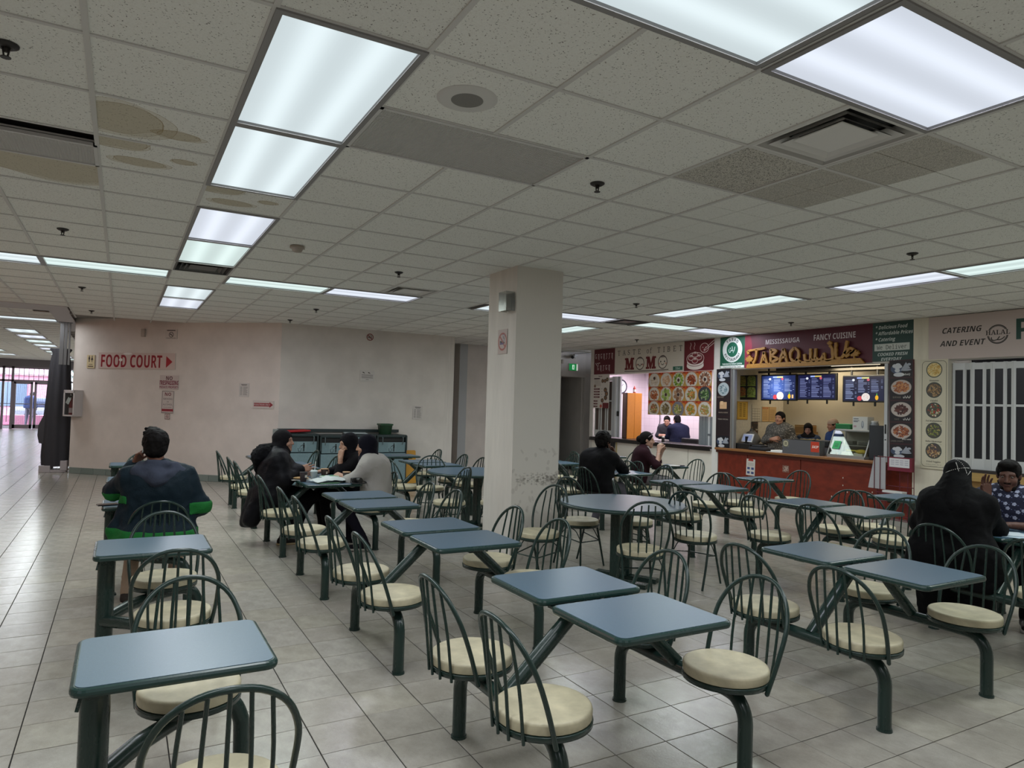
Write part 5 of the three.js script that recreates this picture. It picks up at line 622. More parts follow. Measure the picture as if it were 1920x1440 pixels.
// fire extinguisher cabinet at the wall's free end
{
  const t = T('extinguisher_cabinet', 'white wall cabinet with a glass front holding a fire extinguisher', 'cabinet', onDiag(0.13, 1.16, 0.0), DA); const w = 0.26, h = 0.53, d = 0.2;
  M('cabinet_shell', [box(w, 0.015, d, 0, 0.0075, d / 2), box(w, 0.015, d, 0, h - 0.0075, d / 2), box(0.015, h, d, w / 2, h / 2, d / 2), box(w, h, 0.01, 0, h / 2, 0.005), box(0.015, h, 0.03, -w / 2, h / 2, 0.02)], mat('#c9c3c2', 0.5), t);
  M('door_frame', [box(0.012, h, 0.03, -w / 2, h / 2, d - 0.015), box(w, 0.06, 0.012, 0, h - 0.03, d), box(w, 0.03, 0.012, 0, 0.015, d), box(0.03, h, 0.012, w / 2 - 0.015, h / 2, d), box(0.03, h, 0.012, -w / 2 + 0.015, h / 2, d), box(0.012, 0.05, d, -w / 2, h - 0.025, d / 2)], mat('#cfc9c8', 0.5), t); M('door_glass', box(w - 0.05, h - 0.09, 0.004, 0, h / 2 - 0.015, d), mGlass, t);
  const e = T('fire_extinguisher', 'red fire extinguisher with a white label inside the wall cabinet', 'fire extinguisher', onDiag(0.12, 1.18, 0.11), DA); M('cylinder', lathe([[0.001, 0], [0.052, 0.004], [0.055, 0.02], [0.055, 0.27], [0.045, 0.31], [0.02, 0.33], [0.02, 0.36], [0.001, 0.36]], 20), mat('#7c1a24', 0.3), e); M('label', cyl(0.0558, 0.0558, 0.1, 0, 0.1, 0, 20), mat('#c0a8a8', 0.6), e); M('valve', [box(0.03, 0.04, 0.09, 0, 0.38, 0.01), bar([0, 0.4, -0.03], [0, 0.44, 0.06], 0.008, 6)], mBlack, e); M('hose', tube([[0, 0.38, 0.03], [0.06, 0.4, 0.03], [0.075, 0.3, 0.01], [0.065, 0.15, 0.02]], 0.01, 20, 6), mBlack, e); M('tag', box(0.08, 0.13, 0.004).rotateZ(-0.5).translate(-0.03, 0.29, 0.065), mWhite, e);
}
// ---------- waste bins ----------
const mBin = mat('#7f999f', 0.42, { map: grainTex }), mBinDark = mat('#253334', 0.45), mBinPale = mat('#8b9a9a', 0.5);
function bin(x0, x1, topY, flap, label, hinge = true) {
  const w = x1 - x0, t = T('waste_bin', label, 'waste bin', [(x0 + x1) / 2, 0, -13.32]); const z = 0.26;
  M('carcass', [box(0.02, topY - 0.06, 0.5, -w / 2 + 0.01, (topY - 0.06) / 2, 0), box(0.02, topY - 0.06, 0.5, w / 2 - 0.01, (topY - 0.06) / 2, 0), box(w, 0.08, 0.5, 0, 0.04, 0), box(w, topY - 0.06, 0.02, 0, (topY - 0.06) / 2, -0.24)], mBinDark, t);
  M('top_rail', [rbox(w, 0.06, 0.52, 0, topY - 0.03, 0, 0.02, 3), rbox(0.035, 0.3, 0.04, -w / 2 + 0.018, topY - 0.16, z, 0.012), rbox(0.035, 0.3, 0.04, w / 2 - 0.018, topY - 0.16, z, 0.012)], mBinDark, t);
  M('lower_panel', rbox(w - 0.05, topY - 0.42, 0.03, 0, 0.06 + (topY - 0.42) / 2, z - 0.005, 0.008), mBin, t);
  if (flap) {
    const f = M('flap', rbox(w - 0.07, 0.2, 0.02, 0, 0, 0, 0.006), mBin, t); f.position.set(0, topY - 0.245, z - 0.01); f.rotation.x = 0.08;
    sign('pictogram', null, null, 0.17, 0.17, [0.0, 0.0, 0.0115], 0, 500, (g, W, Hh) => { g.fillStyle = '#7f989e'; g.fillRect(0, 0, W, Hh); g.fillStyle = '#10181a'; g.strokeStyle = '#10181a'; g.beginPath(); g.arc(W * 0.72, Hh * 0.12, 7, 0, 7); g.fill(); g.fillRect(W * 0.64, Hh * 0.22, W * 0.18, Hh * 0.36); g.fillRect(W * 0.64, Hh * 0.5, W * 0.07, Hh * 0.48); g.fillRect(W * 0.75, Hh * 0.5, W * 0.07, Hh * 0.48); g.lineWidth = 5; g.beginPath(); g.moveTo(W * 0.64, Hh * 0.26); g.lineTo(W * 0.36, Hh * 0.42); g.stroke(); g.lineWidth = 4; g.beginPath(); g.moveTo(W * 0.12, Hh * 0.62); g.lineTo(W * 0.18, Hh * 0.96); g.lineTo(W * 0.44, Hh * 0.96); g.lineTo(W * 0.48, Hh * 0.62); g.stroke(); for (const [a, b] of [[0.3, 0.5], [0.26, 0.6]]) g.fillRect(W * a, Hh * b, 5, 5); }, { parent: f, d: 0.002 });
    M('flap_handle', [tube([[-w * 0.33, topY - 0.05, z], [-w * 0.335, topY - 0.05, z + 0.05], [-w * 0.335, topY - 0.12, z + 0.055], [-w * 0.32, topY - 0.19, z + 0.03]], 0.008, 14, 6), tube([[w * 0.33, topY - 0.05, z], [w * 0.335, topY - 0.05, z + 0.05], [w * 0.335, topY - 0.12, z + 0.055], [w * 0.32, topY - 0.19, z + 0.03]], 0.008, 14, 6)], mat('#5c6a6c', 0.4), t); M('dark_mouth', box(w - 0.08, 0.28, 0.02, 0, topY - 0.2, z - 0.05), mBlack, t);
  } else M('flap', rbox(w - 0.05, 0.3, 0.03, 0, topY - 0.2, z - 0.005, 0.008), mBin, t);
  return t;
}
bin(2.62, 3.24, 1.0, true, 'grey-green waste bin with a red tray on top, leftmost of the row');
bin(3.26, 3.79, 0.975, true, 'grey-green waste bin with a litter symbol, second from the left');
bin(3.81, 4.34, 0.985, false, 'grey-green waste bin behind the two people in dark scarves');
bin(4.36, 4.985, 0.985, true, 'grey-green waste bin under the green bucket, rightmost of the row');
tag(M('bin_side_panel', rbox(0.1, 1.06, 0.5, 2.55, 0.53, -13.32, 0.006), mBinPale), 'pale grey end panel at the left side of the waste bin row', 'panel');
tag(M('bin_back_rail', [box(2.4, 0.06, 0.03, 3.78, 1.04, -13.56)], mBinDark), 'dark rail along the wall behind the waste bins', 'rail');
{ const t = T('serving_tray', 'red plastic serving tray on the leftmost waste bin', 'tray', [2.87, 1.0, -13.3], 0.1); M('dish', rbox(0.42, 0.018, 0.32, 0, 0.03, 0, 0.008), mat('#a01c20', 0.35), t); M('rim', [rbox(0.44, 0.025, 0.02, 0, 0.04, 0.16, 0.008), rbox(0.44, 0.025, 0.02, 0, 0.04, -0.16, 0.008), rbox(0.02, 0.025, 0.34, 0.215, 0.04, 0, 0.008), rbox(0.02, 0.025, 0.34, -0.215, 0.04, 0, 0.008)], mat('#b52025', 0.35), t); t.rotation.z = 0.05; t.position.y = 1.0; }
{ const t = T('serving_tray', 'grey flat tray lying on the third waste bin', 'tray', [4.0, 0.985, -13.28], -0.2); M('dish', rbox(0.42, 0.014, 0.3, 0, 0.014, 0, 0.006), mat('#97a3a6', 0.4), t); M('rim', [rbox(0.43, 0.02, 0.016, 0, 0.02, 0.15, 0.006), rbox(0.43, 0.02, 0.016, 0, 0.02, -0.15, 0.006)], mat('#a4afb1', 0.4), t); }
{ const t = T('bucket', 'dark green square plastic bucket on the rightmost waste bin', 'bucket', [4.6, 0.985, -13.3]); const q = new THREE.CylinderGeometry(0.165, 0.135, 0.2, 4, 1, true).rotateY(Math.PI / 4).translate(0, 0.1, 0); M('tub', [q, box(0.19, 0.01, 0.19, 0, 0.006, 0)], mat('#12391f', 0.4, { side: THREE.DoubleSide }), t); M('rim', [box(0.25, 0.03, 0.015, 0, 0.195, 0.12), box(0.25, 0.03, 0.015, 0, 0.195, -0.12), box(0.015, 0.03, 0.25, 0.12, 0.195, 0), box(0.015, 0.03, 0.25, -0.12, 0.195, 0)], mat('#164526', 0.4), t); }
{ const t = T('wet_floor_sign', 'yellow folded floor sign peeping out beside the rightmost waste bin', 'sign', [5.12, 0, -13.25]); for (const s of [-1, 1]) M('panel', extrude(roundRect(0.24, 0.66, 0.03), 0.008).rotateX(0.14 * s).translate(0, 0.34, 0.05 * -s), mat('#c08a1c', 0.5), t); }
// ---------- doors ----------
{
  const t = S('door_1', [7.05, 0, -15.3], -Math.PI / 2 - 0.11); const m = mat('#3f2a22', 0.5, { map: grainTex });
  M('door_frame', [box(0.06, 2.16, 0.14, -0.03, 1.08, 0), box(0.06, 2.16, 0.14, -0.99, 1.08, 0), box(1.02, 0.07, 0.14, -0.51, 2.145, 0)], mat('#57463f', 0.5), t); M('door_leaf', [box(0.9, 1.0, 0.05, -0.51, 0.52, 0.03), box(0.9, 0.46, 0.05, -0.51, 1.87, 0.03), box(0.62, 0.64, 0.05, -0.37, 1.33, 0.03), box(0.16, 0.64, 0.05, -0.88, 1.33, 0.03)], m, t);
  M('door_window', box(0.12, 0.64, 0.02, -0.74, 1.33, 0.03), new THREE.MeshStandardMaterial({ color: '#222', emissive: '#ffe9d8', emissiveIntensity: 0.85 }), t); M('door_handle', [bar([-0.86, 1.02, 0.06], [-0.86, 1.02, 0.11], 0.012, 8), bar([-0.86, 1.02, 0.11], [-0.75, 1.02, 0.11], 0.011, 8), box(0.06, 0.2, 0.01, -0.86, 1.0, 0.058)], mAlu, t); M('door_closer', [rbox(0.26, 0.06, 0.06, -0.3, 2.05, 0.08, 0.01), bar([-0.3, 2.06, 0.11], [-0.5, 2.09, 0.15], 0.008, 6)], mat('#6b6660', 0.5), t);
}
tag(M('exit_sign', [rbox(0.3, 0.2, 0.03, 0, 0, 0, 0.006)], mat('#c8c4bc', 0.5)), 'green running-man exit sign above the far opening', 'sign').position.set(10.55, 2.71, -15.44);
{ const tx = ctex(160, 100, (g, w, h) => { g.fillStyle = '#108040'; g.fillRect(0, 0, w, h); g.fillStyle = '#e8fff0'; g.fillRect(w * 0.36, h * 0.16, w * 0.24, h * 0.68); g.fillStyle = '#108040'; g.beginPath(); g.arc(w * 0.5, h * 0.3, 7, 0, 7); g.fill(); g.fillRect(w * 0.45, h * 0.38, 14, 26); g.fillRect(w * 0.42, h * 0.6, 8, 18); g.fillRect(w * 0.52, h * 0.6, 8, 18); g.fillStyle = '#c8ccc4'; g.fillRect(w * 0.84, 0, w * 0.16, h); }); const p = M('exit_panel', new THREE.PlaneGeometry(0.28, 0.18).translate(0, 0, 0.0165), new THREE.MeshStandardMaterial({ color: '#222', emissive: '#fff', emissiveMap: tx, emissiveIntensity: 0.8 }), scene.children.at(-1)); }
{ const t = T('security_camera', 'white dome camera under the ceiling above the exit sign', 'camera', [10.5, 2.98, -15.38]); M('mount', rbox(0.1, 0.06, 0.1, 0.06, 0.04, 0, 0.01), mWhite, t); M('body', bar([0.06, -0.0, -0.02], [-0.1, -0.02, 0.12], 0.045, 14), mWhite, t); M('lens', new THREE.SphereGeometry(0.042, 14, 10).translate(-0.1, -0.02, 0.12), mBlack, t); }
tag(M('wall_sensor', rbox(0.06, 0.12, 0.04, 0, 0, 0, 0.008), mat('#c0b9ae', 0.6)), 'small pale sensor left of the green exit sign', 'sensor').position.set(10.2, 2.84, -15.42);
// ---------- ceiling fittings ----------
function diffuser(x0, x1, z0, z1, label, dark) {
  const w = x1 - x0, d = z1 - z0, t = T('air_diffuser', label, 'vent', [(x0 + x1) / 2, H, (z0 + z1) / 2]); const m = mat(dark ? '#4b4a48' : '#dad8d4', 0.5), R = (a, b, c, y0, y1) => { const s = []; const P = [[a, y0], [b, y1]]; for (const sgn of [[1, 0], [-1, 0], [0, 1], [0, -1]]) { const g = new THREE.BufferGeometry(), q = (r, y, e) => sgn[0] ? [sgn[0] * r * w / 2, y, e * r * d / 2] : [e * r * w / 2, y, sgn[1] * r * d / 2]; const v = [q(a, y0, -1), q(a, y0, 1), q(b, y1, 1), q(b, y1, -1)]; const pos = []; for (const i of [0, 1, 2, 0, 2, 3]) pos.push(...v[i]); for (const i of [0, 2, 1, 0, 3, 2]) pos.push(v[i][0], v[i][1] + 0.004, v[i][2]); g.setAttribute('position', new THREE.Float32BufferAttribute(pos, 3)); g.computeVertexNormals(); s.push(g); } return s; };
  M('outer_frame', R(1, 0.9, 0, 0, 0.0), m, t); M('louvre_ring', R(0.9, 0.74, 0, 0.001, 0.06), mat(dark ? '#161616' : '#b5b2ad', 0.5), t); M('louvre_ring', R(0.76, 0.6, 0, 0.0, 0.045), m, t); M('louvre_ring', R(0.62, 0.46, 0, -0.002, 0.035), m, t); M('centre_plate', rbox(w * 0.47, 0.012, d * 0.47, 0, 0.012, 0, 0.02), mat(dark ? '#5a5956' : '#e2e0dc', 0.5), t); M('dark_throat', box(w * 0.96, 0.02, d * 0.96, 0, 0.085, 0), mBlack, t);
}
diffuser(2.91, 3.53, cz(0), cz(-1), 'large square air diffuser with stepped rings beside the bright corner light panel');
diffuser(0.44, 1.048, cz(10), cz(9), 'dark slotted air diffuser between light panels of the left row', true);
diffuser(2.93, 3.53, cz(10), cz(9), 'square air diffuser with soot marks left of the pillar top');
diffuser(6.98, 7.56, cz(11), cz(10), 'black air diffuser between two light panels by the dumpling stall', true);
function grille(x0, x1, z0, z1, label) {
  const w = x1 - x0, d = z1 - z0, t = T('return_grille', label, 'vent', [(x0 + x1) / 2, H, (z0 + z1) / 2]); M('frame', [box(w, 0.02, 0.02, 0, 0.004, d / 2 - 0.01), box(w, 0.02, 0.02, 0, 0.004, -d / 2 + 0.01), box(0.02, 0.02, d, w / 2 - 0.01, 0.004, 0), box(0.02, 0.02, d, -w / 2 + 0.01, 0.004, 0)], mat('#d0cecb', 0.5), t);
  const g = []; for (let x = -w / 2 + 0.02; x < w / 2; x += 0.0155) g.push(box(0.0055, 0.012, d - 0.02, x, 0.008, 0)); for (let z = -d / 2 + 0.02; z < d / 2; z += 0.0155) g.push(box(w - 0.02, 0.012, 0.0055, 0, 0.008, z)); M('egg_crate', g, mat('#e0deda', 0.55), t); M('dark_plenum', box(w, 0.01, d, 0, 0.024, 0), mat('#b5b2ae', 0.9), t);
}
grille(1.048, 2.30, cz(2), cz(1), 'long egg-crate return grille beside the round ceiling speaker'); grille(-1.435, -0.183, cz(4), cz(3) - 0.2, 'narrow return grille beside stained tiles at the left picture edge');
{ const t = T('ceiling_speaker', 'round white ceiling speaker above the long grille', 'speaker', [1.375, H, -2.96]); M('rim', lathe([[0.075, -0.004], [0.085, -0.008], [0.125, -0.006], [0.145, 0.002], [0.145, 0.008], [0.001, 0.008]], 44), mat('#d2d0cc', 0.5), t); M('mesh_cover', cyl(0.077, 0.077, 0.006, 0, -0.002, 0, 36), mat('#d9d7d4', 0.6, { map: ctex(128, 128, (g, w, h) => { g.fillStyle = '#b9b7b4'; g.fillRect(0, 0, w, h); g.fillStyle = '#3a3938'; for (let y = 0; y < 32; y++) for (let x = 0; x < 32; x++) { g.beginPath(); g.arc(x * 4 + 2, y * 4 + 2, 1.3, 0, 7); g.fill(); } }) }), t); }
const sprk = T('sprinkler', 'ceiling sprinkler', 'sprinkler', [2.623, H, -3.617]); M('escutcheon', lathe([[0.012, 0.004], [0.012, -0.012], [0.03, -0.012], [0.046, -0.003], [0.047, 0.004]], 24), mat('#26211f', 0.5), sprk); M('frame_arm', [bar([0.013, -0.01, 0], [0.006, -0.05, 0], 0.004, 6), bar([-0.013, -0.01, 0], [-0.006, -0.05, 0], 0.004, 6), cyl(0.007, 0.007, 0.02, 0, -0.02, 0, 8)], mat('#26211f', 0.5), sprk); M('deflector', cyl(0.02, 0.02, 0.003, 0, -0.052, 0, 14), mat('#26211f', 0.5), sprk);
[[2.623, -3.617, 'ceiling sprinkler at the near right corner of the long grille'], [-0.48, -3.55, 'ceiling sprinkler cut by the left picture edge'], [-0.512, -7.28, 'ceiling sprinkler on a clean white tile at the left'], [-0.529, -11.1, 'ceiling sprinkler beyond the left crosswise lights'], [-0.515, -14.1, 'ceiling sprinkler just above the FOOD COURT wall'], [2.634, -7.33, 'ceiling sprinkler left of the pillar top'], [2.643, -11.13, 'ceiling sprinkler above the middle of the waste bin wall'], [2.615, -12.96, 'ceiling sprinkler right over the wall corner'], [6.109, -7.45, 'ceiling sprinkler right of the pillar near a dark tile mark'], [6.056, -3.6, 'ceiling sprinkler before the right lengthwise light row'], [9.214, -7.41, 'ceiling sprinkler in front of the maroon grill stall sign'], [9.27, -11.26, 'ceiling sprinkler in front of the dumpling stall sign']].forEach(([x, z, l], i) => { const o = i ? sprk.clone() : sprk; if (i) { o.name = numbered('sprinkler'); scene.add(o); } o.position.set(x, H, z); o.userData = {}; tag(o, l, 'sprinkler', 'ceiling sprinklers'); });
{ const t = T('smoke_detector', 'round beige smoke detector right of the left light row', 'smoke detector', [1.39, H, -6.69]); M('base', cyl(0.065, 0.07, 0.02, 0, -0.008, 0, 28), mat('#a89d90', 0.6), t); M('cover', lathe([[0.001, -0.055], [0.03, -0.054], [0.045, -0.045], [0.05, -0.03], [0.055, -0.018]], 28), mat('#a09588', 0.6), t); }
// pillar fittings
{ const t = T('alarm_strobe', 'grey alarm strobe in a clear guard high on the pillar', 'alarm', [3.51, 2.7, -6.3], -Math.PI / 2); M('base', rbox(0.12, 0.18, 0.03, 0, 0, 0.015, 0.006), mat('#6d6660', 0.5), t); M('horn', rbox(0.1, 0.16, 0.05, 0, 0, 0.05, 0.01), mat('#8a837c', 0.4), t); M('lens', rbox(0.03, 0.13, 0.03, 0.02, 0, 0.085, 0.01), mat('#d8d4cc', 0.2), t); M('guard', [box(0.16, 0.2, 0.004, 0, 0, 0.11), box(0.004, 0.2, 0.1, 0.08, 0, 0.06), box(0.004, 0.2, 0.1, -0.08, 0, 0.06)], new THREE.MeshPhysicalMaterial({ color: '#d8d8d4', roughness: 0.2, transmission: 0.9, thickness: 0 }), t); }
sign('sticker', 'faded no smoking sticker on the left face of the pillar', 'sticker', 0.2, 0.26, [3.506, 2.3, -6.47], -Math.PI / 2, 500, (g, w, h) => { g.fillStyle = '#b7a79f'; g.fillRect(0, 0, w, h); noSmoke(g, w / 2, h * 0.5, w * 0.48, '#9c5548', '#b7a79f'); g.fillStyle = '#5a4a72'; g.fillRect(w * 0.2, h * 0.55, w * 0.42, h * 0.07); g.strokeStyle = '#7a7a90'; g.lineWidth = 3; g.strokeRect(w * 0.5, h * 0.22, w * 0.2, h * 0.25); }, { d: 0.002 });
// ---------- hallway end: glazed entrance, daylight beyond ----------
{
  const Z = -37.3, fr = mat('#80767d', 0.4, { metalness: 0.4 }), g = S('window_1', [0, 0, Z]); const X = [-6, -5.3, -4.52, -4.19, -2.63, -2.46, -1.7, -0.97];
  M('window_frame', [...X.map((x) => box(0.09, 2.76, 0.12, x, 1.38, 0)), box(5.1, 0.12, 0.12, -3.5, 2.72, 0), box(5.1, 0.09, 0.12, -3.5, 2.12, 0), box(1.5, 0.3, 0.1, -5.25, 0.15, 0), box(1.5, 0.3, 0.1, -1.7, 0.15, 0)], fr, g);
  structure(M('wall_entrance_header', box(6, 0.36, 0.3, -3.5, 2.93, Z), mat('#6f686c', 0.8))); const bars = []; for (let x = -5.95; x < -0.95; x += 0.18) bars.push(box(0.02, 0.56, 0.02, x, 2.42, 0)); bars.push(box(5, 0.02, 0.02, -3.5, 2.4, 0)); M('transom_bar', bars, mat('#5f6670', 0.5), g);
  for (let i = 0; i < X.length - 1; i++) { if (i === 3) continue; M('window_pane', box(X[i + 1] - X[i] - 0.08, 1.8, 0.008, (X[i] + X[i + 1]) / 2, 1.2, 0), mGlass, g); M('transom_bar', [box(0.02, 1.8, 0.02, (X[i] + X[i + 1]) / 2, 1.2, 0.01), box(X[i + 1] - X[i], 0.025, 0.02, (X[i] + X[i + 1]) / 2, 1.1, 0.01)], fr, g); } M('window_pane', box(5, 0.54, 0.008, -3.5, 2.42, 0), mGlass, g);
  for (const [x0, x1, n] of [[-4.14, -3.44, 'door_2'], [-3.38, -2.68, 'door_3']]) { const d = S(n, [(x0 + x1) / 2, 0, Z]); const w = x1 - x0; M('door_frame', [box(0.09, 2.06, 0.06, -w / 2 + 0.04, 1.04, 0), box(0.09, 2.06, 0.06, w / 2 - 0.04, 1.04, 0), box(w, 0.09, 0.06, 0, 2.03, 0), box(w, 0.18, 0.06, 0, 0.1, 0)], fr, d); M('door_pane', box(w - 0.16, 1.8, 0.008, 0, 1.1, 0), mGlass, d); const m = []; for (let x = -w / 2 + 0.1; x < w / 2 - 0.05; x += 0.07) m.push(box(0.008, 1.8, 0.008, x, 1.1, 0.02)); for (let y = 0.22; y < 2; y += 0.07) m.push(box(w - 0.16, 0.008, 0.008, 0, y, 0.02)); M('security_mesh', m, mat('#77727c', 0.5), d); M('door_handle', [bar([-w / 2 + 0.1, 1.1, 0.06], [w / 2 - 0.1, 1.1, 0.06], 0.018, 8)], fr, d); }
  structure(M('ground_outside', box(60, 0.2, 60, 0, -0.12, -67.6), mat('#d9d6d8', 0.9)));
  const b = T('shop_building', 'pinkish red shop front beyond the glass entrance', 'building', [-4.5, 0, -49]); M('wall', [box(9, 2.9, 3, -3.2, 1.45, -1.5)], mat('#dc9cae', 0.8), b); M('fascia', box(9.2, 0.4, 0.3, -3.2, 2.8, 0.1), mat('#e4b4c2', 0.7), b); M('window', box(2.6, 1.4, 0.08, -1.6, 1.5, 0.04), mat('#6d7c92', 0.3), b); M('roof', box(9.4, 0.12, 3.3, -3.2, 3.03, -1.5), mat('#8d7f86', 0.8), b);
  const c = T('parked_car', 'pale car parked behind a pink kerb beyond the entrance doors', 'car', [-2.9, 0, -44], 0.2); M('body', [rbox(4.2, 0.62, 1.7, 0, 0.55, 0, 0.2, 4)], mat('#a9aec2', 0.3), c); M('cabin', rbox(2.2, 0.6, 1.5, -0.1, 1.05, 0, 0.25, 4), mat('#5b6480', 0.15), c); for (const x of [-1.3, 1.3]) for (const z of [-0.8, 0.8]) M('wheel', cyl(0.32, 0.32, 0.2, x, 0.32, z, 24).rotateX(0), mBlack, c).geometry.translate(0, -0.32, -z).rotateX(Math.PI / 2).translate(0, 0.32, z);
  tag(M('kerb', rbox(5, 0.5, 0.4, -2.6, 0.25, -41.5, 0.04), mat('#d68aa4', 0.8)), 'pink painted low wall in front of the parked car', 'wall');
  const tr = []; seed = 4242; for (let i = 0; i < 900; i++) { const a = rnd() * 7, r = Math.sqrt(rnd()) * 4.5; tr.push(new THREE.OctahedronGeometry(rr(0.12, 0.3), 0).scale(1, 0.5, 1).rotateZ(rnd() * 3).translate(Math.cos(a) * r, 4.6 + Math.sin(a) * r * 0.55 + rr(-0.6, 0.6), rr(-2, 2))); } const t = T('tree', 'pale green tree crown beyond the glass entrance', 'tree', [-2.4, 0, -56]); stuff(M('foliage', tr, mat('#7f9a90', 0.9), t)); M('trunk', cyl(0.14, 0.22, 4, 0, 2, 0, 12), mat('#5c5048', 0.9), t);
}
// covered folding screen and shutter guide at the wall end
{
  const t = T('covered_stand', 'tall folded grey fabric cover standing at the hallway corner', 'cover', [-1.12, 0, -17.1], -0.1); const n = 72, P = [[0.0, 0.24, 0.2], [0.2, 0.255, 0.21], [0.5, 0.25, 0.2], [1.0, 0.24, 0.19], [1.5, 0.215, 0.17], [2.0, 0.18, 0.15], [2.2, 0.165, 0.13], [2.32, 0.14, 0.11], [2.4, 0.19, 0.13], [2.42, 0.17, 0.11], [2.42, 0.001, 0.001]], v = [], ix = [];
  P.forEach(([y, a, b]) => { for (let i = 0; i <= n; i++) { const th = i / n * Math.PI * 2, k = 1 + 0.07 * Math.sin(th * 9) + 0.04 * noise3(Math.cos(th) * 3, y * 2, Math.sin(th) * 3); v.push(Math.cos(th) * a * k, y + 0.12, Math.sin(th) * b * k); } }); for (let j = 0; j < P.length - 1; j++) for (let i = 0; i < n; i++) { const q = j * (n + 1) + i; ix.push(q, q + n + 1, q + 1, q + 1, q + n + 1, q + n + 2); } const g = new THREE.BufferGeometry(); g.setAttribute('position', new THREE.Float32BufferAttribute(v, 3)); g.setIndex(ix); g.computeVertexNormals(); M('fabric_cover', g, mat('#39383d', 0.85, { side: THREE.DoubleSide }), t);
  M('side_flap', extrude([[-0.32, 0.95], [-0.24, 1.15], [-0.12, 1.3], [-0.12, 0.55], [-0.3, 0.6], [-0.33, 0.75]], 0.12, 0.01).translate(0, 0, -0.06), mat('#4a484c', 0.85), t); M('base', [rbox(0.2, 0.14, 0.34, -0.17, 0.07, 0.02, 0.01), rbox(0.12, 0.2, 0.2, 0.16, 0.14, 0.1, 0.01), box(0.4, 0.05, 0.36, 0, 0.03, 0)], mat('#b5aeb0', 0.6), t);
  const s = T('shutter_guide', 'ribbed grey metal shutter guide under the ceiling at the wall end', 'shutter', [-1.05, 2.2, -16.75]); M('channel', [box(0.07, 0.86, 0.1, -0.05, 0.43, 0), box(0.05, 0.86, 0.08, 0.02, 0.43, 0.02), box(0.03, 0.86, 0.12, 0.08, 0.43, 0)], mat('#8e8e90', 0.4, { metalness: 0.5 }), s); M('cap', box(0.24, 0.02, 0.16, 0, 0.865, 0), mat('#55555a', 0.5), s);
}
// warm lit shop fascia on the hallway's left side
{ const t = T('lit_fascia', 'warm orange lit shop fascia on the hallway left wall, outside the picture', 'sign', [-5.9, 2.5, -11.5], Math.PI / 2); M('box_body', box(3.4, 0.5, 0.12, 0, 0, 0), mWhite, t); M('face', box(3.3, 0.42, 0.01, 0, 0, 0.066), new THREE.MeshStandardMaterial({ color: '#332018', emissive: '#ff8a50', emissiveIntensity: 0.9 }), t); const L = new THREE.RectAreaLight('#ff8a55', LIGHT.warm, 3.3, 0.42); L.position.z = 0.08; L.rotation.y = Math.PI; L.name = 'lamp'; t.add(L); }
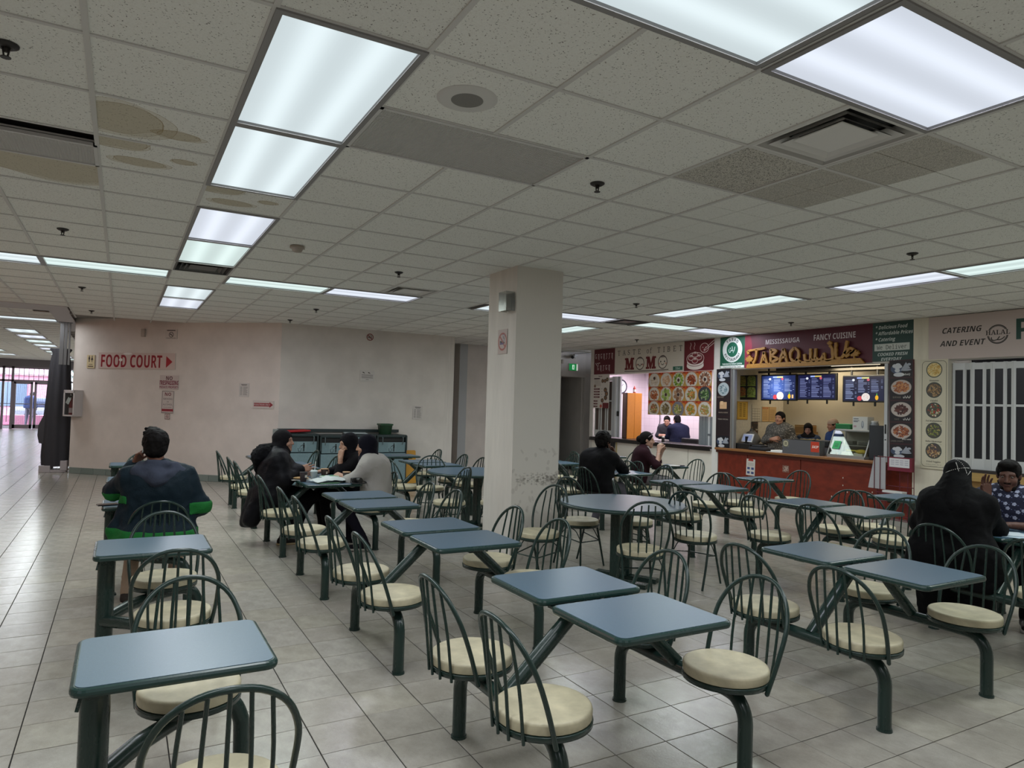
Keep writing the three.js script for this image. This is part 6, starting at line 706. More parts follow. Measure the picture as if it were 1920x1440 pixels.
// ---------- things on the tables ----------
const TY = 0.741;
{
  let t = T('phone', 'dark phone lying on the corner of the post table beside the man in the jacket', 'phone', [-0.06, TY, -6.38], 0.2); M('body', rbox(0.15, 0.01, 0.08, 0, 0.005, 0, 0.004, 2), mat('#2c2523', 0.3), t); M('screen_glass', box(0.14, 0.001, 0.072, 0, 0.0105, 0), mat('#1a1816', 0.1), t);
  const cup = (x, z, l, c, lid, h = 0.1) => { const q = T('coffee_cup', l, 'cup', [x, TY, z]); M('cup_body', lathe([[0.001, 0], [0.03, 0.001], [0.042, h], [0.001, h]], 24), mat(c, 0.6), q); M('rim', lathe([[0.039, h - 0.004], [0.0435, h - 0.002], [0.0435, h + 0.004], [0.03, h + 0.002], [0.001, h - 0.002]], 24), mat(lid, 0.6), q); M('logo', new THREE.CylinderGeometry(0.0385, 0.0375, 0.028, 12, 1, true, 0.2, 0.9).translate(0, h * 0.6, 0), mat('#cfc8bc', 0.6), q); };
  cup(1.74, -7.62, 'dark paper cup by the hands of the person in the black parka', '#2a2122', '#1b1718'); cup(2.05, -7.95, 'dark paper cup with a pale rim at the far side of the littered table', '#2e211c', '#b58f6a'); cup(2.19, -7.55, 'dark paper cup with a tan rim before the person in the grey jacket', '#241c1a', '#b58f6a');
  t = T('drink_cup', 'clear drink cup with a white straw on the littered table', 'cup', [1.9, TY, -7.82]); M('cup_body', lathe([[0.001, 0], [0.03, 0.002], [0.042, 0.09], [0.041, 0.09], [0.029, 0.004], [0.001, 0.004]], 24), mat('#a9b4b6', 0.2), t); M('lid', lathe([[0.001, 0.105], [0.03, 0.104], [0.044, 0.09], [0.043, 0.086]], 24), mat('#b9c4c6', 0.2), t); M('straw', bar([0, 0.02, 0], [0.015, 0.2, 0], 0.005, 8), mWhite, t);
  t = T('wrapper', 'crumpled white and green food wrapper in the middle of the littered table', 'paper', [1.98, TY, -7.5], 0.2); { const g = new THREE.PlaneGeometry(0.36, 0.26, 18, 14).rotateX(-Math.PI / 2), p = g.attributes.position; for (let i = 0; i < p.count; i++) p.setY(i, 0.012 + 0.02 * Math.abs(noise3(p.getX(i) * 14, 3, p.getZ(i) * 14)) + 0.05 * Math.exp(-((p.getX(i) - 0.02) ** 2 + p.getZ(i) ** 2) * 60)); g.computeVertexNormals(); M('sheet', g, mat('#c4cccb', 0.7, { side: THREE.DoubleSide }), t); } M('green_sheet', box(0.22, 0.003, 0.09, -0.05, 0.006, 0.12), mat('#6f9a78', 0.6), t);
  t = T('paper_box', 'green and white paper food box on the littered table', 'box', [2.06, TY, -7.72], 0.1); M('box_body', rbox(0.22, 0.045, 0.12, 0, 0.0225, 0, 0.01), mat('#b4c4b8', 0.6), t); M('print', box(0.18, 0.002, 0.08, 0, 0.046, 0), mat('#5f9a6c', 0.6), t);
  t = T('flatbread', 'piece of flatbread on paper near the dark cup on the littered table', 'food', [1.76, TY, -7.83]); M('bread', new THREE.SphereGeometry(0.09, 20, 10).scale(1, 0.12, 0.8).translate(0, 0.02, 0), mat('#a9885c', 0.8), t); M('paper', box(0.22, 0.003, 0.18, 0, 0.003, 0), mat('#b9b4ac', 0.7), t);
  t = T('camera', 'black handheld camera lying on the littered table', 'camera', [2.24, TY, -7.35], 0.3); M('body', rbox(0.12, 0.06, 0.06, 0, 0.03, 0, 0.012, 3), mBlack, t); M('lens_barrel', cyl(0.028, 0.028, 0.06, 0, 0, 0, 20).rotateX(Math.PI / 2).translate(0, 0.032, 0.055), mBlack, t); M('strap', tube([[0.06, 0.03, 0], [0.1, 0.008, 0.03], [0.06, 0.006, 0.09], [-0.02, 0.006, 0.1], [-0.08, 0.008, 0.05], [-0.06, 0.03, 0]], 0.006, 30, 5), mat('#202022', 0.7), t);
  t = T('phone', 'phone lying flat on the table before the man in black', 'phone', [6.1, TY, -7.6], 0.3); M('body', rbox(0.15, 0.01, 0.08, 0, 0.005, 0, 0.004, 2), mBlack, t); M('screen_glass', box(0.14, 0.001, 0.072, 0, 0.0105, 0), mat('#0c0c0e', 0.1), t);
  t = T('phone', 'black phone right of the plates on the table of the woman in maroon', 'phone', [7.78, TY, -8.3], 0.4); M('body', rbox(0.15, 0.01, 0.08, 0, 0.005, 0, 0.004, 2), mBlack, t); M('screen_glass', box(0.14, 0.001, 0.072, 0, 0.0105, 0), mat('#0c0c0e', 0.1), t);
  for (const [x, z, l, n] of [[7.42, -8.42, 'white plate with food left before the woman in maroon', 1], [7.6, -8.28, 'white plate right before the woman in maroon', 0]]) { const q = T('plate', l, 'plate', [x, TY, z]); M('dish', lathe([[0.001, 0.006], [0.07, 0.006], [0.11, 0.018], [0.112, 0.014], [0.07, 0.0], [0.001, 0]], 32), mat('#cfcbc8', 0.35), q); if (n) M('food', [new THREE.SphereGeometry(0.045, 14, 10).scale(1, 0.5, 0.8).translate(0, 0.025, 0), new THREE.SphereGeometry(0.03, 12, 8).scale(1, 0.6, 1).translate(0.04, 0.02, 0.03)], mat('#c2b49c', 0.8), q); }
  t = T('napkin_paper', 'pale paper on the table before the woman in the dotted scarf', 'paper', [5.98, TY, -2.72], 0.3); M('sheet', box(0.3, 0.003, 0.21, 0, 0.002, 0), mat('#a9bcc8', 0.7), t); M('sheet', box(0.21, 0.003, 0.15, 0.04, 0.006, -0.03).rotateY(0.4), mat('#b9c4cc', 0.7), t);
}
// ---------- figures: signed-distance fields meshed by surface nets ----------
const smin = (a, b, k) => { const h = Math.max(k - Math.abs(a - b), 0) / k; return Math.min(a, b) - h * h * k * 0.25; };
const cap = (a, b, ra, rb = ra, k) => ({ a, b, ra, rb, k });
const ell = (c, r, q, k) => ({ c, r, q, k });
const sub = (p) => ({ ...p, sub: true });
function meshField(prims, cell, k = 0.03, fn = null, pad = 0.02) {
  let lo = [9, 9, 9], hi = [-9, -9, -9];
  const bb = (p) => p.c ? [0, 1, 2].map((i) => { const R = Math.max(...p.r); return [p.c[i] - R, p.c[i] + R]; }) : [0, 1, 2].map((i) => [Math.min(p.a[i] - p.ra, p.b[i] - p.rb), Math.max(p.a[i] + p.ra, p.b[i] + p.rb)]);
  for (const p of prims) if (!p.sub) bb(p).forEach(([a, b], i) => { lo[i] = Math.min(lo[i], a); hi[i] = Math.max(hi[i], b); });
  lo = lo.map((v) => v - pad - 2 * cell); hi = hi.map((v) => v + pad + 2 * cell);
  const n = [0, 1, 2].map((i) => Math.ceil((hi[i] - lo[i]) / cell) + 1), F = new Float32Array(n[0] * n[1] * n[2]).fill(0.3), id = (x, y, z) => x + n[0] * (y + n[1] * z);
  for (const p of prims) {
    const kk = p.k ?? k, m = kk + 3 * cell + pad, B = bb(p).map(([a, b], i) => [Math.max(0, Math.floor((a - m - lo[i]) / cell)), Math.min(n[i] - 1, Math.ceil((b + m - lo[i]) / cell))]);
    const iq = p.q ? p.q.clone().invert() : null, v = new THREE.Vector3(); let ax, ay, az, L2;
    if (!p.c) { ax = p.b[0] - p.a[0]; ay = p.b[1] - p.a[1]; az = p.b[2] - p.a[2]; L2 = ax * ax + ay * ay + az * az || 1e-9; }
    for (let z = B[2][0]; z <= B[2][1]; z++) for (let y = B[1][0]; y <= B[1][1]; y++) for (let x = B[0][0]; x <= B[0][1]; x++) {
      const X = lo[0] + x * cell, Y = lo[1] + y * cell, Z = lo[2] + z * cell; let d;
      if (p.c) { v.set(X - p.c[0], Y - p.c[1], Z - p.c[2]); if (iq) v.applyQuaternion(iq); const a = v.x / p.r[0], b = v.y / p.r[1], c = v.z / p.r[2], k0 = Math.hypot(a, b, c), k1 = Math.hypot(a / p.r[0], b / p.r[1], c / p.r[2]) || 1e-6; d = k0 * (k0 - 1) / k1; }
      else { const dx = X - p.a[0], dy = Y - p.a[1], dz = Z - p.a[2], t = Math.min(1, Math.max(0, (dx * ax + dy * ay + dz * az) / L2)); d = Math.hypot(dx - ax * t, dy - ay * t, dz - az * t) - (p.ra + (p.rb - p.ra) * t); }
      const i = id(x, y, z); F[i] = p.sub ? -smin(-F[i], d, kk) : smin(F[i], d, kk);
    }
  }
  if (fn) for (let z = 0; z < n[2]; z++) for (let y = 0; y < n[1]; y++) for (let x = 0; x < n[0]; x++) { const i = id(x, y, z); if (Math.abs(F[i]) < 0.08 || F[i] < 0) F[i] = fn(F[i], lo[0] + x * cell, lo[1] + y * cell, lo[2] + z * cell); }
  for (let z = 0; z < n[2]; z++) for (let y = 0; y < n[1]; y++) for (let x = 0; x < n[0]; x++) if (!x || !y || !z || x === n[0] - 1 || y === n[1] - 1 || z === n[2] - 1) F[id(x, y, z)] = 0.3;
  const P = [], I = [], map = new Int32Array(F.length).fill(-1);
  for (let z = 0; z < n[2] - 1; z++) for (let y = 0; y < n[1] - 1; y++) for (let x = 0; x < n[0] - 1; x++) {
    const g = []; let s = 0; for (let i = 0; i < 8; i++) { const f = F[id(x + (i & 1), y + ((i >> 1) & 1), z + (i >> 2))]; g.push(f); if (f < 0) s++; }
    if (!s || s === 8) continue; let cx = 0, cy = 0, cz = 0, c = 0;
    for (let i = 0; i < 8; i++) for (const b of [1, 2, 4]) if (!(i & b)) { const j = i | b; if ((g[i] < 0) !== (g[j] < 0)) { const t = g[i] / (g[i] - g[j]); cx += (i & 1) + (b === 1 ? t : 0); cy += ((i >> 1) & 1) + (b === 2 ? t : 0); cz += (i >> 2) + (b === 4 ? t : 0); c++; } }
    map[id(x, y, z)] = P.length / 3; P.push(lo[0] + (x + cx / c) * cell, lo[1] + (y + cy / c) * cell, lo[2] + (z + cz / c) * cell);
  }
  const quad = (a, b, c, d, f) => { if (a < 0 || b < 0 || c < 0 || d < 0) return; if (f) I.push(a, b, c, a, c, d); else I.push(a, c, b, a, d, c); };
  for (let z = 1; z < n[2] - 1; z++) for (let y = 1; y < n[1] - 1; y++) for (let x = 1; x < n[0] - 1; x++) {
    const f = F[id(x, y, z)] < 0;
    if (f !== F[id(x + 1, y, z)] < 0) quad(map[id(x, y - 1, z - 1)], map[id(x, y, z - 1)], map[id(x, y, z)], map[id(x, y - 1, z)], f);
    if (f !== F[id(x, y + 1, z)] < 0) quad(map[id(x - 1, y, z - 1)], map[id(x - 1, y, z)], map[id(x, y, z)], map[id(x, y, z - 1)], f);
    if (f !== F[id(x, y, z + 1)] < 0) quad(map[id(x - 1, y - 1, z)], map[id(x, y - 1, z)], map[id(x, y, z)], map[id(x - 1, y, z)], f);
  }
  const geo = new THREE.BufferGeometry(); geo.setAttribute('position', new THREE.Float32BufferAttribute(P, 3)); geo.setIndex(I); geo.computeVertexNormals();
  const uv = new Float32Array(P.length / 3 * 2); for (let i = 0; i < uv.length / 2; i++) { uv[2 * i] = P[3 * i] * 2.2 + P[3 * i + 2] * 1.3; uv[2 * i + 1] = P[3 * i + 1] * 2.2 - P[3 * i + 2] * 0.9; } geo.setAttribute('uv', new THREE.BufferAttribute(uv, 2)); return geo;
}
const vadd = (a, b, s = 1) => a.map((v, i) => v + b[i] * s), vlerp = (a, b, t) => a.map((v, i) => v + (b[i] - v) * t);
const unit = (a) => { const l = Math.hypot(...a) || 1; return a.map((v) => v / l); }, cross = (a, b) => [a[1] * b[2] - a[2] * b[1], a[2] * b[0] - a[0] * b[2], a[0] * b[1] - a[1] * b[0]];
// a hand: w wrist, f finger direction, nrm palm normal (the way the palm faces), s +1 left / -1 right, curl per finger
function handPrims(w, f, nrm, s, curl = 0.5, spread = 0.1, sc = 1) {
  f = unit(f); let lat = unit(cross(f, nrm)); nrm = unit(cross(lat, f)); lat = lat.map((v) => v * s);      // lat points to the thumb side
  const at = (u, l, n) => [0, 1, 2].map((i) => w[i] + (f[i] * u + lat[i] * l + nrm[i] * n) * sc), out = [];
  const K = [[0.088, 0.030], [0.094, 0.010], [0.090, -0.011], [0.080, -0.030]], LEN = [[0.040, 0.025, 0.020], [0.045, 0.028, 0.021], [0.041, 0.026, 0.020], [0.032, 0.020, 0.018]];
  K.forEach(([u, l], i) => out.push(cap(at(0.0, l * 0.55, 0), at(u, l, 0), 0.016 * sc, 0.0125 * sc, 0.012)));
  K.forEach(([u, l], i) => {
    let p = [u, l, 0], a = 0; const c = Array.isArray(curl) ? curl[i] : curl, sp = (1.5 - i) * spread;
    LEN[i].forEach((len, j) => { a += c * [0.7, 1.0, 0.75][j]; const q = [p[0] + len * Math.cos(a) * Math.cos(sp), p[1] + len * Math.sin(sp) * Math.cos(a), p[2] + len * Math.sin(a)]; const r0 = [0.0092, 0.0085, 0.0078][j], r1 = [0.0085, 0.0078, 0.0066][j]; out.push(cap(at(...p), at(...q), r0 * sc, r1 * sc, 0.004)); p = q; });
  });
  const tc = Array.isArray(curl) ? curl[0] : curl; let p = [0.022, 0.024, 0.004]; [[0.04, 0.75, 0.25], [0.03, 0.5, 0.45 + 0.3 * tc], [0.024, 0.2, 0.6 + 0.4 * tc]].forEach(([len, sl, sn], j) => { const d = unit([1, sl, sn]); const q = vadd(p, d, len); out.push(cap(at(...p), at(...q), [0.013, 0.0105, 0.009][j] * sc, [0.0105, 0.009, 0.0075][j] * sc, j ? 0.004 : 0.012)); p = q; });
  return out;
}
const matte = (c, r, o = {}) => new THREE.MeshPhysicalMaterial({ color: c, roughness: r, specularIntensity: 0.3, ...o });
const mEyeW = mat('#9d938a', 0.4), mEyeD = mat('#1c1310', 0.3), mHairD = matte('#0d0a09', 0.7), mLip = mat('#8a4a44', 0.5);
const skin = (c) => mat(c, 0.55);
function person(label, pos, ry, o) {
  const t = T('person', label, 'person', pos, ry), sc = o.scale ?? 1, fat = o.fat ?? 1, near = o.near ?? false, cellB = near ? 0.014 : 0.018, sit = o.pose !== 'stand'; t.scale.setScalar(sc);
  const J = { pelvis: [0, sit ? 0.575 : 0.93, sit ? -0.01 : 0], waist: [0, sit ? 0.72 : 1.07, 0], chest: [0, sit ? 0.9 : 1.26, 0.01], neck: [0, sit ? 1.05 : 1.43, 0.0], head: [0, sit ? 1.175 : 1.56, 0.035], hipL: [0.09, sit ? 0.555 : 0.92, 0.02], kneeL: [0.12, sit ? 0.52 : 0.5, sit ? 0.42 : 0.03], ankL: [0.12, 0.09, sit ? 0.38 : -0.02], elL: [0.27, sit ? 0.78 : 1.13, 0.03], wrL: [0.2, 0.78, 0.27], elR: [-0.27, sit ? 0.78 : 1.13, 0.03], wrR: [-0.2, 0.78, 0.27], ...o.J };
  J.shL ??= [0.175 * Math.sqrt(fat) + J.neck[0], J.neck[1] - 0.07, J.neck[2] - 0.01]; J.shR ??= [-0.175 * Math.sqrt(fat) + J.neck[0], J.neck[1] - 0.07, J.neck[2] - 0.01];
  J.hipR ??= [-J.hipL[0], J.hipL[1], J.hipL[2]]; J.kneeR ??= [-J.kneeL[0], J.kneeL[1], J.kneeL[2]]; J.ankR ??= [-J.ankL[0], J.ankL[1], J.ankL[2]];
  const hq = new THREE.Quaternion().setFromEuler(new THREE.Euler(o.pitch ?? 0, o.turn ?? 0, o.tilt ?? 0, 'YXZ')), H0 = J.head, hp = (p) => { const v = V(...p).applyQuaternion(hq); return [H0[0] + v.x, H0[1] + v.y, H0[2] + v.z]; };
  const legs = (g) => ['L', 'R'].flatMap((s) => [cap(J['hip' + s], J['knee' + s], 0.088 * g + (fat - 1) * 0.04, 0.06 * g), cap(J['knee' + s], J['ank' + s], 0.056 * g, 0.04 * g)]);
  const torso = (g) => [cap(vadd(J.pelvis, [0.075 * fat, 0, 0]), vadd(J.pelvis, [-0.075 * fat, 0, 0]), 0.115 + g), ell(J.waist, [0.145 * fat + g, 0.16, 0.112 * fat + g]), ell(J.chest, [0.165 * fat + g, 0.17, 0.118 * fat + g]), cap(vlerp(J.neck, J.shL, 0.35), J.shL, 0.058 + g * 0.8, 0.05 + g * 0.6), cap(vlerp(J.neck, J.shR, 0.35), J.shR, 0.058 + g * 0.8, 0.05 + g * 0.6), ...(o.female ? [ell(vadd(J.chest, [0.07, -0.02, 0.095]), [0.065 + g, 0.065 + g, 0.055 + g]), ell(vadd(J.chest, [-0.07, -0.02, 0.095]), [0.065 + g, 0.065 + g, 0.055 + g])] : [])];
  const arm = (s, g, to = 1) => { const e = J['el' + s], w = J['wr' + s], q = [cap(J['sh' + s], to < 0.5 ? vlerp(J['sh' + s], e, to * 2) : e, 0.052 + g, (to < 0.5 ? 0.048 : 0.042) + g)]; if (to > 0.5) q.push(cap(e, vlerp(e, w, (to - 0.5) * 2), 0.042 + g, 0.031 + g * 0.9)); return q; };
  // body, one continuous skin surface with finer grids for head and hands
  const body = [...torso(-0.02), cap(vlerp(J.neck, J.chest, 0.2), vlerp(J.neck, hp([0, -0.03, -0.02]), 0.9), 0.056, 0.052), ...legs(0.82), ...arm('L', -0.004), ...arm('R', -0.004)];
  const parts = [meshField(body, cellB, 0.035)];
  const head = [ell(hp([0, 0.03, -0.015]), [0.076, 0.089, 0.094], hq), ell(hp([0, -0.03, 0.028]), [0.061, 0.086, 0.066], hq), cap(hp([-0.036, -0.072, 0.03]), hp([0, -0.094, 0.068]), 0.022), cap(hp([0.036, -0.072, 0.03]), hp([0, -0.094, 0.068]), 0.022), cap(hp([0, 0.016, 0.09]), hp([0, -0.024, 0.108]), 0.0085, 0.0125, 0.012), cap(hp([-0.012, -0.028, 0.1]), hp([0.012, -0.028, 0.1]), 0.0075, 0.0075, 0.008), cap(hp([-0.04, 0.03, 0.074]), hp([0.04, 0.03, 0.074]), 0.013), ell(hp([0.04, -0.03, 0.062]), [0.022, 0.02, 0.02], hq), ell(hp([-0.04, -0.03, 0.062]), [0.022, 0.02, 0.02], hq), cap(hp([-0.018, -0.053, 0.088]), hp([0.018, -0.053, 0.088]), 0.0075, 0.0075, 0.006), cap(hp([-0.015, -0.065, 0.087]), hp([0.015, -0.065, 0.087]), 0.0075, 0.0075, 0.006), ell(hp([0.076, -0.004, -0.01]), [0.012, 0.031, 0.019], hq, 0.008), ell(hp([-0.076, -0.004, -0.01]), [0.012, 0.031, 0.019], hq, 0.008), sub(ell(hp([0.031, 0.012, 0.094]), [0.017, 0.011, 0.014], hq, 0.01)), sub(ell(hp([-0.031, 0.012, 0.094]), [0.017, 0.011, 0.014], hq, 0.01)), cap(hp([0, -0.05, -0.02]), vlerp(J.neck, hp([0, -0.05, -0.02]), 0.25), 0.052, 0.054)];
  parts.push(meshField(head, near ? 0.0045 : 0.006, 0.022));
  for (const s of ['L', 'R']) if (o['hand' + s]) { const h = o['hand' + s]; parts.push(meshField([cap(vlerp(J['wr' + s], J['el' + s], 0.2), J['wr' + s], 0.03, 0.024, 0.015), ...handPrims(J['wr' + s], h.f, h.n, s === 'L' ? 1 : -1, h.c ?? 0.5, h.sp ?? 0.12)], near ? 0.0035 : 0.005, 0.006)); }
  const ms = o.skinMat ?? skin(o.skin ?? '#8d6650'); const b = M('body', parts, ms, t);
  M('eye', [-1, 1].map((s) => new THREE.SphereGeometry(0.0112, 12, 8).scale(1, 0.75, 1).applyQuaternion(hq).translate(...hp([0.031 * s, 0.0095, 0.0735]))), mEyeW, t); M('iris', [-1, 1].map((s) => new THREE.SphereGeometry(0.0066, 10, 8).translate(...hp([0.031 * s + (o.look ?? 0), 0.0085, 0.0795]))), mEyeD, t);
  M('eyebrow', [-1, 1].map((s) => bar(hp([0.014 * s, 0.031, 0.0885]), hp([0.046 * s, 0.033, 0.077]), 0.0042, 6)), mHairD, t); M('lips', [bar(hp([-0.017, -0.0585, 0.0935]), hp([0.017, -0.0585, 0.0935]), 0.0048, 6)], o.lipMat ?? mLip, t);
  const wr = (amp, f) => (d, x, y, z) => { const w = noise3(x * f * 0.5, y * f * 0.5, z * f * 0.5) * 1.6, r = (v) => 1 - Math.abs(v) * 2; return d + amp * (0.7 * noise3(x * f, y * f * 0.6, z * f) - 0.55 * r(noise3(x * f * 0.9 + w, (y + x * 0.5) * f * 1.5, z * f * 0.9)) + 0.25 * noise3(x * f * 3, y * f * 2, z * f * 3)); };
  if (o.legs) M('trousers', meshField([cap(vadd(J.pelvis, [0.075, 0, 0]), vadd(J.pelvis, [-0.075, 0, 0]), 0.12), ...legs(1.14 * (o.baggy ?? 1))], cellB, 0.03, wr(0.006, 16)), o.legs, t);
  if (o.skirt) M('skirt', meshField(o.skirt, cellB, 0.06, wr(0.012, 11)), o.legs ?? o.top, t);
  for (const s of ['L', 'R']) { const a = J['ank' + s], d = unit(vadd(o['toe' + s] ?? [0, 0, 1], [0, 0, 0])); const sh = T0('shoe', t); M('upper', meshField([cap(vadd(a, [0, -0.005, 0]), vadd(a, [0, -0.045, -0.01]), 0.042, 0.04), cap(vadd(vadd(a, d, -0.03), [0, -0.05, 0]), vadd(vadd(a, d, 0.14), [0, -0.056, 0]), 0.037, 0.03)], 0.011, 0.03, (q, x, y, z) => Math.max(q, 0.018 - (y - (a[1] - 0.09)))), o.shoe ?? mBlack, sh); M('sole', meshField([cap(vadd(vadd(a, d, -0.035), [0, -0.07, 0]), vadd(vadd(a, d, 0.145), [0, -0.07, 0]), 0.042, 0.036)], 0.011, 0.02, (q, x, y, z) => Math.max(q, y - (a[1] - 0.068), (a[1] - 0.09) - y)), o.sole ?? mat('#b5b0a6', 0.7), sh); }
  const g = o.bulk ?? 0.014, sl = o.sleeve ?? 0.97; const dr = o.drape ?? 0.5, cz0 = J.chest[2] - 0.015, pz0 = J.pelvis[2] - 0.01;
  const drape = [-1, 1].map((s) => cap([J.chest[0] + s * 0.1 * fat, J.chest[1] + 0.05, cz0], [J.pelvis[0] + s * (0.06 + 0.06 * dr) * fat, Math.max(J.pelvis[1] - 0.04, o.hem ?? 0), pz0], 0.085 + g, 0.1 + g * 1.2, 0.08));
  const topP = [...torso(g), ...drape, ...arm('L', g * (o.armBulk ?? 0.7), sl), ...arm('R', g * (o.armBulk ?? 0.7), sl), cap(vlerp(J.neck, J.chest, 0.3), J.neck, 0.075 + g * 0.4, 0.062 + g * 0.3), ...(o.extraTop ?? [])], hem = o.hem ?? (sit ? 0.5 : 0.86);
  const topFn = (d, x, y, z) => Math.max(wr(o.wrinkle ?? 0.006, o.wf ?? 14)(d, x, y, z), hem - y); M(o.topName ?? 'shirt', meshField(topP, cellB, o.smooth ?? 0.06, topFn), o.top, t);
  if (o.topParts) for (const [n, m, grow, fn] of o.topParts) M(n, meshField(topP.map((p) => p.c ? { ...p, r: p.r.map((v) => v + grow) } : { ...p, ra: p.ra + grow, rb: p.rb + grow }), cellB, o.smooth ?? 0.06, (d, x, y, z) => Math.max(topFn(d, x, y, z), fn(x, y, z))), m, t);
  if (o.hair) M('hair', meshField([ell(hp([0, 0.036, -0.02]), [0.083 + o.hair.t, 0.092 + o.hair.t, 0.1 + o.hair.t], hq), ell(hp([0, -0.02, -0.05]), [0.074 + o.hair.t * 0.6, 0.075, 0.06 + o.hair.t], hq), ...(o.hair.extra?.(hp, hq) ?? []), sub(ell(hp([0, -0.035, 0.1]), [0.085, 0.098, 0.085], hq, 0.012)), sub(ell(hp([0.082, -0.03, 0.012]), [0.02, 0.04, 0.028], hq, 0.01)), sub(ell(hp([-0.082, -0.03, 0.012]), [0.02, 0.04, 0.028], hq, 0.01))], near ? 0.006 : 0.008, 0.02, wr(o.hair.n ?? 0.003, o.hair.f ?? 60)), o.hair.m ?? mHairD, t);
  if (o.beard) M('beard', meshField([cap(hp([-0.06, -0.05, 0.01]), hp([-0.03, -0.09, 0.05]), 0.018, 0.022), cap(hp([0.06, -0.05, 0.01]), hp([0.03, -0.09, 0.05]), 0.018, 0.022), cap(hp([-0.03, -0.092, 0.055]), hp([0.03, -0.092, 0.055]), 0.024), cap(hp([-0.022, -0.041, 0.094]), hp([0.022, -0.041, 0.094]), 0.0055), sub(ell(hp([0, -0.06, 0.1]), [0.022, 0.012, 0.03], hq, 0.006))], near ? 0.005 : 0.008, 0.012, wr(0.0015, 90)), mHairD, t);
  if (o.scarf) M('head_scarf', meshField([ell(hp([0, 0.034, -0.016]), [0.092, 0.104, 0.112], hq), ell(hp([0, -0.05, -0.02]), [0.09, 0.09, 0.085], hq), cap(hp([0, -0.1, 0.0]), vadd(J.neck, [0, 0.02, 0.0]), 0.086, 0.095), ell(vadd(J.neck, [0, -0.03, 0.0]), [0.17, 0.085, 0.125]), ...(o.scarf.extra?.(hp, J) ?? []), sub(ell(hp([0, -0.012, 0.118]), [0.056, 0.08, 0.075], hq, 0.015))], near ? 0.008 : 0.01, 0.035, wr(0.004, 22)), o.scarf.m, t);
  if (o.cap) M('cap', meshField([ell(hp([0, 0.055, -0.015]), [0.087, 0.08, 0.104], hq), ...(o.cap.brim ? [ell(hp([0, 0.045, 0.1]), [0.07, 0.008, 0.06], hq)] : []), sub(ell(hp([0, -0.06, 0.02]), [0.12, 0.1, 0.14], hq, 0.004))], 0.008, 0.012), o.cap.m, t);
  o.more?.(t, J, hp, hq); return t;
}
const T0 = (name, parent) => { const g = new THREE.Group(); g.name = name; parent.add(g); return g; };
const cloth = (c, r = 0.9) => matte(c, r, { bumpMap: bumpTex, bumpScale: 0.0015 });
// 1: man in a dark jacket, back to us, left hand at his ear
{
  const navy = cloth('#13222b', 0.65), green = cloth('#1f6a30', 0.7);
  person('man seen from behind in a dark teal and green jacket, left hand at his ear', [0.29, 0, -6.06], Math.PI - 0.05, { near: true, fat: 1.2, J: { neck: [0.02, 1.06, 0.02], head: [0.045, 1.225, 0.06], elL: [0.315, 0.87, 0.16], wrL: [0.185, 1.08, 0.18], elR: [-0.29, 0.76, 0.0], wrR: [-0.2, 0.775, 0.3], chest: [0, 0.9, -0.01], kneeL: [0.16, 0.52, 0.4], ankL: [0.2, 0.09, 0.12], ankR: [-0.12, 0.09, 0.3], kneeR: [-0.16, 0.52, 0.42] }, turn: 0.05, pitch: 0.1, skin: '#7d5240', handL: { f: [-0.35, 0.9, -0.25], n: [-0.8, -0.1, -0.55], c: [0.9, 0.75, 0.8, 0.9] }, handR: { f: [0.3, -0.1, 1], n: [0, -1, 0], c: 0.3 }, top: navy, topName: 'jacket', bulk: 0.024, armBulk: 1.0, drape: 1.0, hem: 0.49, wrinkle: 0.011, wf: 15, sleeve: 0.95, legs: cloth('#9a8470'), shoe: cloth('#3b3430'), extraTop: [cap([0.13, 0.55, -0.12], [-0.13, 0.55, -0.12], 0.12, 0.12, 0.05), cap([0.3, 0.6, -0.03], [0.2, 0.8, 0], 0.05, 0.05, 0.06), cap([0.22, 0.52, -0.05], [0.1, 0.55, -0.1], 0.1, 0.12)], topParts: [['green_hem', green, 0.004, (x, y, z) => Math.max(y - 0.6 - 0.08 * Math.max(0, x), 0.5 - y)], ['green_cuff', green, 0.005, (x, y, z) => Math.max(0.2 + x, y - 0.8, 0.7 - y)], ['green_panel', green, 0.004, (x, y, z) => Math.max(0.22 - x, y - 0.86, 0.8 - y)]],
    hair: { t: 0.012, n: 0.006, f: 42, extra: (hp, q) => [cap(hp([0.02, 0.11, 0.02]), hp([0.07, 0.135, 0.0]), 0.028, 0.01), cap(hp([0.04, 0.1, -0.03]), hp([0.085, 0.105, -0.04]), 0.03, 0.012), cap(hp([-0.01, 0.12, 0.03]), hp([0.04, 0.143, 0.02]), 0.026, 0.01), ell(hp([0, -0.045, -0.075]), [0.07, 0.045, 0.035], q)] },
    more: (t, J, hp) => { M('hood', meshField([cap([-0.13, 1.03, -0.06], [0.02, 0.99, -0.15], 0.045, 0.055), cap([0.16, 1.03, -0.06], [0.02, 0.99, -0.15], 0.045, 0.055), cap([-0.1, 1.06, -0.02], [-0.13, 1.03, -0.06], 0.045), cap([0.14, 1.07, 0.0], [0.16, 1.03, -0.06], 0.045), cap([-0.03, 1.08, -0.07], [0.08, 1.08, -0.07], 0.05)], 0.011, 0.04, (d, x, y, z) => d + 0.008 * noise3(x * 20, y * 30, z * 20)), cloth('#3a3f4c'), t); M('earphone', bar(hp([0.083, -0.02, 0.0]), hp([0.088, -0.05, 0.0]), 0.007, 8), mWhite, t); } });
}
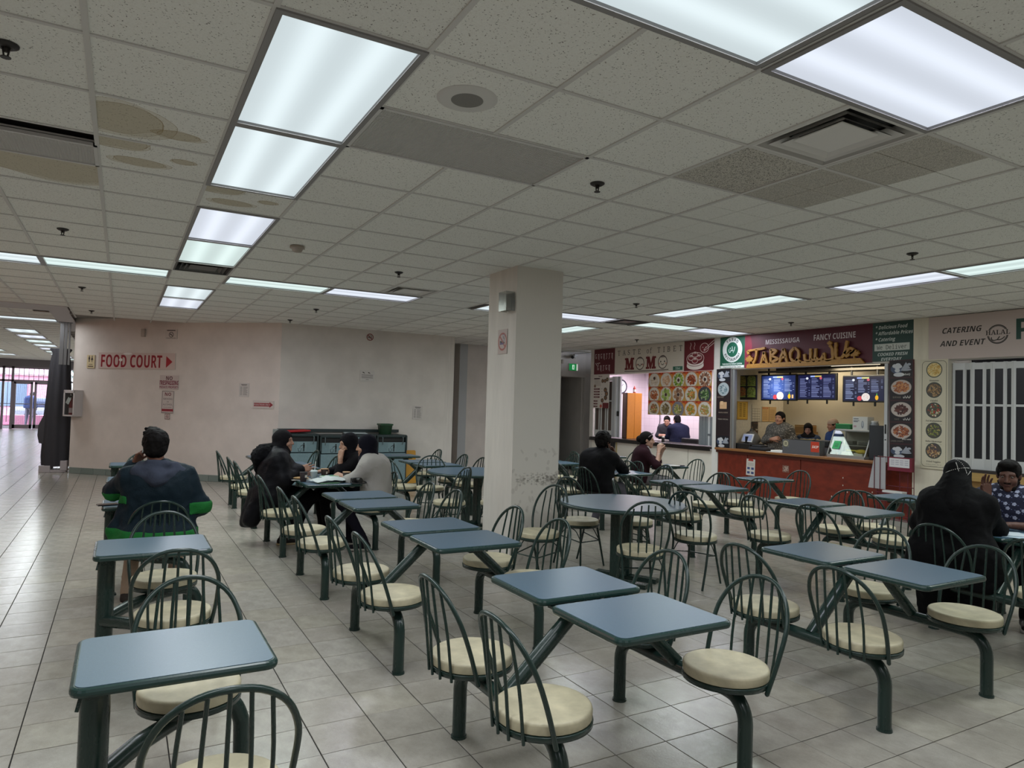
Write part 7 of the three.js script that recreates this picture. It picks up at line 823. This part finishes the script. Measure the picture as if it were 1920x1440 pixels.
// 2: person in a black parka
{
  const blk = cloth('#0d0d12', 0.55);
  person('person in a black hooded parka and black head scarf at the littered table', [1.52, 0, -8.14], Math.PI / 2 - 0.05, { fat: 1.25, turn: -0.4, J: { neck: [0, 1.02, 0.04], head: [0, 1.145, 0.1], chest: [0, 0.86, 0.03], elL: [0.27, 0.74, 0.08], wrL: [0.11, 0.82, 0.27], elR: [-0.27, 0.74, 0.08], wrR: [-0.11, 0.83, 0.28], ankL: [0.12, 0.09, 0.3], ankR: [-0.12, 0.09, 0.12] }, skin: '#a27a66', handL: { f: [-0.2, 0.1, 1], n: [-1, -0.2, 0], c: 0.25, sp: 0.2 }, handR: { f: [0.1, 0.25, 1], n: [0.9, -0.4, 0], c: 0.2, sp: 0.22 }, top: blk, topName: 'parka', bulk: 0.052, armBulk: 0.8, drape: 1.2, hem: 0.2, wrinkle: 0.011, wf: 13, sleeve: 0.95, legs: cloth('#0f0f12'), shoe: cloth('#2a2624'), sole: mat('#b09a74', 0.7), extraTop: [cap([0.14, 0.58, -0.1], [0.13, 0.3, -0.22], 0.12, 0.09), cap([-0.14, 0.58, -0.1], [-0.13, 0.3, -0.22], 0.12, 0.09), cap([0, 0.55, -0.15], [0, 0.26, -0.25], 0.11, 0.08)],
    scarf: { m: cloth('#141215', 0.85) }, more: (t, J, hp) => M('hood', meshField([cap([-0.15, 0.98, 0.02], [-0.06, 0.97, -0.14], 0.055, 0.07), cap([0.15, 0.98, 0.02], [0.06, 0.97, -0.14], 0.055, 0.07), cap([-0.08, 0.99, -0.15], [0.08, 0.99, -0.15], 0.07), cap([0, 0.84, -0.1], [0, 0.97, -0.12], 0.1, 0.1), cap([-0.07, 1.03, -0.1], [0.07, 1.03, -0.1], 0.07), cap([0, 0.98, -0.1], [0, 1.05, 0.0], 0.09, 0.08)], 0.012, 0.06, (d, x, y, z) => d + 0.012 * noise3(x * 45, y * 45, z * 45)), cloth('#0a0a0e', 0.9), t) });
}
// 3: person in black behind the grey jacket
person('person in black with a dark head scarf, hand raised to the mouth', [2.5, 0, -8.16], -Math.PI / 2, { J: { neck: [0, 0.98, 0.08], head: [0.02, 1.11, 0.13], chest: [0, 0.84, 0.04], elL: [0.17, 0.775, 0.26], wrL: [0.13, 0.95, 0.25], elR: [-0.24, 0.76, 0.2], wrR: [-0.08, 0.785, 0.42], ankL: [0.12, 0.09, 0.36] }, pitch: 0.15, turn: 0.1, skin: '#a57e68', handL: { f: [-0.25, 0.9, -0.15], n: [-0.5, -0.1, -0.8], c: [1.0, 0.9, 0.7, 0.6] }, handR: { f: [0.4, -0.05, 1], n: [0, -1, 0], c: 0.4 }, top: cloth('#111014'), topName: 'sweater', bulk: 0.022, sleeve: 0.72, legs: cloth('#0e0d10'), scarf: { m: cloth('#121116') } });
// 4: person in a grey jacket
person('person in a pale grey jacket and dark head scarf with their back half turned', [2.52, 0, -7.53], -Math.PI / 2 - 0.55, { fat: 1.15, J: { neck: [0.03, 0.99, 0.07], head: [0.04, 1.12, 0.11], chest: [0, 0.86, 0.02], elL: [0.25, 0.76, 0.2], wrL: [0.05, 0.785, 0.38], elR: [-0.24, 0.77, 0.16], wrR: [-0.05, 0.785, 0.36], kneeL: [0.16, 0.5, 0.32], ankL: [0.22, 0.1, 0.05], ankR: [-0.12, 0.09, 0.3] }, toeL: [0.3, 0.0, 1], pitch: 0.12, turn: 0.15, skin: '#a57e68', handL: { f: [-0.5, 0.1, 0.9], n: [-0.6, -0.7, 0], c: 0.8 }, handR: { f: [0.4, 0, 1], n: [0, -1, 0], c: 0.5 }, top: cloth('#a19e99'), topName: 'jacket', bulk: 0.03, hem: 0.47, wrinkle: 0.009, wf: 12, sleeve: 0.72, legs: cloth('#14131d'), shoe: cloth('#18171c'), scarf: { m: cloth('#10101a') } });
// 5: man in black by the pillar
person('man in a black jacket and grey trousers leaning on his elbow, back to us', [5.66, 0, -7.66], Math.PI / 2 + 0.35, { fat: 1.25, drape: 0.9, wrinkle: 0.01, J: { neck: [-0.02, 1.03, 0.06], head: [-0.04, 1.17, 0.1], chest: [0, 0.88, 0.02], elR: [-0.24, 0.785, 0.3], wrR: [-0.13, 0.98, 0.24], elL: [0.27, 0.78, 0.2], wrL: [0.08, 0.79, 0.4], ankR: [-0.2, 0.09, 0.5], ankL: [0.14, 0.09, 0.2] }, pitch: 0.12, turn: -0.15, skin: '#6d4a3a', handR: { f: [0.35, 0.9, -0.2], n: [0.2, 0.1, -1], c: 0.5 }, handL: { f: [-0.5, 0, 1], n: [0, -1, 0], c: 0.4 }, top: cloth('#08080b', 0.75), topName: 'jacket', bulk: 0.03, sleeve: 0.96, hem: 0.5, legs: cloth('#5c5a62'), baggy: 1.15, shoe: cloth('#6d5c50'), beard: true, hair: { t: 0.02, n: 0.012, f: 36 } });
// 6: woman in maroon eating
person('woman in a maroon sweater and pale apron eating with both hands', [7.08, 0, -8.45], 1.0, { female: true, J: { neck: [0, 1.02, 0.05], head: [0.0, 1.15, 0.1], chest: [0, 0.87, 0.02], elR: [-0.25, 0.78, 0.22], wrR: [-0.08, 1.0, 0.27], elL: [0.2, 0.8, 0.3], wrL: [0.06, 0.98, 0.34] }, pitch: 0.1, turn: -0.1, skin: '#b08a76', handR: { f: [0.35, 0.7, 0.15], n: [0.7, 0.1, 0.4], c: 0.9 }, handL: { f: [-0.3, 0.7, 0.0], n: [-0.7, 0.1, -0.2], c: 0.9 }, top: cloth('#2b151c'), topName: 'sweater', bulk: 0.018, sleeve: 0.52, legs: cloth('#6d6a6c'), hair: { t: 0.006, extra: (hp, q) => [ell(hp([0, 0.0, -0.13]), [0.045, 0.05, 0.04], q)] }, topParts: [['apron', cloth('#8d8a90'), 0.006, (x, y, z) => Math.max(Math.abs(x) - 0.11, 0.06 - z, y - 0.92)], ['apron_strap', cloth('#a9a4a6'), 0.007, (x, y, z) => Math.max(Math.abs(Math.abs(x) - 0.085) - 0.014, 0.0 - z, y - 1.06, 0.86 - y)]], more: (t, J, hp) => { M('headband', new THREE.TorusGeometry(0.088, 0.006, 8, 40).scale(0.93, 1.05, 1).rotateX(0.9).translate(...hp([0, 0.055, 0.01])), cloth('#8a8086'), t); M('bracelet', new THREE.TorusGeometry(0.032, 0.004, 6, 24).rotateX(1.2).translate(...vlerp(J.wrR, J.elR, 0.25)), mAlu, t); M('held_food', new THREE.SphereGeometry(0.035, 14, 10).scale(1.4, 0.6, 0.8).translate(0.0, 1.085, 0.3), mat('#c9bca0', 0.8), t); } });
// 7, 8: cooks in the dumpling kitchen
{ const q = T('prep_table', 'small steel prep table between the two dumpling cooks', 'table', [11.28, 0, -12.72]); M('top', rbox(0.5, 0.04, 0.5, 0, 0.9, 0, 0.008), mat('#c9c6ca', 0.3, { metalness: 0.3 }), q); for (const x of [-0.21, 0.21]) for (const z of [-0.21, 0.21]) M('leg', bar([x, 0, z], [x, 0.88, z], 0.02, 8), mAlu, q); }
person('dumpling cook in a grey top with dark hair tied back, facing us', [11.7, 0, -12.98], -0.8, { pose: 'stand', scale: 0.93, J: { neck: [0, 1.36, 0.1], head: [0, 1.47, 0.17], chest: [0, 1.2, 0.06], elL: [0.24, 1.08, 0.1], wrL: [0.06, 1.08, 0.34], elR: [-0.24, 1.08, 0.1], wrR: [-0.04, 1.1, 0.35] }, pitch: 0.35, skin: '#b98d78', handL: { f: [-0.3, 0, 1], n: [0, -1, 0], c: 0.6 }, handR: { f: [0.3, 0, 1], n: [0, -1, 0], c: 0.6 }, top: cloth('#33343a'), sleeve: 0.6, legs: cloth('#1c1c20'), hair: { t: 0.002 } });
person('dumpling cook in a navy shirt and black cap, back to us', [11.28, 0, -12.1], 2.75, { pose: 'stand', scale: 0.95, fat: 1.22, J: { neck: [0, 1.34, 0.1], head: [0, 1.46, 0.17], chest: [0, 1.19, 0.06], elL: [0.26, 1.06, 0.12], wrL: [0.1, 1.06, 0.36], elR: [-0.26, 1.06, 0.12], wrR: [-0.06, 1.07, 0.37] }, pitch: 0.3, skin: '#b08470', handL: { f: [-0.3, 0, 1], n: [0, -1, 0], c: 0.6 }, handR: { f: [0.3, 0, 1], n: [0, -1, 0], c: 0.6 }, top: cloth('#1c2036'), sleeve: 0.5, bulk: 0.024, legs: cloth('#18181c'), hair: { t: 0.0 }, cap: { m: cloth('#101014'), brim: true } });
// 9 - 11: grill stall staff
{
  const leo = mat('#ffffff', 0.9, { map: ctex(256, 256, (g, w, h) => { g.fillStyle = '#45433f'; g.fillRect(0, 0, w, h); seed = 77; for (let i = 0; i < 900; i++) { g.fillStyle = ['#8f8a80', '#23211f', '#6f6a62', '#a39d92'][i % 4]; g.beginPath(); g.ellipse(rnd() * w, rnd() * h, rr(1.5, 4), rr(1, 3), rnd() * 7, 0, 7); g.fill(); } }) });
  person('cashier in a speckled grey blouse behind the grill counter, one hand before her chest', [10.85, 0, -8.93], -1.15, { pose: 'stand', female: true, fat: 0.95, scale: 1.0, J: { head: [0.0, 1.53, 0.04], neck: [0, 1.4, 0], elL: [0.27, 1.1, 0.0], wrL: [0.22, 0.97, 0.2], elR: [-0.27, 1.1, 0.02], wrR: [-0.08, 1.14, 0.24] }, turn: -0.2, skin: '#a3765f', handR: { f: [1, 0.25, 0.1], n: [0, -0.3, -1], c: 0.7 }, handL: { f: [0, -0.3, 1], n: [0, -1, 0], c: 0.4 }, top: leo, topName: 'blouse', sleeve: 0.85, bulk: 0.024, legs: cloth('#1a1a1c'), hair: { t: 0.006, extra: (hp, q) => [ell(hp([0, -0.07, -0.07]), [0.075, 0.09, 0.05], q)] } });
  person('kitchen worker with a dark head scarf behind the food tray', [11.25, 0, -8.62], -1.05, { pose: 'stand', female: true, scale: 0.86, pitch: 0.3, skin: '#a87a68', top: cloth('#3c4658'), legs: cloth('#1a1a1c'), sleeve: 0.9, scarf: { m: cloth('#1b1918') }, handL: { f: [0, -1, 0.2], n: [-1, 0, 0], c: 0.4 }, handR: { f: [0, -1, 0.2], n: [1, 0, 0], c: 0.4 } });
  person('kitchen worker in a pale cap seen in profile behind the display case', [11.25, 0, -8.08], -2.0, { pose: 'stand', scale: 0.92, pitch: 0.15, skin: '#a3735c', top: cloth('#2f4470'), legs: cloth('#1a1a1c'), sleeve: 0.6, hair: { t: 0 }, cap: { m: cloth('#b9a08c'), brim: false }, handL: { f: [0, -1, 0.2], n: [-1, 0, 0], c: 0.4 }, handR: { f: [0, -1, 0.2], n: [1, 0, 0], c: 0.4 } });
}
// 12: woman in black with a dotted scarf
{
  const blk = cloth('#08080a', 0.85);
  person('woman in a black robe and white-dotted black head scarf, back to us', [5.55, 0, -2.96], Math.PI / 2 + 0.45, { near: true, female: true, fat: 0.88, J: { neck: [-0.02, 1.04, 0.06], head: [-0.02, 1.165, 0.11], chest: [0, 0.88, 0.0], elR: [-0.25, 0.78, 0.22], wrR: [-0.1, 0.785, 0.42], elL: [0.22, 0.78, 0.18], wrL: [0.08, 0.785, 0.4] }, pitch: 0.18, turn: -0.2, tilt: -0.05, skin: '#8d6450', handR: { f: [0.4, 0, 1], n: [0, -1, 0], c: 0.4 }, handL: { f: [-0.4, 0, 1], n: [0, -1, 0], c: 0.4 }, top: blk, topName: 'robe', bulk: 0.034, armBulk: 0.9, drape: 1.4, smooth: 0.09, hem: 0.36, sleeve: 0.98, wrinkle: 0.01, wf: 14, legs: blk, baggy: 1.5, extraTop: [cap([0.17, 0.6, -0.08], [0.18, 0.42, -0.06], 0.14, 0.14), cap([-0.17, 0.6, -0.08], [-0.18, 0.42, -0.06], 0.14, 0.14)], skirt: [cap([0.1, 0.5, 0.1], [0.12, 0.16, 0.35], 0.16, 0.13), cap([-0.1, 0.5, 0.1], [-0.12, 0.16, 0.35], 0.16, 0.13), cap([0.12, 0.48, 0.0], [0.14, 0.12, 0.12], 0.15, 0.1), cap([-0.12, 0.48, 0.0], [-0.14, 0.12, 0.12], 0.15, 0.1)], scarf: { m: cloth('#0a0a0c', 0.8), extra: (hp, J) => [cap(hp([0, -0.06, -0.08]), [0, 0.96, -0.05], 0.09, 0.1), cap(hp([0.05, -0.08, -0.03]), [0.1, 0.99, -0.02], 0.08, 0.08)] },
    more: (t, J, hp, hq) => { const g = [], s = new THREE.SphereGeometry(0.0028, 6, 5); const dots = (a, b, n) => { for (let i = 0; i <= n; i++) { const d = unit(vlerp(a, b, i / n)); const R = [0.0945, 0.1065, 0.1145]; const k = 1 / Math.hypot(d[0] / R[0], d[1] / R[1], d[2] / R[2]); g.push(s.clone().translate(...hp([d[0] * k, 0.034 + d[1] * k, -0.016 + d[2] * k]))); } };
      for (const [a, b] of [[[-0.6, 0.9, 0.1], [0.9, 0.1, -0.5]], [[0.5, 0.95, 0.0], [-0.8, -0.1, -0.7]], [[-0.9, 0.35, -0.4], [0.6, -0.15, -0.9]], [[-0.1, 0.6, -0.8], [-0.4, -0.6, -0.8]], [[0.9, 0.0, -0.4], [0.1, -0.55, -0.9]], [[-0.95, 0.1, -0.3], [-0.1, -0.7, -0.8]]]) dots(a, b, 20); stuff(M('bead_trim', g, mat('#d8d4d0', 0.4), t)); } });
}
// 13: man in a floral shirt
{
  const floral = mat('#ffffff', 0.85, { map: ctex(256, 256, (g, w, h) => { g.fillStyle = '#171a33'; g.fillRect(0, 0, w, h); seed = 31; g.strokeStyle = '#aeb4cc'; for (let j = 0; j < 8; j++) for (let i = 0; i < 8; i++) { const x = i * 32 + 16 + rr(-8, 8), y = j * 32 + 16 + rr(-8, 8); g.lineWidth = 2.6; g.beginPath(); for (let a = 0; a < 5; a++) g.arc(x + 5 * Math.cos(a * 1.257), y + 5 * Math.sin(a * 1.257), 2.4, 0, 7); g.stroke(); g.fillStyle = '#7d86ad'; g.fillRect(x + 12, y + 3, 4, 3); g.fillRect(x - 12, y - 9, 3, 3); } }) });
  person('bearded man in a navy floral shirt holding up one hand, looking down', [6.5, 0, -3.03], -Math.PI / 2 + 0.42, { near: true, fat: 1.05, J: { neck: [0, 1.02, 0.04], head: [0.0, 1.16, 0.08], elR: [-0.24, 0.785, 0.24], wrR: [-0.14, 0.99, 0.2], elL: [0.27, 0.775, 0.2], wrL: [0.0, 0.785, 0.36] }, pitch: 0.22, turn: -0.1, skin: '#5e3d31', lipMat: mat('#5f3631', 0.5), handR: { f: [-0.1, 1, 0.05], n: [0.6, 0, 0.8], c: [0.3, 0.25, 0.25, 0.3], sp: 0.08 }, handL: { f: [-1, -0.05, 0.3], n: [0, -1, 0], c: 0.3 }, top: floral, sleeve: 0.46, bulk: 0.024, hem: 0.5, legs: cloth('#1b1b22'), beard: true, hair: { t: 0.004, n: 0.004, f: 50, extra: (hp, q) => [ell(hp([0, 0.1, 0.045]), [0.07, 0.035, 0.045], q)] } });
}
// 14: passer-by beyond the glass doors
person('passer-by in a blue coat beyond the glass entrance doors', [-3.82, 0, -40.2], 2.6, { pose: 'stand', J: { neck: [0, 1.4, 0.1], head: [0, 1.52, 0.18], elL: [0.22, 1.1, 0.2], wrL: [0.1, 1.1, 0.4], elR: [-0.26, 1.1, 0.05], wrR: [-0.2, 0.9, 0.2] }, pitch: 0.3, skin: '#7d5a4a', top: cloth('#3d4a78'), topName: 'coat', bulk: 0.035, legs: cloth('#7a7488'), hair: { t: 0.006 }, handL: { f: [-0.3, 0, 1], n: [0, -1, 0], c: 0.6 }, handR: { f: [0, -1, 0.3], n: [1, 0, 0], c: 0.5 } });
scene.traverse((o) => { if (o.isLight) o.castShadow = !o.isRectAreaLight; });
renderer.render(scene, camera);
